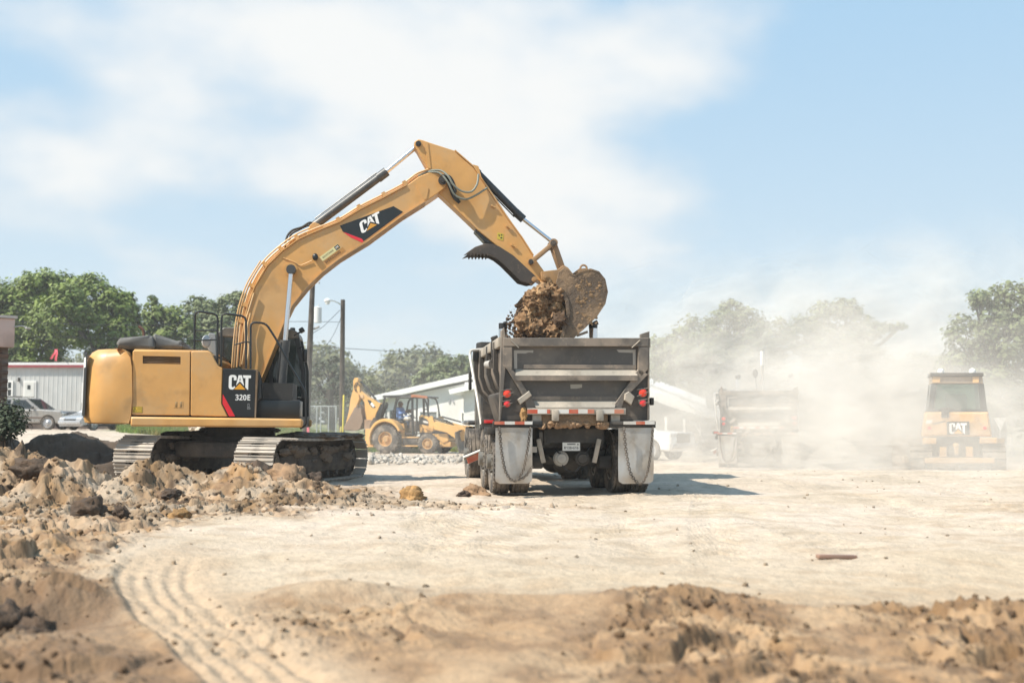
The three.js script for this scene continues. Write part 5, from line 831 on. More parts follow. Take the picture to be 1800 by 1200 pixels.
// ---------------------------------------------------------------- wheels
const tyreCache = new Map();
function tyreGeo(r, w, rimR, lugs = 40, ag = false) {
  const key = [r, w, rimR, lugs, ag].join(); if (tyreCache.has(key)) return tyreCache.get(key);
  const b = new MB(), h = w / 2, p = [[rimR, -h * 0.8], [rimR + 0.03, -h * 0.95], [lerp(rimR, r, 0.55), -h], [r - 0.05, -h * 0.97], [r - 0.012, -h * 0.86]];
  if (!ag) for (const g of [-0.5, 0, 0.5]) p.push([r, g * w * 0.62 - 0.012], [r - 0.014, g * w * 0.62 - 0.008], [r - 0.014, g * w * 0.62 + 0.008], [r, g * w * 0.62 + 0.012]); else p.push([r - 0.03, 0]);
  p.push([r - 0.012, h * 0.86], [r - 0.05, h * 0.97], [lerp(rimR, r, 0.55), h], [rimR + 0.03, h * 0.95], [rimR, h * 0.8], [rimR - 0.02, 0], [rimR, -h * 0.8]);
  b.lathe(p, 56, new THREE.Matrix4().makeRotationZ(-Math.PI / 2));
  for (let i = 0; i < lugs; i++) for (const s of [-1, 1]) {
    const a = (i + (s > 0 ? 0.5 : 0)) / lugs * Math.PI * 2, m = new THREE.Matrix4().makeRotationX(a);
    if (ag) { const q = new MB(); q.box(h * 1.06, 0.06, 0.055, s * h * 0.5, r - 0.012, 0, 0, -s * 0.55, 0); b.add(q.g[0], m); } else { const q = new MB(); q.box(h * 0.2, 0.03, r * 0.075, s * h * 0.86, r - 0.022, 0); b.add(q.g[0], m); }
  }
  const g = b.geo(0.5); tyreCache.set(key, g); return g;
}
function rimGeo(rimR, w, dish, nuts = 10) {
  const key = 'rim' + [rimR, w, dish, nuts].join(); if (tyreCache.has(key)) return tyreCache.get(key);
  const b = new MB(), h = w / 2;
  b.lathe([[rimR, -h * 0.8], [rimR - 0.025, -h * 0.78], [rimR - 0.035, -h * 0.5], [rimR - 0.035, h - dish], [rimR * 0.6, h - dish + 0.02], [rimR * 0.42, h - dish + 0.05], [rimR * 0.4, h - dish + 0.11], [0.001, h - dish + 0.115]], 32, new THREE.Matrix4().makeRotationZ(-Math.PI / 2));
  b.lathe([[rimR + 0.012, h * 0.84], [rimR - 0.02, h * 0.84], [rimR - 0.034, h * 0.6], [rimR - 0.035, h - dish]], 32, new THREE.Matrix4().makeRotationZ(-Math.PI / 2));
  for (let i = 0; i < nuts; i++) { const a = i / nuts * Math.PI * 2; b.cyl([h - dish + 0.02, Math.cos(a) * rimR * 0.6, Math.sin(a) * rimR * 0.6], [h - dish + 0.06, Math.cos(a) * rimR * 0.6, Math.sin(a) * rimR * 0.6], 0.018, 0.018, 6); }
  const g = b.geo(0.5); tyreCache.set(key, g); return g;
}
// a wheel whose axle lies along x; out = +1 when its outer side faces +x
function wheel(parent, x, y, z, r, w, rimR, out, rm, o = {}) {
  const g = new THREE.Group(); g.name = o.name ?? 'wheel'; g.position.set(x, y, z); g.rotation.set(o.roll ?? 0, (o.steer ?? 0) + (out < 0 ? Math.PI : 0), 0, 'YXZ'); parent.add(g);
  mesh('tyre', tyreGeo(r, w, rimR, o.lugs ?? 40, o.ag), o.tyreM ?? M.rubber, g);
  mesh('rim', rimGeo(rimR, w, o.dish ?? w * 0.5, o.nuts ?? 10), rm, g);
  return g;
}

// ---------------------------------------------------------------- dump truck
const truck = thing('dump_truck', 'grey dump truck with raised soil bucket above its bed, seen from behind', 'dump truck', [0.985, 0.0, -18.1], rad(6.9));
{
  const X = truck, T = (px, py, c = 0) => { const p = local(X, px, py, 'z', c); return [p.x, p.y]; }, TP = (l, c = 0) => l.map(([a, b]) => T(a, b, c)), T3 = (px, py, c = 0) => { const p = T(px, py, c); return V(p[0], p[1], c); };
  const L = 4.75, xl = T(881, 650)[0], xr = T(1141.5, 650)[0], yt = T(1010, 594.5)[1], yf = T(1010, 716)[1], wx = (xr - xl) / 2, cx = (xl + xr) / 2;
  const bedIn = plain('bed inside', [0.2, 0.16, 0.12], 0.9);
  // tub: half-round shell open at the top
  const prof = (k) => { const o = []; const w = wx - 0.03 - k; o.push([cx - w, yt - 0.02]); o.push([cx - w, 1.95]); for (let i = 0; i <= 10; i++) { const a = Math.PI + i / 10 * Math.PI; o.push([cx + Math.cos(a) * w * (1 - 0.18 * Math.pow(Math.abs(Math.sin(a)), 2)), 1.95 + Math.sin(a) * (0.78 - k)]); } o.push([cx + w, yt - 0.02]); return o; };
  { const b = new MB(); const a = prof(0), c = prof(0.05).reverse(); b.prism([...a, ...c], -L, -0.05); const t = b.build('bed_tub', M.bedGrey, X, 0.5);
    const f = new MB(); f.prism(prof(0.03), -L + 0.01, -L + 0.06); f.build('bed_front', M.bedGrey, t);
    for (const s of [-1, 1]) { const r = new MB(); r.box(0.13, 0.16, L, cx + s * (wx - 0.03), yt - 0.06, -L / 2 - 0.03, 0, 0, 0, 0.02); r.build('top_rail', M.bedDust, t); }
    for (const s of [-1, 1]) for (const z of [-0.75, -1.9, -3.1, -4.3]) { const r = new MB(); const p = prof(-0.005).filter((q) => s * (q[0] - cx) > 0.4 && q[1] > 1.25), w = p.map(([x, y]) => [x + s * 0.07, y]); const q = s < 0 ? [...p, ...w.reverse()] : [...p, ...w.reverse()]; r.prism(q, z - 0.08, z + 0.08); r.build('side_rib', M.blackDusty, t, 0.5); }
    const so = new MB(), Rs = rng(8); for (let i = 0; i < 40; i++) so.add(lumpGeo(i % 5 + 30, 0.15 + Rs() * 0.2, 2, 0.5, 1.5), so.mat(cx + (Rs() - 0.5) * 0.9, 1.75 + Rs() * 0.12, -1.6 - Rs() * 2.9, Rs() * 6)); so.build('soil_heap', M.clay, t, 1.2); }
  // tailgate
  {
    const g = new THREE.Group(); g.name = 'tailgate'; X.add(g);
    const b = new MB(); b.prism(TP([[884, 594.5], [1139.5, 594.5], [1139.5, 655], [1078, 719], [944, 719], [884, 655]]), -0.09, -0.05); b.build('back_plate', coated('grey tailgate plate', [0.08, 0.073, 0.066], { dust: 0.5, dustC: [0.2, 0.165, 0.13], stain: 0.3 }), g);
    const fr = (name, list, z1 = 0.03, m = M.bedGrey) => { const q = new MB(); q.prism(TP(list), -0.052, z1, 0.008); return q.build(name, m, g); };
    fr('top_rail', [[884, 594], [1139.5, 594], [1139.5, 609], [884, 609]], 0.035); fr('side_stile', [[884, 609.4], [900, 609.4], [900, 650], [896, 656], [884, 640]]); fr('side_stile', [[1121.5, 609.4], [1139.5, 609.4], [1139.5, 648], [1128, 662], [1121.5, 656]]);
    fr('corner_brace', [[893, 652], [900.5, 650.5], [907, 656], [945.5, 718], [925, 718], [921, 700]]); fr('corner_brace', [[1121, 649], [1127.5, 650.5], [1139, 658], [1098, 700], [1092, 718], [1075, 718]]);
    // bent shelves that catch the light
    const shelf = (name, x0, x1, x2, x3, ya, yb, yc, out, m) => { const q = new MB(), A = T(x0, ya), B = T(x1, ya), Cc = T(x2, yb), D = T(x3, yb), E0 = T(x2, yc), F = T(x3, yc);
      q.quad([Cc[0], Cc[1], out], [D[0], D[1], out], [B[0], B[1], -0.05], [A[0], A[1], -0.05]); q.build(name, M.bedDust, g, 0);
      if (yc > yb) { const r = new MB(); r.quad([E0[0], E0[1], out], [F[0], F[1], out], [D[0], D[1], out], [Cc[0], Cc[1], out]); r.quad([E0[0] + 0.02, E0[1], -0.06], [F[0] - 0.02, F[1], -0.06], [F[0], F[1], out], [E0[0], E0[1], out]); r.build('rib_face', M.bedGrey, g, 0); } };
    shelf('rib_shelf', 907, 1118, 905, 1119.5, 648.5, 660, 669, 0.06); shelf('rib_shelf', 935, 1086, 941, 1079, 703, 716, 718, 0.07);
    { const q = new MB(), A = T(921, 640), B = T(1119, 648.5); q.box(B[0] - A[0], A[1] - B[1], 0.02, (A[0] + B[0]) / 2, (A[1] + B[1]) / 2, -0.04); q.build('panel_strip', M.bedGrey, g); const r = new MB(), Cc = T(930, 696), D = T(1090, 703.5); r.box(D[0] - Cc[0], Cc[1] - D[1], 0.02, (D[0] + Cc[0]) / 2, (D[1] + Cc[1]) / 2, -0.04); r.build('panel_strip', M.bedGrey, g); }
    const tape = plain('dirty reflective tape', [0.36, 0.33, 0.29], 0.5), tp = (list) => { const q = new MB(); q.prism(TP(list, -0.05), -0.05, -0.044); q.build('reflective_tape', tape, g); };
    tp([[903, 615.5], [937.5, 615.5], [937, 620], [930, 619], [924, 621], [909, 621], [909, 648], [904, 648]]); tp([[1084, 614.5], [1117.5, 614.5], [1117.5, 648], [1112.5, 648], [1112.5, 620], [1088, 619]]);
    { const q = new MB(); q.prism(TP([[1002.5, 675.5], [1023, 675], [1023, 681], [1013, 683], [1003, 683]], -0.05), -0.05, -0.043); q.build('sticker', plain('worn pale sticker', [0.32, 0.3, 0.26], 0.7), g); }
    for (const [list, z] of [[[[909, 702], [929, 687], [934, 695], [914, 711]], 0.05], [[[1097, 692], [1104, 688], [1114, 697], [1108, 712], [1096, 703]], 0.05]]) { const q = new MB(); q.prism(TP(list), -0.04, z + 0.03, 0.01); q.build('latch_block', M.bedDust, g); }
    { const q = new MB(); for (const [x, y] of [[898, 598], [1125, 598]]) { const s = x < 1000 ? 1 : -1, p = T3(x, y, 0.04), e = T3(x + s * 14, y + 13, 0.045); q.cyl(p, e, 0.008); } q.build('weld_rod', M.bedDust, g); }
  }
  // rear frame of the body: corner panels with the lamps
  for (const s of [-1, 1]) {
    const list = s < 0 ? [[881, 640], [893, 652], [921, 700], [927, 718], [936, 718], [936, 739], [879.5, 739]] : [[1140, 655], [1098, 700], [1091, 718], [1089, 739], [1141, 739], [1141.5, 640]];
    const b = new MB(); b.prism(TP(list), -0.1, -0.01, 0.008); const p = b.build('corner_panel', M.blackDusty, X);
    const e = new MB(); e.prism(TP(s < 0 ? [[880.5, 582], [886, 575], [889, 594], [888.5, 645], [880, 740], [877.5, 740], [879.5, 640]] : [[1126, 587], [1141.5, 582], [1141.8, 738], [1138.5, 738], [1138.5, 609], [1126, 609]]), -0.07, 0.02, 0.006); e.build('corner_post', M.bedGrey, p);
    for (const [x, y, r] of s < 0 ? [[891, 691.5, 7], [891, 709.5, 5.8]] : [[1130, 690, 7.2], [1130, 708, 6]]) {
      const c = T3(x, y, 0), rr = r / 113, l = new MB(); l.lathe([[0.001, 0.035], [rr * 0.6, 0.03], [rr, 0.012], [rr, -0.01]], 20, new THREE.Matrix4().compose(c, new THREE.Quaternion().setFromEuler(new THREE.Euler(Math.PI / 2, 0, 0)), V(1, 1, 1))); l.build('tail_lamp', y < 700 ? (M.lampHot ??= plain('red lamp lens coloured as lit', [0.8, 0.06, 0.03], 0.15)) : M.redLens, p);  // upper lenses coloured brighter, standing in for lit lamps
      const k = new MB(); k.cyl([c.x - rr * 1.5, c.y - rr * 0.9, 0.02], [c.x + rr * 1.6, c.y + rr * 0.3, 0.03], 0.007, 0.007, 6); k.cyl([c.x - rr * 1.5, c.y + rr * 0.7, 0.02], [c.x + rr * 1.2, c.y + rr * 1.1, 0.02], 0.007, 0.007, 6); k.add(new THREE.TorusGeometry(rr * 1.05, 0.008, 6, 20), k.mat(c.x, c.y, 0)); k.build('lamp_guard', M.bedGrey, p);
    }
  }
  // sill with striped tape, hinges and the caked beam below
  const stripe = (name, parent, x0, x1, y0, y1, z, cols) => cols.forEach(([a, b, c]) => { const q = new MB(), A = T(a, y1, z), B = T(b, y0, z); q.box(B[0] - A[0], B[1] - A[1], 0.004, (A[0] + B[0]) / 2, (A[1] + B[1]) / 2, z + 0.004); q.build(name, c ? (M.tapeRed ??= coated('red reflective tape', [0.5, 0.085, 0.04], { rough: 0.4, dust: 0.55, dustC: [0.5, 0.3, 0.2] })) : (M.tapeWhite ??= coated('white reflective tape', [0.66, 0.64, 0.6], { rough: 0.4, dust: 0.5, dustC: [0.45, 0.4, 0.34] })), parent); });
  { const b = new MB(), A = T(925.5, 728.5), B = T(1097.5, 717.5); b.box(B[0] - A[0], B[1] - A[1], 0.14, cx, (A[1] + B[1]) / 2, 0.03, 0, 0, 0, 0.008); const p = b.build('rear_sill', M.bedDust, X);
    stripe('tape_strip', p, 0, 0, 719.5, 726.5, 0.1, [[927, 945, 1], [945, 961.5, 0], [961.5, 967, 1], [982, 1000, 0], [1000, 1016.5, 1], [1016.5, 1033, 0], [1033, 1044.5, 1], [1060, 1080, 0], [1080, 1096.5, 1]]);
    for (const x of [974, 1052]) { const h = new MB(), c = T(x, 730); h.box(0.11, 0.17, 0.06, c[0], c[1], 0.13, 0, 0, 0, 0.015); h.cyl([c[0] - 0.02, c[1] - 0.03, 0.15], [c[0] - 0.02, c[1] - 0.03, 0.17], 0.02); h.build('hinge', M.bedDust, p); }
    for (const [x0, x1] of [[935, 951], [1073, 1089]]) { const h = new MB(), A2 = T(x0, 745), B2 = T(x1, 728.7); h.box(B2[0] - A2[0], B2[1] - A2[1], 0.12, (A2[0] + B2[0]) / 2, (A2[1] + B2[1]) / 2, 0, 0, 0, 0, 0.01); h.build('bracket', M.bedDust, p); }
    const k = new MB(), c = T(1005, 738); k.box(1.14, 0.17, 0.3, c[0], c[1], -0.12, 0, 0, 0, 0.02); k.build('cross_beam', coated('earth caked beam', [0.2, 0.13, 0.075], { rough: 0.9, dust: 0.5, dustC: [0.26, 0.18, 0.11], bump: 0.03, metres: 0.5 }), p);
    const dk = new MB(), Rd = rng(6); for (let i = 0; i < 40; i++) dk.add(lumpGeo(i % 4 + 30, 0.02 + Rd() * 0.035, 1, 0.5, 1.5, [1.5, 1, 1]), dk.mat(c[0] + (Rd() - 0.5) * 1.1, c[1] - 0.06 + Rd() * 0.05 - 0.04, 0.02, 0, Rd() * 3)); dk.build('caked_earth', M.clay, p, 1.2);
    const lump = new MB(); lump.add(lumpGeo(33, 0.05, 3, 0.6, 1.6, [1, 2, 1]), lump.mat(T(920, 730)[0], T(920, 730)[1], 0.03)); lump.build('clay_lump', M.orangeClay, p, 1.2); }
  // mudflaps
  const flapM = M.steel;
  for (const s of [-1, 1]) {
    const [x0, x1] = s < 0 ? [871, 936] : [1087, 1150], z = 0.06, bar = new MB(), A = T(s < 0 ? 866 : 1071, 747, z), B = T(s < 0 ? 953 : 1152, 740, z);
    bar.box(B[0] - A[0], B[1] - A[1], 0.07, (A[0] + B[0]) / 2, (A[1] + B[1]) / 2, z, 0, 0, 0, 0.008); bar.cyl([A[0], A[1] - 0.02, z], [B[0], A[1] - 0.02, z], 0.022); const bm = bar.build('flap_hanger', M.frame, X);
    stripe('tape_strip', bm, 0, 0, 740.5, 746, z + 0.036, s < 0 ? [[869, 887, 1], [887, 905, 0], [905, 922, 1], [922, 936, 0]] : [[1096, 1118, 0], [1118, 1134, 1], [1134, 1151, 0]]);
    // bent sheet with rounded lower corners
    const a = T(x0, 748, z), c = T(x1, 850, z), w = c[0] - a[0], h = a[1] - c[1], sh = new THREE.Shape(roundPoly([[0, 0], [w, 0], [w, -h], [0, -h]].map((p, i) => p), 0.0001, 1).map((p) => new THREE.Vector2(...p)));
    const NX = 14, NY = 24, P = []; const bend = (u, v) => z + 0.012 * Math.sin(v * 5 + s) * v + (s > 0 ? 0.02 * Math.sin(v * 9 + u * 2) * v : 0.008 * Math.sin(u * 4)) - 0.03 * v;
    const pt = (i, j, o) => { let u = i / NX, v = j / NY; const r = 0.07 / w; let x = u * w; if (v > 1 - 0.07 / h) { const k = (v - (1 - 0.07 / h)) / (0.07 / h), m = 0.07 * (1 - Math.sqrt(Math.max(0, 1 - k * k))); x = lerp(m, w - m, u); } return [a[0] + x, a[1] - v * h, bend(u, v) + o]; };
    for (const o of [0.006, -0.006]) for (let j = 0; j < NY; j++) for (let i = 0; i < NX; i++) { const q = [pt(i, j, o), pt(i, j + 1, o), pt(i + 1, j + 1, o), pt(i + 1, j, o)]; P.push(...q[0], ...q[1], ...q[2], ...q[0], ...q[2], ...q[3]); }
    const g = new THREE.BufferGeometry(); g.setAttribute('position', new THREE.BufferAttribute(new Float32Array(P), 3)); const f = new MB(); f.add(g); const fl = f.build('mud_flap', flapM, X, 1.2);
    const ch = new MB(), e0 = T(s < 0 ? 877 : 1095, 752, z), e1 = T(s < 0 ? 931 : 1146, 752, z), lo = s < 0 ? T(903, 845, z) : T(1125, 850, z);
    const curve = new THREE.CatmullRomCurve3([V(e0[0], e0[1], z + 0.07), V(lerp(e0[0], lo[0], 0.18), lerp(e0[1], lo[1], 0.5), z + 0.06), V(lerp(e0[0], lo[0], 0.5), lerp(e0[1], lo[1], 0.86), z + 0.04), V(lo[0], lo[1], z + 0.035), V(lerp(e1[0], lo[0], 0.5), lerp(e1[1], lo[1], 0.84), z + 0.045), V(lerp(e1[0], lo[0], 0.2), lerp(e1[1], lo[1], 0.46), z + 0.06), V(e1[0], e1[1], z + 0.07)]);
    const chain = (cv, n) => { for (let i = 0; i < n; i++) { const p = cv.getPointAt((i + 0.5) / n), t = cv.getTangentAt((i + 0.5) / n), q = new THREE.Quaternion().setFromUnitVectors(V(1, 0, 0), t).multiply(new THREE.Quaternion().setFromAxisAngle(V(1, 0, 0), i % 2 * Math.PI / 2 + 0.4)); ch.add(new THREE.TorusGeometry(0.021, 0.0062, 5, 10), new THREE.Matrix4().compose(p, q, V(1.35, 1, 1))); } };
    chain(curve, 48); if (s < 0) chain(new THREE.CatmullRomCurve3([V(lo[0], lo[1], z + 0.04), V(lerp(lo[0], c[0], 0.55), lo[1] + 0.06, z + 0.04), V(c[0] - 0.01, T(934, 820, z)[1], z + 0.05)]), 11);
    ch.build('chain', coated('dusty chain iron', [0.06, 0.05, 0.042], { dust: 0.3 }), fl, 1);
  }
  // wheels: dual rear tandems, dual pusher, steer
  const rimM = coated('dusty steel rim', [0.2, 0.19, 0.17], { rough: 0.5, metal: 0.4, dust: 0.5 });
  const TY = [0.51, 0.275, 0.29];
  for (const [z, k] of [[-0.78, 0], [-2.15, 0], [-5.35, -0.02]]) for (const s of [-1, 1]) { const y = k ? 0.5 : 0.51; wheel(X, cx + s * 1.115, y, z, ...TY, s, rimM, { dish: 0.05 }); wheel(X, cx + s * 0.80, y, z, ...TY, -s, rimM, { dish: 0.05 }); }
  for (const s of [-1, 1]) wheel(X, cx + s * 1.0, 0.52, -7.0, 0.52, 0.29, 0.29, s, rimM, { dish: 0.14 });
  for (const z of [-0.78, -2.15, -5.35, -7.0]) { const b = new MB(); b.cyl([cx - 1.0, 0.51, z], [cx + 1.0, 0.51, z], 0.085, 0.085, 16); if (z > -3) { b.add(new THREE.SphereGeometry(0.26, 18, 12), b.mat(cx, 0.52, z)); b.cyl([cx, 0.55, z], [cx, 0.62, z - 0.5], 0.1, 0.08, 12); } b.build('axle', M.frame, X); }
  // chassis
  { const b = new MB(); for (const s of [-1, 1]) b.box(0.09, 0.28, 8.6, cx + s * 0.43, 0.92, -4.5, 0, 0, 0, 0.01); for (const z of [-0.25, -1.45, -2.9, -4.6, -6.4]) b.box(0.86, 0.22, 0.12, cx, 0.92, z); b.build('chassis_rail', M.frame, X); const c = new MB(); c.box(0.9, 0.5, 0.05, cx - 0.02, 0.98, -0.45); c.box(1.0, 0.1, 3.9, cx, 1.12, -2.4); c.build('rear_cross_member', M.frame, X); }
  for (const s of [-1, 1]) { const b = new MB(); b.box(0.12, 0.16, 1.7, cx + s * 0.52, 0.62, -1.45, 0, 0, 0, 0.03); b.box(0.16, 0.26, 0.3, cx + s * 0.5, 0.72, -1.45); b.box(0.2, 0.2, 0.25, cx + s * 0.55, 0.5, -0.55, 0, 0, 0, 0.03); b.build('spring_pack', M.frame, X); const k = new MB(), c = T(s < 0 ? 951 : 1049, 790, -0.15); k.box(0.07, 0.38, 0.05, c[0], c[1] - 0.02, -0.15, 0, 0, s * -0.22, 0.01); k.build('flap_stay', M.bedDust, X); }
  for (const [x, m] of [[988, coated('pale brake drum', [0.35, 0.34, 0.31], { dust: 0.3 })], [1025, M.frame]]) { const b = new MB(), c = T(x, 806, -0.22); b.cyl([c[0], c[1], -0.42], [c[0], c[1], -0.25], 0.105, 0.105, 20); b.cyl([c[0], c[1], -0.25], [c[0], c[1], -0.22], 0.09, 0.07, 20); b.cyl([c[0], c[1], -0.22], [c[0], c[1], -0.2], 0.02, 0.02, 8); b.add(new THREE.TorusGeometry(0.11, 0.014, 6, 24), b.mat(c[0], c[1], -0.33)); b.build('brake_chamber', m, X); }
  for (const x of [985, 1001, 1015]) { const b = new MB(), c = T(x, 766, -0.3); b.cyl([c[0], c[1], -0.35], [c[0], c[1], -0.3], 0.035, 0.03, 14); b.build('marker_lamp', M.redLens, X); }
  { const t = canvasTex(256, 128, (x) => { x.fillStyle = '#cfd0cb'; x.fillRect(0, 0, 256, 128); x.fillStyle = '#2e3138'; x.font = 'bold 58px sans-serif'; x.textAlign = 'center'; x.save(); x.scale(0.86, 1); x.fillText('R138\u2022616', 149, 104); x.restore(); x.fillRect(70, 14, 120, 22); x.fillStyle = '#cfd0cb'; for (let i = 0; i < 6; i++) x.fillRect(84 + i * 18, 18, 5, 14); x.fillStyle = '#2e3138'; pathOn(x, [[226, 10], [231, 24], [245, 24], [234, 32], [238, 46], [226, 37], [214, 46], [218, 32], [207, 24], [221, 24]]); x.fill(); });
    const A = T(989, 792, -0.18), B = T(1019.5, 777.5, -0.18), b = new MB(); b.box(B[0] - A[0] + 0.02, B[1] - A[1] + 0.02, 0.012, (A[0] + B[0]) / 2, (A[1] + B[1]) / 2, -0.19); const p = b.build('plate_holder', M.frame, X); sheet('licence_plate', [[A[0], A[1]], [B[0], A[1]], [B[0], B[1]], [A[0], B[1]]], -0.183, decalMat('licence plate print', t), p, [A[0], A[1], B[0] - A[0], B[1] - A[1]]); }
  { const b = new MB(), c = T(940, 790, -0.3); b.box(0.07, 0.09, 0.01, c[0], c[1], -0.3); b.build('data_plate', M.tapeWhite, X); const h = new MB(); for (const [a, e] of [[[990, 797], [975, 785]], [[1020, 797], [1040, 782]], [[985, 812], [1003, 828]], [[1022, 816], [1004, 830]]]) h.tube([T3(...a, -0.28), T3((a[0] + e[0]) / 2, (a[1] + e[1]) / 2 + 5, -0.24), T3(...e, -0.4)], 0.012, 5); h.build('air_line', M.hose, X); }
  // side gear on the left: tarp bow, hydraulic arm, rear light bar, fold-out board
  { const b = new MB(), x = cx - wx - 0.2; const P = (px, py, z) => { const p = local(X, px, py, 'z', z); return V(p.x, p.y, z); };
    b.tube([P(849, 613.5, -3.3), P(838, 614.5, -3.3), P(828, 616, -3.3), P(826.5, 622, -3.3), P(832, 660, -3.0), P(840, 706, -2.6), P(846, 746, -2.4)], 0.026, 7, 50); b.build('tarp_bow', coated('pale aluminium tube', [0.5, 0.48, 0.44], { rough: 0.5, dust: 0.4 }), X);
    const k = new MB(); k.tube([P(873, 594, -1.0), P(867, 597, -1.0), P(865.5, 620, -1.0), P(868, 638, -1.0)], 0.025, 7); k.box(0.1, 0.06, 0.2, ...P(869, 594, -1.0).toArray(), 0, 0, 0.3, 0.01); k.build('tarp_arm', M.frame, X); const w = new MB(); w.cyl(P(855, 641, -1.1), P(864, 640, -1.0), 0.06, 0.07, 14); w.build('tarp_motor', plain('pale motor housing', [0.38, 0.36, 0.33], 0.5), X);
    const m = new MB(); m.box(0.24, 0.2, 0.3, ...P(851, 611, -3.6).toArray(), 0, 0.2, 0, 0.03); m.box(0.1, 0.22, 0.12, ...P(836, 625, -3.4).toArray(), 0, 0, 0, 0.02); m.build('tarp_housing', M.frame, X);
    const lb = new MB(); lb.box(0.2, 0.09, 0.06, ...P(857, 741, -0.5).toArray(), 0, 0, 0, 0.01); lb.box(0.16, 0.12, 0.5, ...P(862, 757, -0.6).toArray(), 0, 0, 0, 0.01); const lm = lb.build('side_light_bar', M.frame, X); const rl = new MB(), rp = P(859, 740.5, -0.46); rl.box(0.15, 0.05, 0.01, rp.x, rp.y, rp.z + 0.005); rl.build('side_marker', M.redLens, lm);
    const bd = new MB(), A = P(820, 801, -3.3), B = P(862, 784, -3.0); bd.bar(A, B, 0.3, 0.035, [0, 1, 0.2], 0.01); const bo = bd.build('fold_out_board', M.white, X); const b2 = new MB(); b2.bar(A.clone().add(V(0.02, -0.09, 0.03)), B.clone().add(V(-0.03, -0.09, 0.03)), 0.02, 0.11, [0, 1, 0]); b2.build('board_edge', M.tapeRed, bo);
    const fe = new MB(); fe.box(0.35, 0.6, 1.5, cx - 0.93, 1.35, -1.35, 0, 0, 0.3, 0.05); fe.box(0.4, 0.06, 3.0, cx - 0.98, 1.12, -1.5); fe.build('side_frame', M.blackDusty, X); const f2 = new MB(); f2.box(0.35, 0.6, 1.5, cx + 0.93, 1.35, -1.35, 0, 0, -0.3, 0.05); f2.box(0.4, 0.06, 3.0, cx + 0.98, 1.12, -1.5); f2.build('side_frame', M.blackDusty, X);
    const rb = new MB(), rp2 = T(1144.5, 705.5, -0.2); rb.box(0.06, 0.12, 0.08, rp2[0], rp2[1], -0.15, 0, 0, 0, 0.015); rb.build('side_bracket', M.frame, X); }
  // exhaust stacks
  for (const [x0, x1, y] of [[877.5, 891, 568], [1036, 1049.5, 567]]) { const z = -5.2, a = T((x0 + x1) / 2, y, z), b = new MB(); b.cyl([a[0], 1.2, z], [a[0], a[1] - 0.11, z], 0.085, 0.085, 20, true); const p = b.build('exhaust_stack', M.chrome, X); const t = new MB(); t.cyl([a[0], a[1] - 0.115, z], [a[0], a[1], z], 0.088, 0.088, 20, true); t.cyl([a[0] + 0.02, a[1] - 0.02, z], [a[0] + 0.09, a[1] + 0.01, z], 0.05, 0.05, 10, true); t.build('stack_tip', plain('sooty pipe', [0.012, 0.012, 0.013], 0.6), p); }
  { const b = new MB(); b.bar(T3(1014, 590, -4.6), T3(1033, 583, -4.6), 0.05, 0.05); b.build('shield_rod', M.bedDust, X); }
  // cab and bonnet ahead of the bed
  {
    const cab = new THREE.Group(); cab.name = 'cab'; X.add(cab); const m = coated('dark cab paint', [0.045, 0.047, 0.05], { rough: 0.35, dust: 0.35 });
    const b = new MB(); b.prism(roundPoly([[-6.55, 0.95], [-5.15, 0.95], [-5.12, 2.45], [-5.2, 2.6], [-6.0, 2.62], [-6.55, 1.8]], 0.08), -1.0, 1.0, 0.04, [], new THREE.Matrix4().makeTranslation(cx, 0, 0).multiply(new THREE.Matrix4().makeRotationY(-Math.PI / 2))); b.build('cab_shell', m, cab);
    const h = new MB(); h.prism(roundPoly([[-8.1, 0.75], [-6.5, 0.85], [-6.5, 1.75], [-7.8, 1.6], [-8.12, 1.45]], 0.12), -0.75, 0.75, 0.08, [], new THREE.Matrix4().makeTranslation(cx, 0, 0).multiply(new THREE.Matrix4().makeRotationY(-Math.PI / 2))); h.build('bonnet', m, cab);
    for (const s of [-1, 1]) { const w = new MB(); w.box(0.01, 0.55, 0.75, cx + s * 1.0, 2.1, -5.72, 0, 0, 0); w.build('cab_window', M.darkGlass, cab); const f = new MB(); f.box(0.32, 0.1, 1.2, cx + s * 1.0, 1.12, -7.0, 0, 0, 0, 0.05); f.build('front_fender', m, cab); const r = new MB(); r.box(0.06, 0.4, 0.2, cx + s * 1.09, 2.0, -6.6, 0, 0, 0, 0.03); r.cyl([cx + s * 0.98, 2.1, -6.55], [cx + s * 1.09, 2.1, -6.6], 0.015); r.build('mirror', M.frame, cab); }
    const rw = new MB(); rw.box(1.2, 0.4, 0.01, cx, 2.25, -5.1); rw.build('rear_window', M.darkGlass, cab);
    const fu = new MB(); for (const s of [-1, 1]) fu.cyl([cx + s * 0.85, 0.75, -6.3], [cx + s * 0.85, 0.75, -5.6], 0.24, 0.24, 18); fu.build('fuel_tank', M.steel, cab);
  }
}

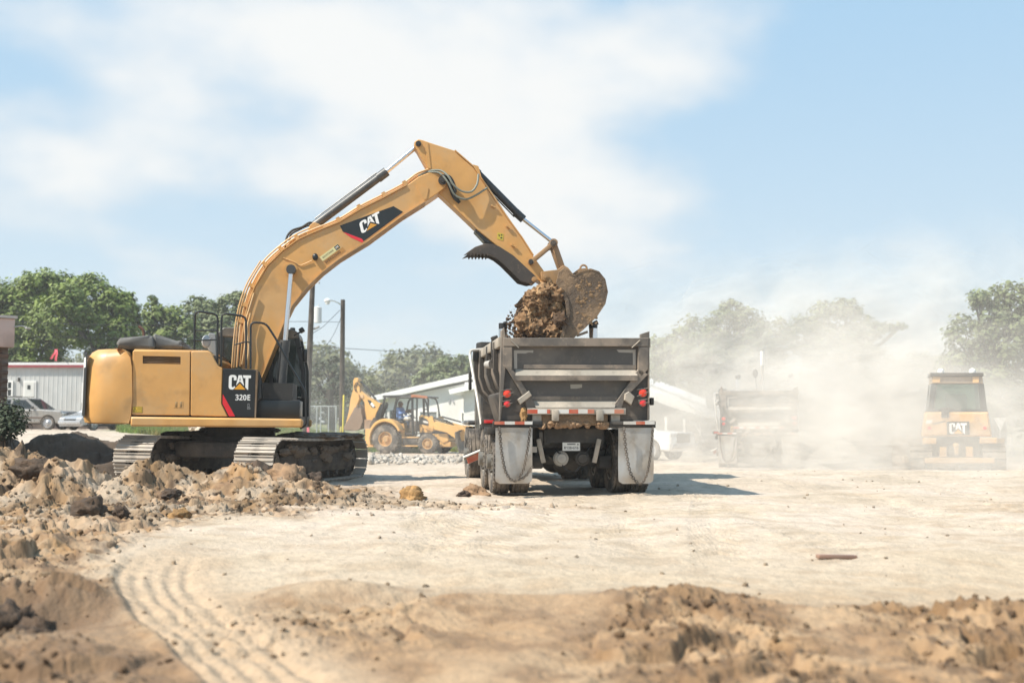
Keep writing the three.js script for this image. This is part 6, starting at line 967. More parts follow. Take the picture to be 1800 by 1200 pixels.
// ---------------------------------------------------------------- cars
function car(name, label, category, pos, turn, s) {
  const X = thing(name, label, category, pos, turn), W = s.W / 2, body = s.m;
  const flip = new THREE.Matrix4();
  const arch = (x, r) => { const o = []; for (let i = 0; i <= 10; i++) { const a = Math.PI - i / 10 * Math.PI; o.push([x + Math.cos(a) * r * 1.12, s.r + Math.sin(a) * r * 1.12]); } return o; };
  const low = s.clear, out = [[-s.L / 2, low + 0.12], [-s.L / 2 + 0.05, low], ...arch(s.rear, s.r), ...arch(s.front, s.r), [s.L / 2 - 0.05, low], [s.L / 2, low + 0.15], ...s.upper];
  { const b = new MB(); b.prism(out, -W, W, 0.06); b.build('body', body, X, 0.5); const u = new MB(); u.box(s.L * 0.9, 0.3, s.W * 0.8, 0, low + 0.15, 0); u.build('underside', M.frame, X); }
  // cabin: outline at the waist narrowing to the roof
  { const b = new MB(), c = s.cabin, k = s.lean ?? 0.16, P = c.map(([x, y]) => { const t = (y - s.waist) / (s.top - s.waist); return [x, y, W - 0.05 - k * t]; }), n = P.length;
    for (let i = 0; i + 1 < n; i++) { const a = P[i], d = P[i + 1]; b.quad([a[0], a[1], a[2]], [a[0], a[1], -a[2]], [d[0], d[1], -d[2]], [d[0], d[1], d[2]]); }
    for (const sg of [1, -1]) { const sh = THREE.ShapeUtils.triangulateShape(P.map((p) => new THREE.Vector2(p[0], p[1])), []), q = []; for (const [i, j, l] of sh) { const t = sg > 0 ? [i, j, l] : [i, l, j]; for (const v of t) q.push(P[v][0], P[v][1], P[v][2] * sg); } const g = new THREE.BufferGeometry(); g.setAttribute('position', new THREE.BufferAttribute(new Float32Array(q), 3)); b.add(g); }
    b.build('cabin', body, X, 0.4);
    for (const w of s.windows) for (const sg of [1, -1]) { const m = new MB(), q = w.map(([x, y]) => { const t = (y - s.waist) / (s.top - s.waist); return [x, y, (W - 0.05 - k * t + 0.006) * sg]; }); if (q.length === 4) m.quad(q[0], q[1], q[2], q[3]); else { m.quad(q[0], q[1], q[2], q[2]); } m.build('side_window', M.carGlass ??= new THREE.MeshPhysicalMaterial({ name: 'car window glass', color: C(0.025, 0.03, 0.032), roughness: 0.04 }), X, 0); }
    for (const [nm, i] of [['windscreen', s.wind], ['rear_window', s.back]]) if (i !== undefined) { const a = P[i], d = P[i + 1], nx = -(d[1] - a[1]), ny = d[0] - a[0], l = Math.hypot(nx, ny), f = (t, e, z) => [lerp(a[0], d[0], t) - nx / l * -0.008 * s.sg(i), lerp(a[1], d[1], t) - ny / l * -0.008 * s.sg(i), lerp(a[2], d[2], t) * z]; const m = new MB(); m.quad(f(0.1, 0, 0.9), f(0.1, 0, -0.9), f(0.92, 0, -0.9), f(0.92, 0, 0.9)); m.build(nm, s.windM && nm === 'windscreen' ? s.windM : M.carGlass, X, 0); } }
  for (const x of [s.rear, s.front]) for (const sg of [1, -1]) { const w = wheelZ(X, x, s.r, sg * (W - 0.13), s.r, 0.24, s.r * 0.66, sg, s.rimM ?? M.carRim); }
  for (const sg of [1, -1]) {
    const h = new MB(), e = s.head; h.box(0.06, e[2], e[3], e[0], e[1], sg * (W - e[3] / 2 - 0.03), 0, 0, 0, 0.02); h.build('headlight', M.lampGlass ??= new THREE.MeshPhysicalMaterial({ name: 'headlight glass', color: C(0.62, 0.6, 0.56), roughness: 0.1, clearcoat: 1 }), X);
    const mr = new MB(); mr.box(0.12, 0.16, 0.2, s.mirror[0], s.mirror[1], sg * (W + 0.09), 0, 0, 0, 0.04); mr.build('mirror', s.mirrorM ?? M.frame, X);
  }
  { const b = new MB(), g = s.grille; b.box(0.05, g[1], g[2], g[0], g[3], 0, 0, 0, 0, 0.01); b.build('grille', M.grille ??= plain('dark grille', [0.04, 0.04, 0.042], 0.4), X); const p = new MB(); p.box(0.1, 0.2, s.W * 0.96, s.L / 2 + 0.03, low + 0.22, 0, 0, 0, 0, 0.04); p.box(0.1, 0.2, s.W * 0.96, -s.L / 2 - 0.03, low + 0.25, 0, 0, 0, 0, 0.04); p.build('bumper', s.bumperM ?? body, X); }
  for (const x of s.doors ?? []) for (const sg of [1, -1]) { const b = new MB(); b.box(0.012, s.waist - low - 0.1, 0.01, x, (s.waist + low) / 2, sg * (W + 0.001)); b.box(0.18, 0.035, 0.03, x - 0.2, s.waist - 0.12, sg * (W + 0.012), 0, 0, 0, 0.01); b.build('door_seam', M.frame, X); }
  return X;
}
function wheelZ(parent, x, y, z, r, w, rimR, sg, rm, o = {}) {
  const g = new THREE.Group(); g.name = 'wheel'; g.position.set(x, y, z); g.rotation.y = (sg > 0 ? -Math.PI / 2 : Math.PI / 2) + (o.steer ?? 0); parent.add(g);
  mesh('tyre', tyreGeo(r, w, rimR, o.lugs ?? 30, o.ag), o.tyreM ?? M.rubber, g); mesh('rim', rimGeo(rimR, w, o.dish ?? 0.05, o.nuts ?? 6), rm, g); return g;
}
M.carRim = plain('alloy rim', [0.45, 0.45, 0.46], 0.3, 0.6);
const SUV = {
  L: 5.4, W: 1.98, r: 0.4, clear: 0.34, rear: -1.55, front: 1.75, waist: 1.18, top: 1.92,
  upper: [[2.69, 0.95], [2.55, 1.1], [1.3, 1.2], [-2.62, 1.2], [-2.7, 0.9]], cabin: [[-2.62, 1.18], [-2.5, 1.8], [-2.2, 1.9], [-0.6, 1.93], [0.35, 1.86], [1.3, 1.18]], wind: 4, back: 0, sg: () => 1,
  windows: [[[-0.55, 1.24], [0.92, 1.24], [0.3, 1.75], [-0.45, 1.78]], [[-1.45, 1.24], [-0.65, 1.24], [-0.6, 1.78], [-1.42, 1.78]], [[-2.4, 1.24], [-1.58, 1.24], [-1.55, 1.78], [-2.32, 1.76]]],
  head: [2.66, 0.88, 0.22, 0.34], grille: [2.69, 0.3, 1.0, 0.86], mirror: [0.85, 1.3], doors: [-0.6, 0.75, -1.5],
};
{
  const m = coated('silver beige car paint', [0.3, 0.285, 0.265], { rough: 0.32, metal: 0.4, dust: 0.3, dustC: [0.36, 0.31, 0.26], metres: 3, clear: 0.6 }); SUV.m = m;
  const D = 69.5, a = at(25, 757, D), s = car('parked_suv', 'silver beige SUV parked in front of the grey trailer', 'SUV', [a.x + 0.75, groundHeight(a.x, D), a.z], rad(-6), SUV);
  const r = new MB(); for (const z of [-0.7, 0.7]) { r.cyl([-2.1, 1.97, z], [0.0, 1.97, z], 0.02, 0.02, 6); } r.build('roof_rail', M.frame, s);
  const t = new MB(); t.box(3.0, 0.07, 0.02, -0.1, 0.72, 1.0); t.build('side_trim', plain('brown trim', [0.12, 0.08, 0.06], 0.5), s);
  // silver saloon by the counterweight
  const SED = { L: 4.7, W: 1.8, r: 0.33, clear: 0.22, rear: -1.4, front: 1.42, waist: 0.95, top: 1.43, upper: [[2.34, 0.62], [2.2, 0.74], [1.2, 0.96], [-1.5, 0.98], [-2.3, 0.92], [-2.35, 0.6]], cabin: [[-1.7, 0.95], [-0.95, 1.4], [-0.3, 1.44], [0.35, 1.4], [1.2, 0.95]], wind: 3, back: 0, sg: () => 1, windows: [[[0.0, 1.0], [0.95, 1.0], [0.35, 1.33], [0.0, 1.36]], [[-1.2, 1.0], [-0.08, 1.0], [-0.08, 1.36], [-0.8, 1.34]]], head: [2.28, 0.62, 0.16, 0.42], grille: [2.34, 0.14, 0.9, 0.56], mirror: [0.75, 1.0], doors: [-0.05], m: coated('pale silver car paint', [0.42, 0.43, 0.45], { rough: 0.3, metal: 0.3, dust: 0.15, metres: 3, clear: 0.6 }), windM: plain('white sunshade', [0.6, 0.61, 0.62], 0.6) };
  const D2 = 66, c = at(157, 757, D2); car('parked_saloon', 'pale silver saloon with a sunshade behind its windscreen, beside the excavator counterweight', 'car', [c.x + 0.75, groundHeight(c.x, D2), c.z], rad(-118), SED);
  // white pickup by the truck
  const PK = { L: 5.9, W: 2.03, r: 0.42, clear: 0.38, rear: -1.75, front: 1.95, waist: 1.2, top: 1.92, upper: [[2.94, 0.95], [2.85, 1.14], [1.2, 1.24], [-0.9, 1.24], [-0.95, 1.2], [-2.9, 1.2], [-2.95, 0.9]], cabin: [[-0.95, 1.2], [-0.8, 1.82], [-0.4, 1.93], [0.3, 1.9], [1.15, 1.2]], wind: 3, back: 0, sg: () => 1, windows: [[[0.05, 1.26], [0.85, 1.26], [0.3, 1.76], [0.05, 1.78]], [[-0.75, 1.26], [-0.05, 1.26], [-0.05, 1.78], [-0.65, 1.76]]], head: [2.9, 0.98, 0.26, 0.4], grille: [2.95, 0.4, 1.05, 0.92], mirror: [0.8, 1.32], doors: [0.0, 1.05], m: coated('white car paint', [0.78, 0.78, 0.77], { rough: 0.3, dust: 0.15, metres: 3, clear: 0.6 }), bumperM: plain('grey bumper', [0.4, 0.4, 0.4], 0.4) };
  const D3 = 49, e = at(1196, 812, D3); car('white_pickup', 'white pickup truck with its bonnet showing past the dump truck', 'pickup truck', [e.x - 2.3, groundHeight(e.x - 1, D3), e.z - 1.0], rad(-38), PK);
}
// ---------------------------------------------------------------- backhoe loader and its driver
{
  const D = 55, a = at(712, 795, D), X = thing('backhoe_loader', 'yellow backhoe loader with black canopy facing right before the white building', 'backhoe', [a.x, groundHeight(a.x, D) + 0.02, a.z], rad(-20)), Zs = 0.75;
  const Q = (x, y, c = 0) => { const p = local(X, 600 + x / 6.667, 650 + y / 6.667, 'z', c); return V(p.x, p.y, c); }, QP = (l, c) => l.map(([x, y]) => { const p = Q(x, y, c); return [p.x, p.y]; });
  const Y = M.yellowClean, rim = M.yellowDusty;
  const rc = Q(540, 852, Zs), fc = Q(1028, 908, 0.75), rr = 0.66, fr = 0.45;
  for (const s of [1, -1]) { wheelZ(X, rc.x, rr, s * 0.82, rr, 0.44, 0.34, s, rim, { ag: true, lugs: 22, dish: 0.16, nuts: 8 }); wheelZ(X, fc.x, fr, s * 0.86, fr, 0.3, 0.24, s, rim, { ag: true, lugs: 20, dish: 0.1, nuts: 8, steer: 0.12 }); }
  { const b = new MB(); b.cyl([rc.x, rr, -0.75], [rc.x, rr, 0.75], 0.14, 0.14, 14); b.cyl([fc.x, fr, -0.8], [fc.x, fr, 0.8], 0.09, 0.09, 12); b.build('axle', M.frame, X); }
  { const b = new MB(); b.prism(QP([[720, 780], [905, 780], [930, 700], [1010, 740], [1250, 740], [1250, 870], [1170, 880], [1120, 800], [1000, 790], [910, 900], [720, 900]], 0.5), -0.42, 0.42, 0.02); b.build('chassis', M.frame, X);
    const st = new MB(); for (const y of [790, 890]) { const p = Q(712, y, 0.72), q = Q(905, y, 0.72); st.box(q.x - p.x, 0.06, 0.28, (p.x + q.x) / 2, p.y, 0.6, 0, 0, 0, 0.01); } st.build('step', rim, X); const tb = new MB(), p = Q(725, 875, 0.6), q = Q(905, 805, 0.6); for (const s of [-1, 1]) tb.box(q.x - p.x, q.y - p.y, 0.3, (p.x + q.x) / 2, (p.y + q.y) / 2, s * 0.56, 0, 0, 0, 0.02); tb.build('tank_box', M.blackDusty, X); }
  for (const s of [-1, 1]) { const b = new MB(), o = [], i2 = []; for (let i = 0; i <= 14; i++) { const t = rad(200 - i * 12.5); o.push([rc.x + Math.cos(t) * (rr + 0.2), rr + 0.02 + Math.sin(t) * (rr + 0.26)]); i2.push([rc.x + Math.cos(t) * (rr + 0.1), rr + Math.sin(t) * (rr + 0.14)]); } b.prism([...o, ...i2.reverse()], s * 0.82 - 0.26, s * 0.82 + 0.26, 0.02); b.build('rear_fender', Y, X, 0.5); const c = new MB(); c.prism(o.concat([[o[14][0], 0.55], [o[0][0], 0.55]]), s * 0.56 - 0.02, s * 0.56 + 0.02); c.build('fender_side', Y, X); }
  // bonnet, loader tower, front frame
  { const b = new MB(); b.prism(roundPoly(QP([[905, 720], [900, 545], [935, 528], [1040, 560], [1180, 640], [1240, 740], [905, 740]], 0.45), 0.06), -0.42, 0.42, 0.04); b.build('bonnet', Y, X); const g = new MB(); g.prism(roundPoly(QP([[912, 640], [915, 570], [940, 550], [1000, 580], [1030, 620], [1030, 655], [960, 640]], 0.46), 0.03), 0.42, 0.44, 0.005); g.prism(QP([[1060, 720], [1180, 690], [1235, 740], [1060, 745]], 0.46), 0.42, 0.435); g.build('side_grille', M.black, X); const w = new MB(); w.prism(QP([[950, 590], [1015, 605], [1015, 630], [950, 615]], 0.46), 0.441, 0.447); w.build('bonnet_decal', M.tapeWhite ?? M.white, X);
    const t = new MB(); for (const s of [-1, 1]) { t.prism(roundPoly(QP([[1030, 690], [1020, 545], [1070, 540], [1090, 620], [1080, 700], [960, 680], [945, 640], [1020, 670]], 0.6), 0.03), s * 0.58 - 0.06, s * 0.58 + 0.06, 0.01); } t.build('loader_tower', Y, X); const f = new MB(); f.prism(QP([[1005, 750], [1240, 745], [1255, 830], [1190, 860], [1110, 800], [1010, 780]], 0.5), -0.5, 0.5, 0.02); f.box(0.55, 0.25, 0.7, Q(1220, 870, 0.4).x, Q(1220, 870, 0.4).y, 0.1, 0, 0, 0, 0.02); f.build('front_frame', Y, X); }
  for (const s of [-1, 1]) { const b = new MB(); b.prism(roundPoly(QP([[1080, 630], [1110, 600], [1300, 650], [1420, 660], [1510, 745], [1440, 830], [1390, 835], [1290, 770], [1240, 735], [1090, 700]], 0.62), 0.04), s * 0.62 - 0.07, s * 0.62 + 0.07, 0.015); b.build('loader_arm', Y, X); const c = new MB(); c.cyl(Q(1075, 560, s * 0.5), Q(1240, 600, s * 0.5), 0.05, 0.05, 12); c.cyl(Q(1240, 600, s * 0.5), Q(1300, 625, s * 0.5), 0.03, 0.03, 10); c.cyl(Q(1180, 548, s * 0.66), Q(1400, 610, s * 0.66), 0.04, 0.04, 10); c.build('loader_cylinder', M.black, X); const r = new MB(); r.cyl(Q(1400, 610, s * 0.66), Q(1500, 645, s * 0.66), 0.028, 0.028, 10); r.build('cylinder_rod', M.chrome, X); }
  { const b = new MB(), P = QP([[1440, 730], [1500, 700], [1540, 780], [1545, 900], [1480, 960], [1420, 985], [1490, 930], [1470, 830]], 0); b.prism([[P[1][0], P[1][1]], [P[0][0] + 0.05, P[0][1]], [P[7][0], P[7][1]], [P[6][0], P[6][1]], [P[5][0] + 0.7, 0.08], [P[5][0] + 0.7, 0.05], [P[6][0] - 0.03, 0.05], [P[7][0] - 0.1, P[7][1]], [P[0][0] - 0.03, P[0][1]]], -1.1, 1.1); b.build('loader_bucket', M.blackDusty, X); }
  // canopy and posts
  { const rf = new MB(); rf.prism(roundPoly(QP([[488, 322], [490, 298], [820, 290], [1010, 310], [1012, 330], [820, 318], [650, 330]], 0.6), 0.02), -0.68, 0.68, 0.03); const c = rf.build('canopy', M.black, X); const e = new MB(); e.prism(roundPoly(QP([[815, 322], [820, 286], [1008, 306], [1010, 334], [960, 330], [860, 318]], 0.7), 0.02), 0.69, 0.71, 0.004); e.build('canopy_edge', coated('orange brown canopy edge', [0.35, 0.1, 0.03], { dust: 0.25 }), c);
    for (const s of [-1, 1]) { const z = s * 0.64, k = 0.64; const post = (list, r) => { const b = new MB(); b.pipe(list.map(([x, y]) => { const p = Q(x, y, k); return V(p.x, p.y, z); }), r, 0.15, 8); b.build('canopy_post', M.black, X); }; post([[510, 320], [440, 640]], 0.05); post([[820, 318], [690, 318], [650, 360], [612, 560]], 0.045); post([[830, 310], [838, 770]], 0.06); post([[862, 318], [886, 330], [880, 770]], 0.045); post([[900, 316], [975, 330], [1000, 400], [1022, 545]], 0.04); const r = new MB(); for (const y of [460, 560, 650]) { const p = Q(838, y, k), q = Q(880, y, k); r.cyl([p.x, p.y, z], [q.x, q.y, z], 0.03, 0.03, 8); } r.build('post_rung', M.black, X); } }
  { const b = new MB(); const p = Q(690, 640, 0); b.box(0.5, 0.14, 0.5, p.x, Q(690, 610, 0).y, 0, 0, 0, 0, 0.05); b.box(0.14, 0.55, 0.5, p.x - 0.3, Q(690, 540, 0).y, 0, 0, 0, 0.12, 0.05); b.build('seat', M.black, X); const c = new MB(), q = Q(820, 600, 0), u = Q(806, 520, 0); c.cyl([q.x + 0.15, Q(820, 760, 0).y, 0], [u.x + 0.05, u.y, 0], 0.05, 0.03, 10); c.add(new THREE.TorusGeometry(0.18, 0.016, 8, 24), c.mat(u.x + 0.04, u.y, 0, 0, Math.PI / 2, 0).multiply(new THREE.Matrix4().makeRotationX(-0.9))); c.build('steering_wheel', M.black, X); const f = new MB(), g = Q(780, 745, 0); f.box(1.1, 0.06, 1.1, g.x, g.y, 0); f.box(0.5, 0.5, 0.9, Q(900, 660, 0).x, Q(900, 660, 0).y, 0, 0, 0, 0, 0.04); f.build('cab_floor', M.blackDusty, X); const l = new MB(); for (const [x, z] of [[560, 0.2], [545, -0.1], [575, -0.25]]) { const v = Q(x, 590, 0); l.cyl([v.x + 0.05, v.y - 0.2, z], [v.x - 0.1, v.y + 0.15, z], 0.012, 0.012, 6); l.add(new THREE.SphereGeometry(0.03, 8, 6), l.mat(v.x - 0.1, v.y + 0.15, z)); } l.build('control_lever', M.black, X); }
  // the hoe
  const pr = (name, list, z0, z1, m = Y, c = 0) => { const b = new MB(); b.prism(roundPoly(QP(list, c), 0.03, 3), z0, z1, 0.015); return b.build(name, m, X); };
  pr('hoe_boom', [[165, 190], [200, 130], [228, 150], [250, 240], [330, 320], [478, 398], [430, 500], [395, 600], [310, 585], [292, 470], [285, 380], [230, 300]], -0.16, 0.16); pr('boom_panel', [[322, 348], [360, 358], [420, 440], [380, 446], [345, 400]], 0.161, 0.166, M.black); { const b = new MB(); b.prism(QP([[345, 400], [362, 376], [398, 420], [378, 440]], 0.1), 0.166, 0.172); b.build('boom_decal', M.white, X); }
  pr('dipper_stick', [[150, 130], [165, 95], [205, 92], [222, 130], [205, 200], [225, 340], [190, 420], [120, 600], [85, 690], [48, 705], [60, 640], [100, 480], [120, 330], [150, 230]], -0.12, 0.12, Y); { const b = new MB(); for (const z of [-0.1, 0.1]) b.cyl(Q(225, 135, z), Q(400, 340, z), 0.05, 0.05, 12); b.build('boom_cylinder', M.black, X); const r = new MB(); r.cyl(Q(390, 328, 0), Q(450, 385, 0), 0.035, 0.035, 10); r.build('cylinder_rod', M.chrome, X); const h = new MB(); h.tube([Q(165, 250, 0.14), Q(150, 200, 0.18), Q(175, 150, 0.2), Q(215, 190, 0.2), Q(220, 260, 0.17)], 0.02, 6); h.tube([Q(180, 260, 0.14), Q(170, 190, 0.18), Q(195, 160, 0.2)], 0.018, 6); h.build('hydraulic_hose', M.hose, X); for (const [x, y] of [[195, 125], [262, 310]]) { const p = new MB(), c = Q(x, y, 0); p.cyl([c.x, c.y, -0.2], [c.x, c.y, 0.2], 0.09, 0.09, 14); p.build('pivot_pin', M.yellowDusty, X); } }
  { const list = [[82, 690], [200, 480], [215, 440], [298, 450], [300, 600], [262, 690], [180, 712], [100, 704]], m = coated('brown worn bucket', [0.2, 0.135, 0.09], { rough: 0.8, dust: 0.4, dustC: [0.3, 0.22, 0.16] }), b = new MB(); b.prism(roundPoly(QP(list.slice(0, 1).concat([[205, 490], [240, 520], [250, 600], [215, 690], [170, 712], [100, 704]]), 0.32), 0.03), 0.29, 0.32, 0.005); b.prism(roundPoly(QP(list, -0.3), 0.05), -0.32, 0.28, 0.02); const k = b.build('hoe_bucket', m, X); for (let i = 0; i < 5; i++) { const t = new MB(), c = Q(220 + i * 18, 440, 0); t.box(0.06, 0.16, 0.07, c.x, c.y + 0.05, 0.28 - i * 0.14, 0, 0, 0.15, 0.01); t.build('bucket_tooth', m, k); } }
  pr('swing_frame', [[300, 580], [400, 590], [425, 630], [415, 700], [300, 700]], -0.3, 0.3, coated('rusty swing frame', [0.25, 0.14, 0.07], { dust: 0.4 })); for (const s of [-1, 1]) { const b = new MB(); b.prism(roundPoly(QP([[292, 690], [350, 690], [392, 880], [340, 890], [290, 850]], 0.5), 0.03), s * 0.55 - 0.07, s * 0.55 + 0.07, 0.012); b.build('stabiliser_leg', Y, X); const p = new MB(), c = Q(350, 895, 0.5); p.box(0.4, 0.06, 0.3, c.x, Math.max(0.05, c.y), s * 0.55, 0, 0, 0, 0.01); p.build('stabiliser_foot', M.yellowDusty, X); } pr('rear_frame', [[385, 640], [430, 560], [470, 560], [480, 720], [410, 800], [385, 760]], -0.5, 0.5, M.blackDusty); { const b = new MB(); b.prism(roundPoly(QP([[475, 400], [505, 395], [500, 420], [455, 520], [430, 640], [395, 600], [420, 500]], 0.2), 0.02), -0.24, -0.17, 0.006); b.prism(roundPoly(QP([[475, 400], [505, 395], [500, 420], [455, 520], [430, 640], [395, 600], [420, 500]], 0.2), 0.02), 0.17, 0.24, 0.006); b.build('boom_lock', M.black, X); }
  // ---- the driver
  X.updateMatrixWorld(true);
  const seat = Q(690, 600, 0), P = thing('person', 'driver in a blue shirt and jeans seated under the backhoe canopy', 'person', X.localToWorld(V(seat.x - 0.02, seat.y + 0.02, 0)).toArray(), rad(-20));
  const J = { hip: [0, 0.1, 0], hipL: [0.02, 0.09, 0.1], hipR: [0.02, 0.09, -0.1], waist: [-0.02, 0.28, 0], chest: [-0.02, 0.46, 0], shL: [0, 0.56, 0.19], shR: [0, 0.56, -0.19], neck: [0, 0.63, 0], elL: [0.14, 0.34, 0.24], wrL: [0.38, 0.42, 0.16], haL: [0.46, 0.45, 0.13], elR: [0.16, 0.35, -0.24], wrR: [0.38, 0.42, -0.16], haR: [0.46, 0.45, -0.13], knL: [0.44, 0.16, 0.14], knR: [0.44, 0.16, -0.14], anL: [0.52, -0.28, 0.13], anR: [0.52, -0.28, -0.13], toL: [0.68, -0.34, 0.14], toR: [0.68, -0.34, -0.14] };
  const bones = [['hip', 'waist', 0.15, 0.135], ['waist', 'chest', 0.135, 0.15], ['chest', 'neck', 0.13, 0.06], ['shL', 'shR', 0.085, 0.085], ['shL', 'elL', 0.065, 0.052], ['elL', 'wrL', 0.05, 0.036], ['wrL', 'haL', 0.034, 0.03], ['shR', 'elR', 0.065, 0.052], ['elR', 'wrR', 0.05, 0.036], ['wrR', 'haR', 0.034, 0.03], ['hipL', 'knL', 0.095, 0.07], ['hipR', 'knR', 0.095, 0.07], ['knL', 'anL', 0.066, 0.05], ['knR', 'anR', 0.066, 0.05], ['anL', 'toL', 0.052, 0.042], ['anR', 'toR', 0.052, 0.042]].map(([a2, b2, r0, r1]) => [V(...J[a2]), V(...J[b2]), r0, r1]);
  const headB = [[V(0.005, 0.63, 0), V(0.012, 0.74, 0), 0.056, 0.06], [V(0.0, 0.8, 0), V(0.035, 0.8, 0), 0.095, 0.088], [V(0.035, 0.74, 0), V(0.055, 0.725, 0), 0.06, 0.045], [V(0.11, 0.785, 0), V(0.128, 0.765, 0), 0.012, 0.016], [V(0.01, 0.79, 0.09), V(0.01, 0.76, 0.088), 0.02, 0.014], [V(0.01, 0.79, -0.09), V(0.01, 0.76, -0.088), 0.02, 0.014]];
  const skin = [0.14, 0.075, 0.045], shirt = [0.13, 0.24, 0.52], jeans = [0.07, 0.12, 0.22], boot = [0.05, 0.035, 0.025];
  const field = (bs, c, half, res, colour) => {
    const mc = new MarchingCubes(res, new THREE.MeshStandardMaterial(), false, false, 60000); mc.isolation = 0; const q = V(0, 0, 0), pa = V(0, 0, 0), ba = V(0, 0, 0), sz = mc.size;
    for (let z = 0; z < sz; z++) for (let y = 0; y < sz; y++) for (let x = 0; x < sz; x++) { q.set(c[0] + (x / sz * 2 - 1) * half, c[1] + (y / sz * 2 - 1) * half, c[2] + (z / sz * 2 - 1) * half); let acc = 0; const k = 28; for (const [A, B, r0, r1] of bs) { pa.subVectors(q, A); ba.subVectors(B, A); const h = clamp(pa.dot(ba) / ba.lengthSq()); acc += Math.exp(-k * (pa.addScaledVector(ba, -h).length() - lerp(r0, r1, h))); } mc.field[x + y * sz + z * sz * sz] = Math.log(acc) / k; }
    mc.update(); const n = mc.count, p = new Float32Array(n * 3), nn = new Float32Array(n * 3), col = new Float32Array(n * 3);
    for (let i = 0; i < n; i++) { for (let k = 0; k < 3; k++) { p[i * 3 + k] = mc.positionArray[i * 3 + k] * half + c[k]; nn[i * 3 + k] = mc.normalArray[i * 3 + k]; } col.set(colour(p[i * 3], p[i * 3 + 1], p[i * 3 + 2]), i * 3); }
    const g = new THREE.BufferGeometry(); g.setAttribute('position', new THREE.BufferAttribute(p, 3)); g.setAttribute('normal', new THREE.BufferAttribute(nn, 3)); g.setAttribute('color', new THREE.BufferAttribute(col, 3)); return g;
  };
  const fingers = []; for (const s of [1, -1]) { for (let i = 0; i < 4; i++) { const b0 = V(0.47, 0.47 - i * 0.017, s * 0.125), b1 = V(0.515, 0.475 - i * 0.018, s * 0.11), b2 = V(0.512, 0.465 - i * 0.018, s * 0.085); fingers.push([b0, b1, 0.01, 0.0095], [b1, b2, 0.0095, 0.0085]); } fingers.push([V(0.45, 0.47, s * 0.12), V(0.48, 0.49, s * 0.098), 0.012, 0.0095]); }
  const body = field(bones, [0.3, 0.2, 0], 0.7, 72, (x, y, z) => (y > 0.615 ? skin : x > 0.36 && y > 0.38 ? skin : y < -0.2 && x > 0.4 ? boot : y < 0.2 && !(x < 0.1 && y > 0.16) ? jeans : shirt)), head = field(headB, [0.03, 0.74, 0], 0.17, 60, () => skin), hand = field(fingers, [0.48, 0.45, 0], 0.17, 72, () => skin);
  const pm = new THREE.MeshStandardMaterial({ name: 'person', vertexColors: true, roughness: 0.8 }); mesh('body', mergeGeometries([body, head, hand]), pm, P);
  const hr = new MB(); hr.add(new THREE.SphereGeometry(0.104, 20, 14, 0, Math.PI * 2, 0, Math.PI * 0.52), hr.mat(0.008, 0.815, 0, 0, 0, 0.3)); hr.build('hair', plain('short black hair', [0.012, 0.01, 0.009], 0.8), P); const ey = new MB(); for (const s of [-1, 1]) ey.add(new THREE.SphereGeometry(0.011, 8, 6), ey.mat(0.112, 0.8, s * 0.034)); ey.build('eye', plain('eye', [0.4, 0.38, 0.35], 0.3), P);
  const lap = new MB(), lc = Q(770, 560, 0.4); lap.add(lumpGeo(4, 0.14, 3, 0.35, 1.4, [1.3, 0.7, 0.8]), lap.mat(lc.x, lc.y - 0.05, 0.36)); tag(lap.build('white_sack', coated('dusty white cloth', [0.5, 0.47, 0.4], { dust: 0.3 }), null, 1.2), 'pale cloth bundle on the console beside the backhoe driver', 'bundle'); const wl = scene.children[scene.children.length - 1]; wl.applyMatrix4(X.matrixWorld);
}
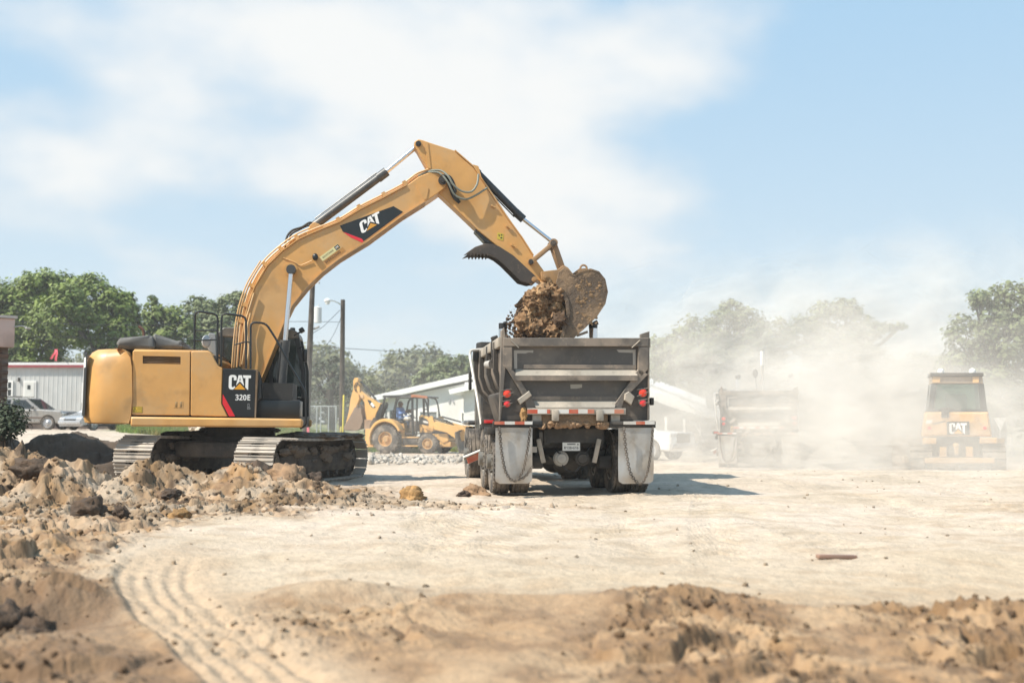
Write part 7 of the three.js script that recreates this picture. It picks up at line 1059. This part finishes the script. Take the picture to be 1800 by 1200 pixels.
// ---------------------------------------------------------------- bulldozer in the dust
{
  const D = 33.6, a = at(1684, 838, D), X = thing('bulldozer', 'yellow bulldozer seen from behind, half hidden in dust', 'bulldozer', [a.x, a.y, a.z], rad(-17)), Z = 0, P = (px, py, c = 0) => { const p = local(X, px, py, 'z', c); return [p.x, p.y]; }, PP = (l, c = 0) => l.map(([x, y]) => P(x, y, c));
  const Y = M.yellowDusty, pr = (name, list, z0, z1, m = Y, bv = 0.02, par = X) => { const b = new MB(); b.prism(PP(list), z0, z1, bv); return b.build(name, m, par); };
  pr('rear_body', [[1628, 724], [1737, 724], [1744, 767], [1622, 767]], -1.2, 0.15, Y, 0.05); pr('fuel_cap', [[1655, 716], [1668, 716], [1668, 734], [1655, 734]], 0.1, 0.2, M.blackDusty); pr('body_seam', [[1640, 744], [1662, 739], [1662, 741], [1640, 746]], 0.15, 0.16, M.blackDusty, 0);
  { const A = P(1666, 762.5), B = P(1702.5, 742), b = new MB(); b.box(B[0] - A[0] + 0.04, B[1] - A[1] + 0.04, 0.02, (A[0] + B[0]) / 2, (A[1] + B[1]) / 2, 0.16); const p = b.build('badge_plate', M.black, X), t = canvasTex(512, 290, (x) => { x.fillStyle = '#1b1d1e'; x.fillRect(0, 0, 512, 290); drawMark(x, 32, 14, 4.4, '#f3f1ec', '#d99a3a', '#1b1d1e'); }); sheet('badge', [[A[0], A[1]], [B[0], A[1]], [B[0], B[1]], [A[0], B[1]]], 0.172, decalMat('badge', t), p, [A[0], A[1], B[0] - A[0], B[1] - A[1]]); }
  for (const s of [-1, 1]) { const b = new MB(), c = P(s < 0 ? 1634 : 1731, 752); b.cyl([c[0], c[1], 0.1], [c[0], c[1], 0.17], 0.05, 0.05, 12); b.build('tail_lamp', M.redLens, X); }
  pr('grey_decal', [[1629, 738], [1639, 738], [1638, 744], [1628, 744]], 0.15, 0.158, M.white, 0);
  // cab
  { const c = new THREE.Group(); c.name = 'cab'; X.add(c); pr('cab_roof', [[1636, 655.5], [1728, 655.5], [1729, 661], [1635.5, 661]], -1.6, 0.2, M.blackDusty, 0.01, c); pr('roof_box', [[1638, 661.5], [1727, 661.5], [1729, 674], [1638, 674]], -1.55, 0.1, coated('dusty brown roof box', [0.28, 0.19, 0.11], { dust: 0.5 }), 0.02, c); for (const [x0, x1] of [[1640, 1653], [1710, 1721]]) pr('roof_lamp', [[x0, 662], [x1, 662], [x1, 673], [x0, 673]], 0.05, 0.14, Y, 0.01, c);
    for (const [l] of [[[[1637, 674], [1648, 674], [1642, 722], [1632, 722]]], [[[1720, 674], [1730, 674], [1736, 722], [1724, 722]]]]) for (const z of [-1.5, -0.04]) pr('cab_post', l, z, z + 0.1, M.black, 0.01, c); pr('rear_window', [[1648, 675], [1720, 675], [1724, 719], [1642, 719]], 0.0, 0.01, M.glass, 0, c); pr('rear_sill', [[1632, 719], [1736, 719], [1737, 724], [1629, 724]], -1.5, 0.1, M.black, 0.01, c); for (const x of [-1, 1]) { const b = new MB(), u = P(x < 0 ? 1637 : 1731, 690); b.box(0.01, 0.8, 1.3, u[0], u[1], -0.75, 0, 0, x * 0.1); b.build('side_window', M.glass, c); } const st = new MB(), sc = P(1684, 712); st.box(0.6, 0.7, 0.2, sc[0], sc[1], -0.6, 0, 0, 0, 0.06); st.build('seat', M.black, c); pr('windscreen', [[1648, 675], [1720, 675], [1724, 719], [1642, 719]], -1.5, -1.49, M.glass, 0, c); }
  for (const x of [1655.5, 1711.5]) { const b = new MB(), c = P(x, 652); b.add(new THREE.SphereGeometry(0.095, 16, 8, 0, Math.PI * 2, 0, Math.PI / 2), b.mat(c[0], c[1], -0.3)); b.cyl([c[0], c[1] - 0.05, -0.3], [c[0], c[1], -0.3], 0.09, 0.095, 16); b.cyl([c[0], c[1] - 0.12, -0.3], [c[0], c[1] - 0.05, -0.3], 0.03, 0.03, 8); b.build('receiver_dome', M.white, X); }
  pr('rear_frame', [[1645, 767], [1722, 767], [1726, 802], [1642, 802]], -1.4, 0.05, M.frame, 0.02); for (const [x0, x1, y0, y1] of [[1652, 1664, 785, 803], [1698, 1710, 785, 803], [1722, 1752, 769, 779], [1622, 1646, 769, 780]]) pr('frame_block', [[x0, y0], [x1, y0], [x1, y1], [x0, y1]], 0.05, 0.25, Y, 0.02);
  { const b = new MB(), c = P(1681, 783); b.add(new THREE.SphereGeometry(0.09, 14, 10), b.mat(c[0], c[1], 0.15)); b.box(0.1, 0.4, 0.15, c[0], c[1] - 0.25, 0.15, 0, 0, 0, 0.03); b.build('tow_hook', Y, X); } pr('ripper_beam', [[1625, 804], [1746, 804], [1746, 813], [1625, 813]], 0.25, 0.5, Y, 0.02); for (const x of [1626, 1680, 1738]) pr('ripper_shank', [[x - 3, 798], [x + 4, 798], [x + 3, 832], [x - 1, 836]], 0.34, 0.42, M.blackDusty, 0.01);
  const sg = new MB().box(0.6, 0.03, 0.19, 0, 0, 0).box(0.6, 0.05, 0.02, 0, 0.035, 0.08).geo(0.3), dm = coated('dusty track shoe', [0.2, 0.165, 0.13], { rough: 0.8, dust: 0.6, dustC: [0.4, 0.33, 0.25] });
  for (const s of [-1, 1]) { const t = new THREE.Group(); t.name = 'track'; t.position.set(s * 0.98, 0, -1.5); X.add(t); const R0 = 0.42, H = 1.35, loop = 4 * H + 2 * Math.PI * R0, n = 40; for (let i = 0; i < n; i++) { let q = i / n * loop, y, z, r; if (q < 2 * H) { z = -H + q; y = R0; r = 0; } else if ((q -= 2 * H) < Math.PI * R0) { const k = q / R0; z = H + Math.sin(k) * R0; y = Math.cos(k) * R0; r = k; } else if ((q -= Math.PI * R0) < 2 * H) { z = H - q; y = -R0; r = Math.PI; } else { const k = (q - 2 * H) / R0; z = -H - Math.sin(k) * R0; y = -Math.cos(k) * R0; r = Math.PI + k; } const o = mesh('track_shoe', sg, dm, t); o.position.set(0, y + 0.47, z); o.rotation.x = r; } const f = new MB(); f.box(0.35, 0.5, 2.9, 0, 0.47, 0, 0, 0, 0, 0.08); f.build('track_frame', M.blackDusty, t); }
  { const b = new MB(); b.box(1.3, 0.8, 1.9, 0, 1.2, -2.3, 0, 0, 0, 0.05); b.build('engine_bonnet', Y, X); const c = new MB(), q = [[0, 0.05], [0.12, 0.3], [0.16, 0.65], [0.08, 1.05], [0.04, 1.05], [0.1, 0.65], [0.06, 0.3], [-0.05, 0.05]]; c.prism(q, -1.72, 1.72, 0, [], new THREE.Matrix4().makeTranslation(0.0, 0, -3.9).multiply(new THREE.Matrix4().makeRotationY(Math.PI / 2 + 0.12)).multiply(new THREE.Matrix4().makeTranslation(0, 0, 0))); const bl = c.build('blade', coated('worn blade', [0.36, 0.24, 0.13], { dust: 0.5, dustC: [0.3, 0.22, 0.15] }), X); const e = new MB(); for (const s of [-1, 1]) e.bar([s * 1.35, 0.45, -1.2], [s * 1.35, 0.4, -3.7], 0.14, 0.2); e.build('push_arm', Y, X); }
}
// ---------------------------------------------------------------- second truck, deep in the dust
{
  const D = 36, a = at(1336, 826, D), t = truck.clone(); t.name = numbered('dump_truck'); t.position.set(a.x, a.y, a.z); t.rotation.y = rad(-10); t.userData = { label: 'second dump truck almost lost in the pale dust cloud', category: 'dump truck' }; scene.add(t);
  const st = new MB(); const p = local(t, 1340, 617, 'z', -5), q = local(t, 1340, 642, 'z', -5); st.cyl([p.x, q.y, -5], [p.x, p.y, -5], 0.07, 0.07, 14); st.build('tall_stack', M.white, t); const sp = new MB(); sp.cyl([p.x, q.y - 1.3, -5], [p.x, q.y, -5], 0.05, 0.05, 12); sp.build('stack_pipe', M.steel, t); const m = new MB(), u = local(t, 1328, 656, 'z', -4.9); m.add(new THREE.SphereGeometry(0.12, 12, 8), new THREE.Matrix4().compose(V(u.x, u.y, -4.9), new THREE.Quaternion(), V(0.8, 1.3, 0.6))); m.cyl([u.x + 0.05, u.y - 0.7, -4.9], [u.x, u.y, -4.9], 0.02, 0.02, 6); m.build('roof_mirror', M.frame, t);
}
// single clods and scraps lying about
for (const [px, py, d, s, m, label, sq] of [
  [724, 861, 17.2, 0.17, 'orangeClay', 'orange clay clod left of the dump truck', [1.15, 0.9, 1]], [155, 917, 14.2, 0.2, 'darkClay', 'black wet clod lying alone before the soil berm', [1, 0.85, 1]], [314, 914, 14.4, 0.1, 'orangeClay', 'small ochre clod in front of the berm', [1.2, 0.8, 1]], [211, 931, 13, 0.08, 'darkClay', 'small dark clod on the ground left of the ruts', [1, 1, 1]],
  [838, 858, 18.5, 0.14, 'clay', 'brown lump beside the left rear wheels', [1.6, 0.8, 1]], [815, 862, 18.2, 0.09, 'darkClay', 'dark crumbly lump left of the truck wheels', [1.5, 0.7, 1]], [455, 835, 18.3, 0.26, 'darkClay', 'big dark lump on the crest of the berm', [1.3, 0.8, 1]], [420, 838, 18.2, 0.22, 'clay', 'tan lump beside the dark one on the berm', [1.2, 0.9, 1]], [505, 860, 17.6, 0.24, 'clay', 'brown lump at the thin end of the berm', [1.2, 0.9, 1]], [66, 872, 17.0, 0.22, 'darkClay', 'largest dark lump, added for a shadowed hole, at the left end of the berm below the shaded bank', [1.5, 0.7, 1]], [228, 850, 17.7, 0.14, 'darkClay', 'small dark lump added for a shadowed hole in the berm before the left track', [1.2, 0.9, 1]], [548, 846, 17.8, 0.16, 'darkClay', 'dark lump added for a shadowed hole at the right end of the berm under the near track', [1.3, 0.8, 1]], [300, 876, 16.7, 0.13, 'darkClay', 'dark lump added for a shadowed hole at the foot of the berm, right of the small dark one', [1.5, 0.6, 1]], [62, 1100, 6.75, 0.13, 'darkClay', 'dark wet clod in the hollow at the lower left corner', [1.2, 1, 1]], [15, 1085, 6.9, 0.15, 'darkClay', 'larger dark wet clod at the left edge of the hollow', [1, 1, 1]],  // some dark lumps on the berm are added to stand for shadowed holes
]) { const p = at(px, py, d), g = Math.max(p.y, groundHeight(p.x, d) + s * 0.2), o = mesh('soil_clod', lumpGeo(Math.round(px), s, 4, 0.5, 1.5, sq), M[m]); o.position.set(p.x, Math.min(g, groundHeight(p.x, d) + s * 0.25), -d); o.rotation.set(0.2, px, 0.1); tag(o, label, 'clod', 'loose clods of earth'); }
{ const p = onFloor(1471, 976, 0.02), b = new MB(); b.box(0.37, 0.035, 0.06, 0, 0, 0, 0, 0.3, -0.05, 0.008); const o = b.build('wood_scrap', coated('reddish scrap wood', [0.36, 0.21, 0.15], { dust: 0.3 })); o.position.copy(p); o.position.y = groundHeight(p.x, -p.z) + 0.015; tag(o, 'reddish scrap of wood lying on the pale ground', 'wood scrap'); }

// ---------------------------------------------------------------- dust in the air: soft translucent billows, thinning out towards their edges
{
  const m = new THREE.MeshPhysicalMaterial({ name: 'airborne dust', color: C(0.78, 0.75, 0.7), vertexColors: true, roughness: 1, transmission: 0.45, thickness: 0, specularIntensity: 0, transparent: true, opacity: 0.29, side: THREE.DoubleSide });
  // [pixel x, pixel y, distance, half width, half height, half depth (metres), thickness]
  const billows = [                                                      // no more than about ten deep anywhere
    [1495, 772, 33.2, 5.2, 3.0, 1.5, 1.25], [1455, 725, 35, 5.0, 3.4, 1.6, 0.95], [1350, 775, 32.4, 3.6, 2.5, 1.0, 1.15], [1550, 745, 36.5, 4.8, 3.2, 1.4, 1.05], [1510, 805, 31.2, 4.4, 1.9, 1.1, 1.2],
    [1410, 705, 40, 7.5, 4.6, 2, 1.0], [1690, 785, 30.8, 4.6, 2.2, 0.8, 0.75], [1655, 755, 31.9, 5.5, 2.9, 0.9, 0.6], [1610, 740, 38.8, 7, 4.2, 2, 0.95], [1255, 745, 45, 7, 4.4, 2, 0.6],
    [1300, 680, 56, 13, 6.8, 3, 0.95], [1510, 660, 60, 15, 7.6, 3, 1.0], [1730, 680, 44, 11, 6.6, 2, 1.0], [1385, 834, 29.5, 8, 0.8, 2, 0.55], [1640, 840, 30, 7, 0.8, 2, 0.35], [1175, 785, 42, 6, 3.2, 1.5, 0.55],
    [780, 745, 50, 16, 4.6, 1.2, 0.3],
  ];
  const parts = billows.map(([px, py, d, rx, ry, rz, k], n) => {
    const g = new THREE.SphereGeometry(1, 72, 48), p = g.attributes.position, col = new Float32Array(p.count * 4), c = at(px, py, d);
    for (let i = 0; i < p.count; i++) {
      const x = p.getX(i), y = p.getY(i), z = p.getZ(i), r2 = x * x + y * y, w = fbm3(x * rx * 0.3 + n * 3.1, y * ry * 0.34, z * 0.8 + n, 5), f = Math.max(0, 1 - r2);
      const a = Math.pow(f, 1.35) * clamp(0.82 + 1.0 * w, 0.15, 1.15) * k; col.set([1, 1, 1, clamp(a)], i * 4);
      const o = 1 + 0.12 * w; p.setXYZ(i, c.x + x * rx * o, c.y + y * ry * o, c.z + z * rz * (1 + 0.5 * w));
    }
    g.setAttribute('color', new THREE.BufferAttribute(col, 4)); g.deleteAttribute('uv'); const nn = g.attributes.normal, up = toSun.clone().multiplyScalar(0.6).add(V(0, 0.5, 0.45)).normalize(); for (let i = 0; i < nn.count; i++) nn.setXYZ(i, up.x, up.y, up.z);   // dust scatters light alike whichever way a billow turns
    return g;
  });
  const o = mesh('dust_cloud', mergeGeometries(parts), m); o.castShadow = false; tag(o, 'pale dust cloud drifting between the second truck and the bulldozer', null, null, 'stuff');
}

renderer.render(scene, camera);
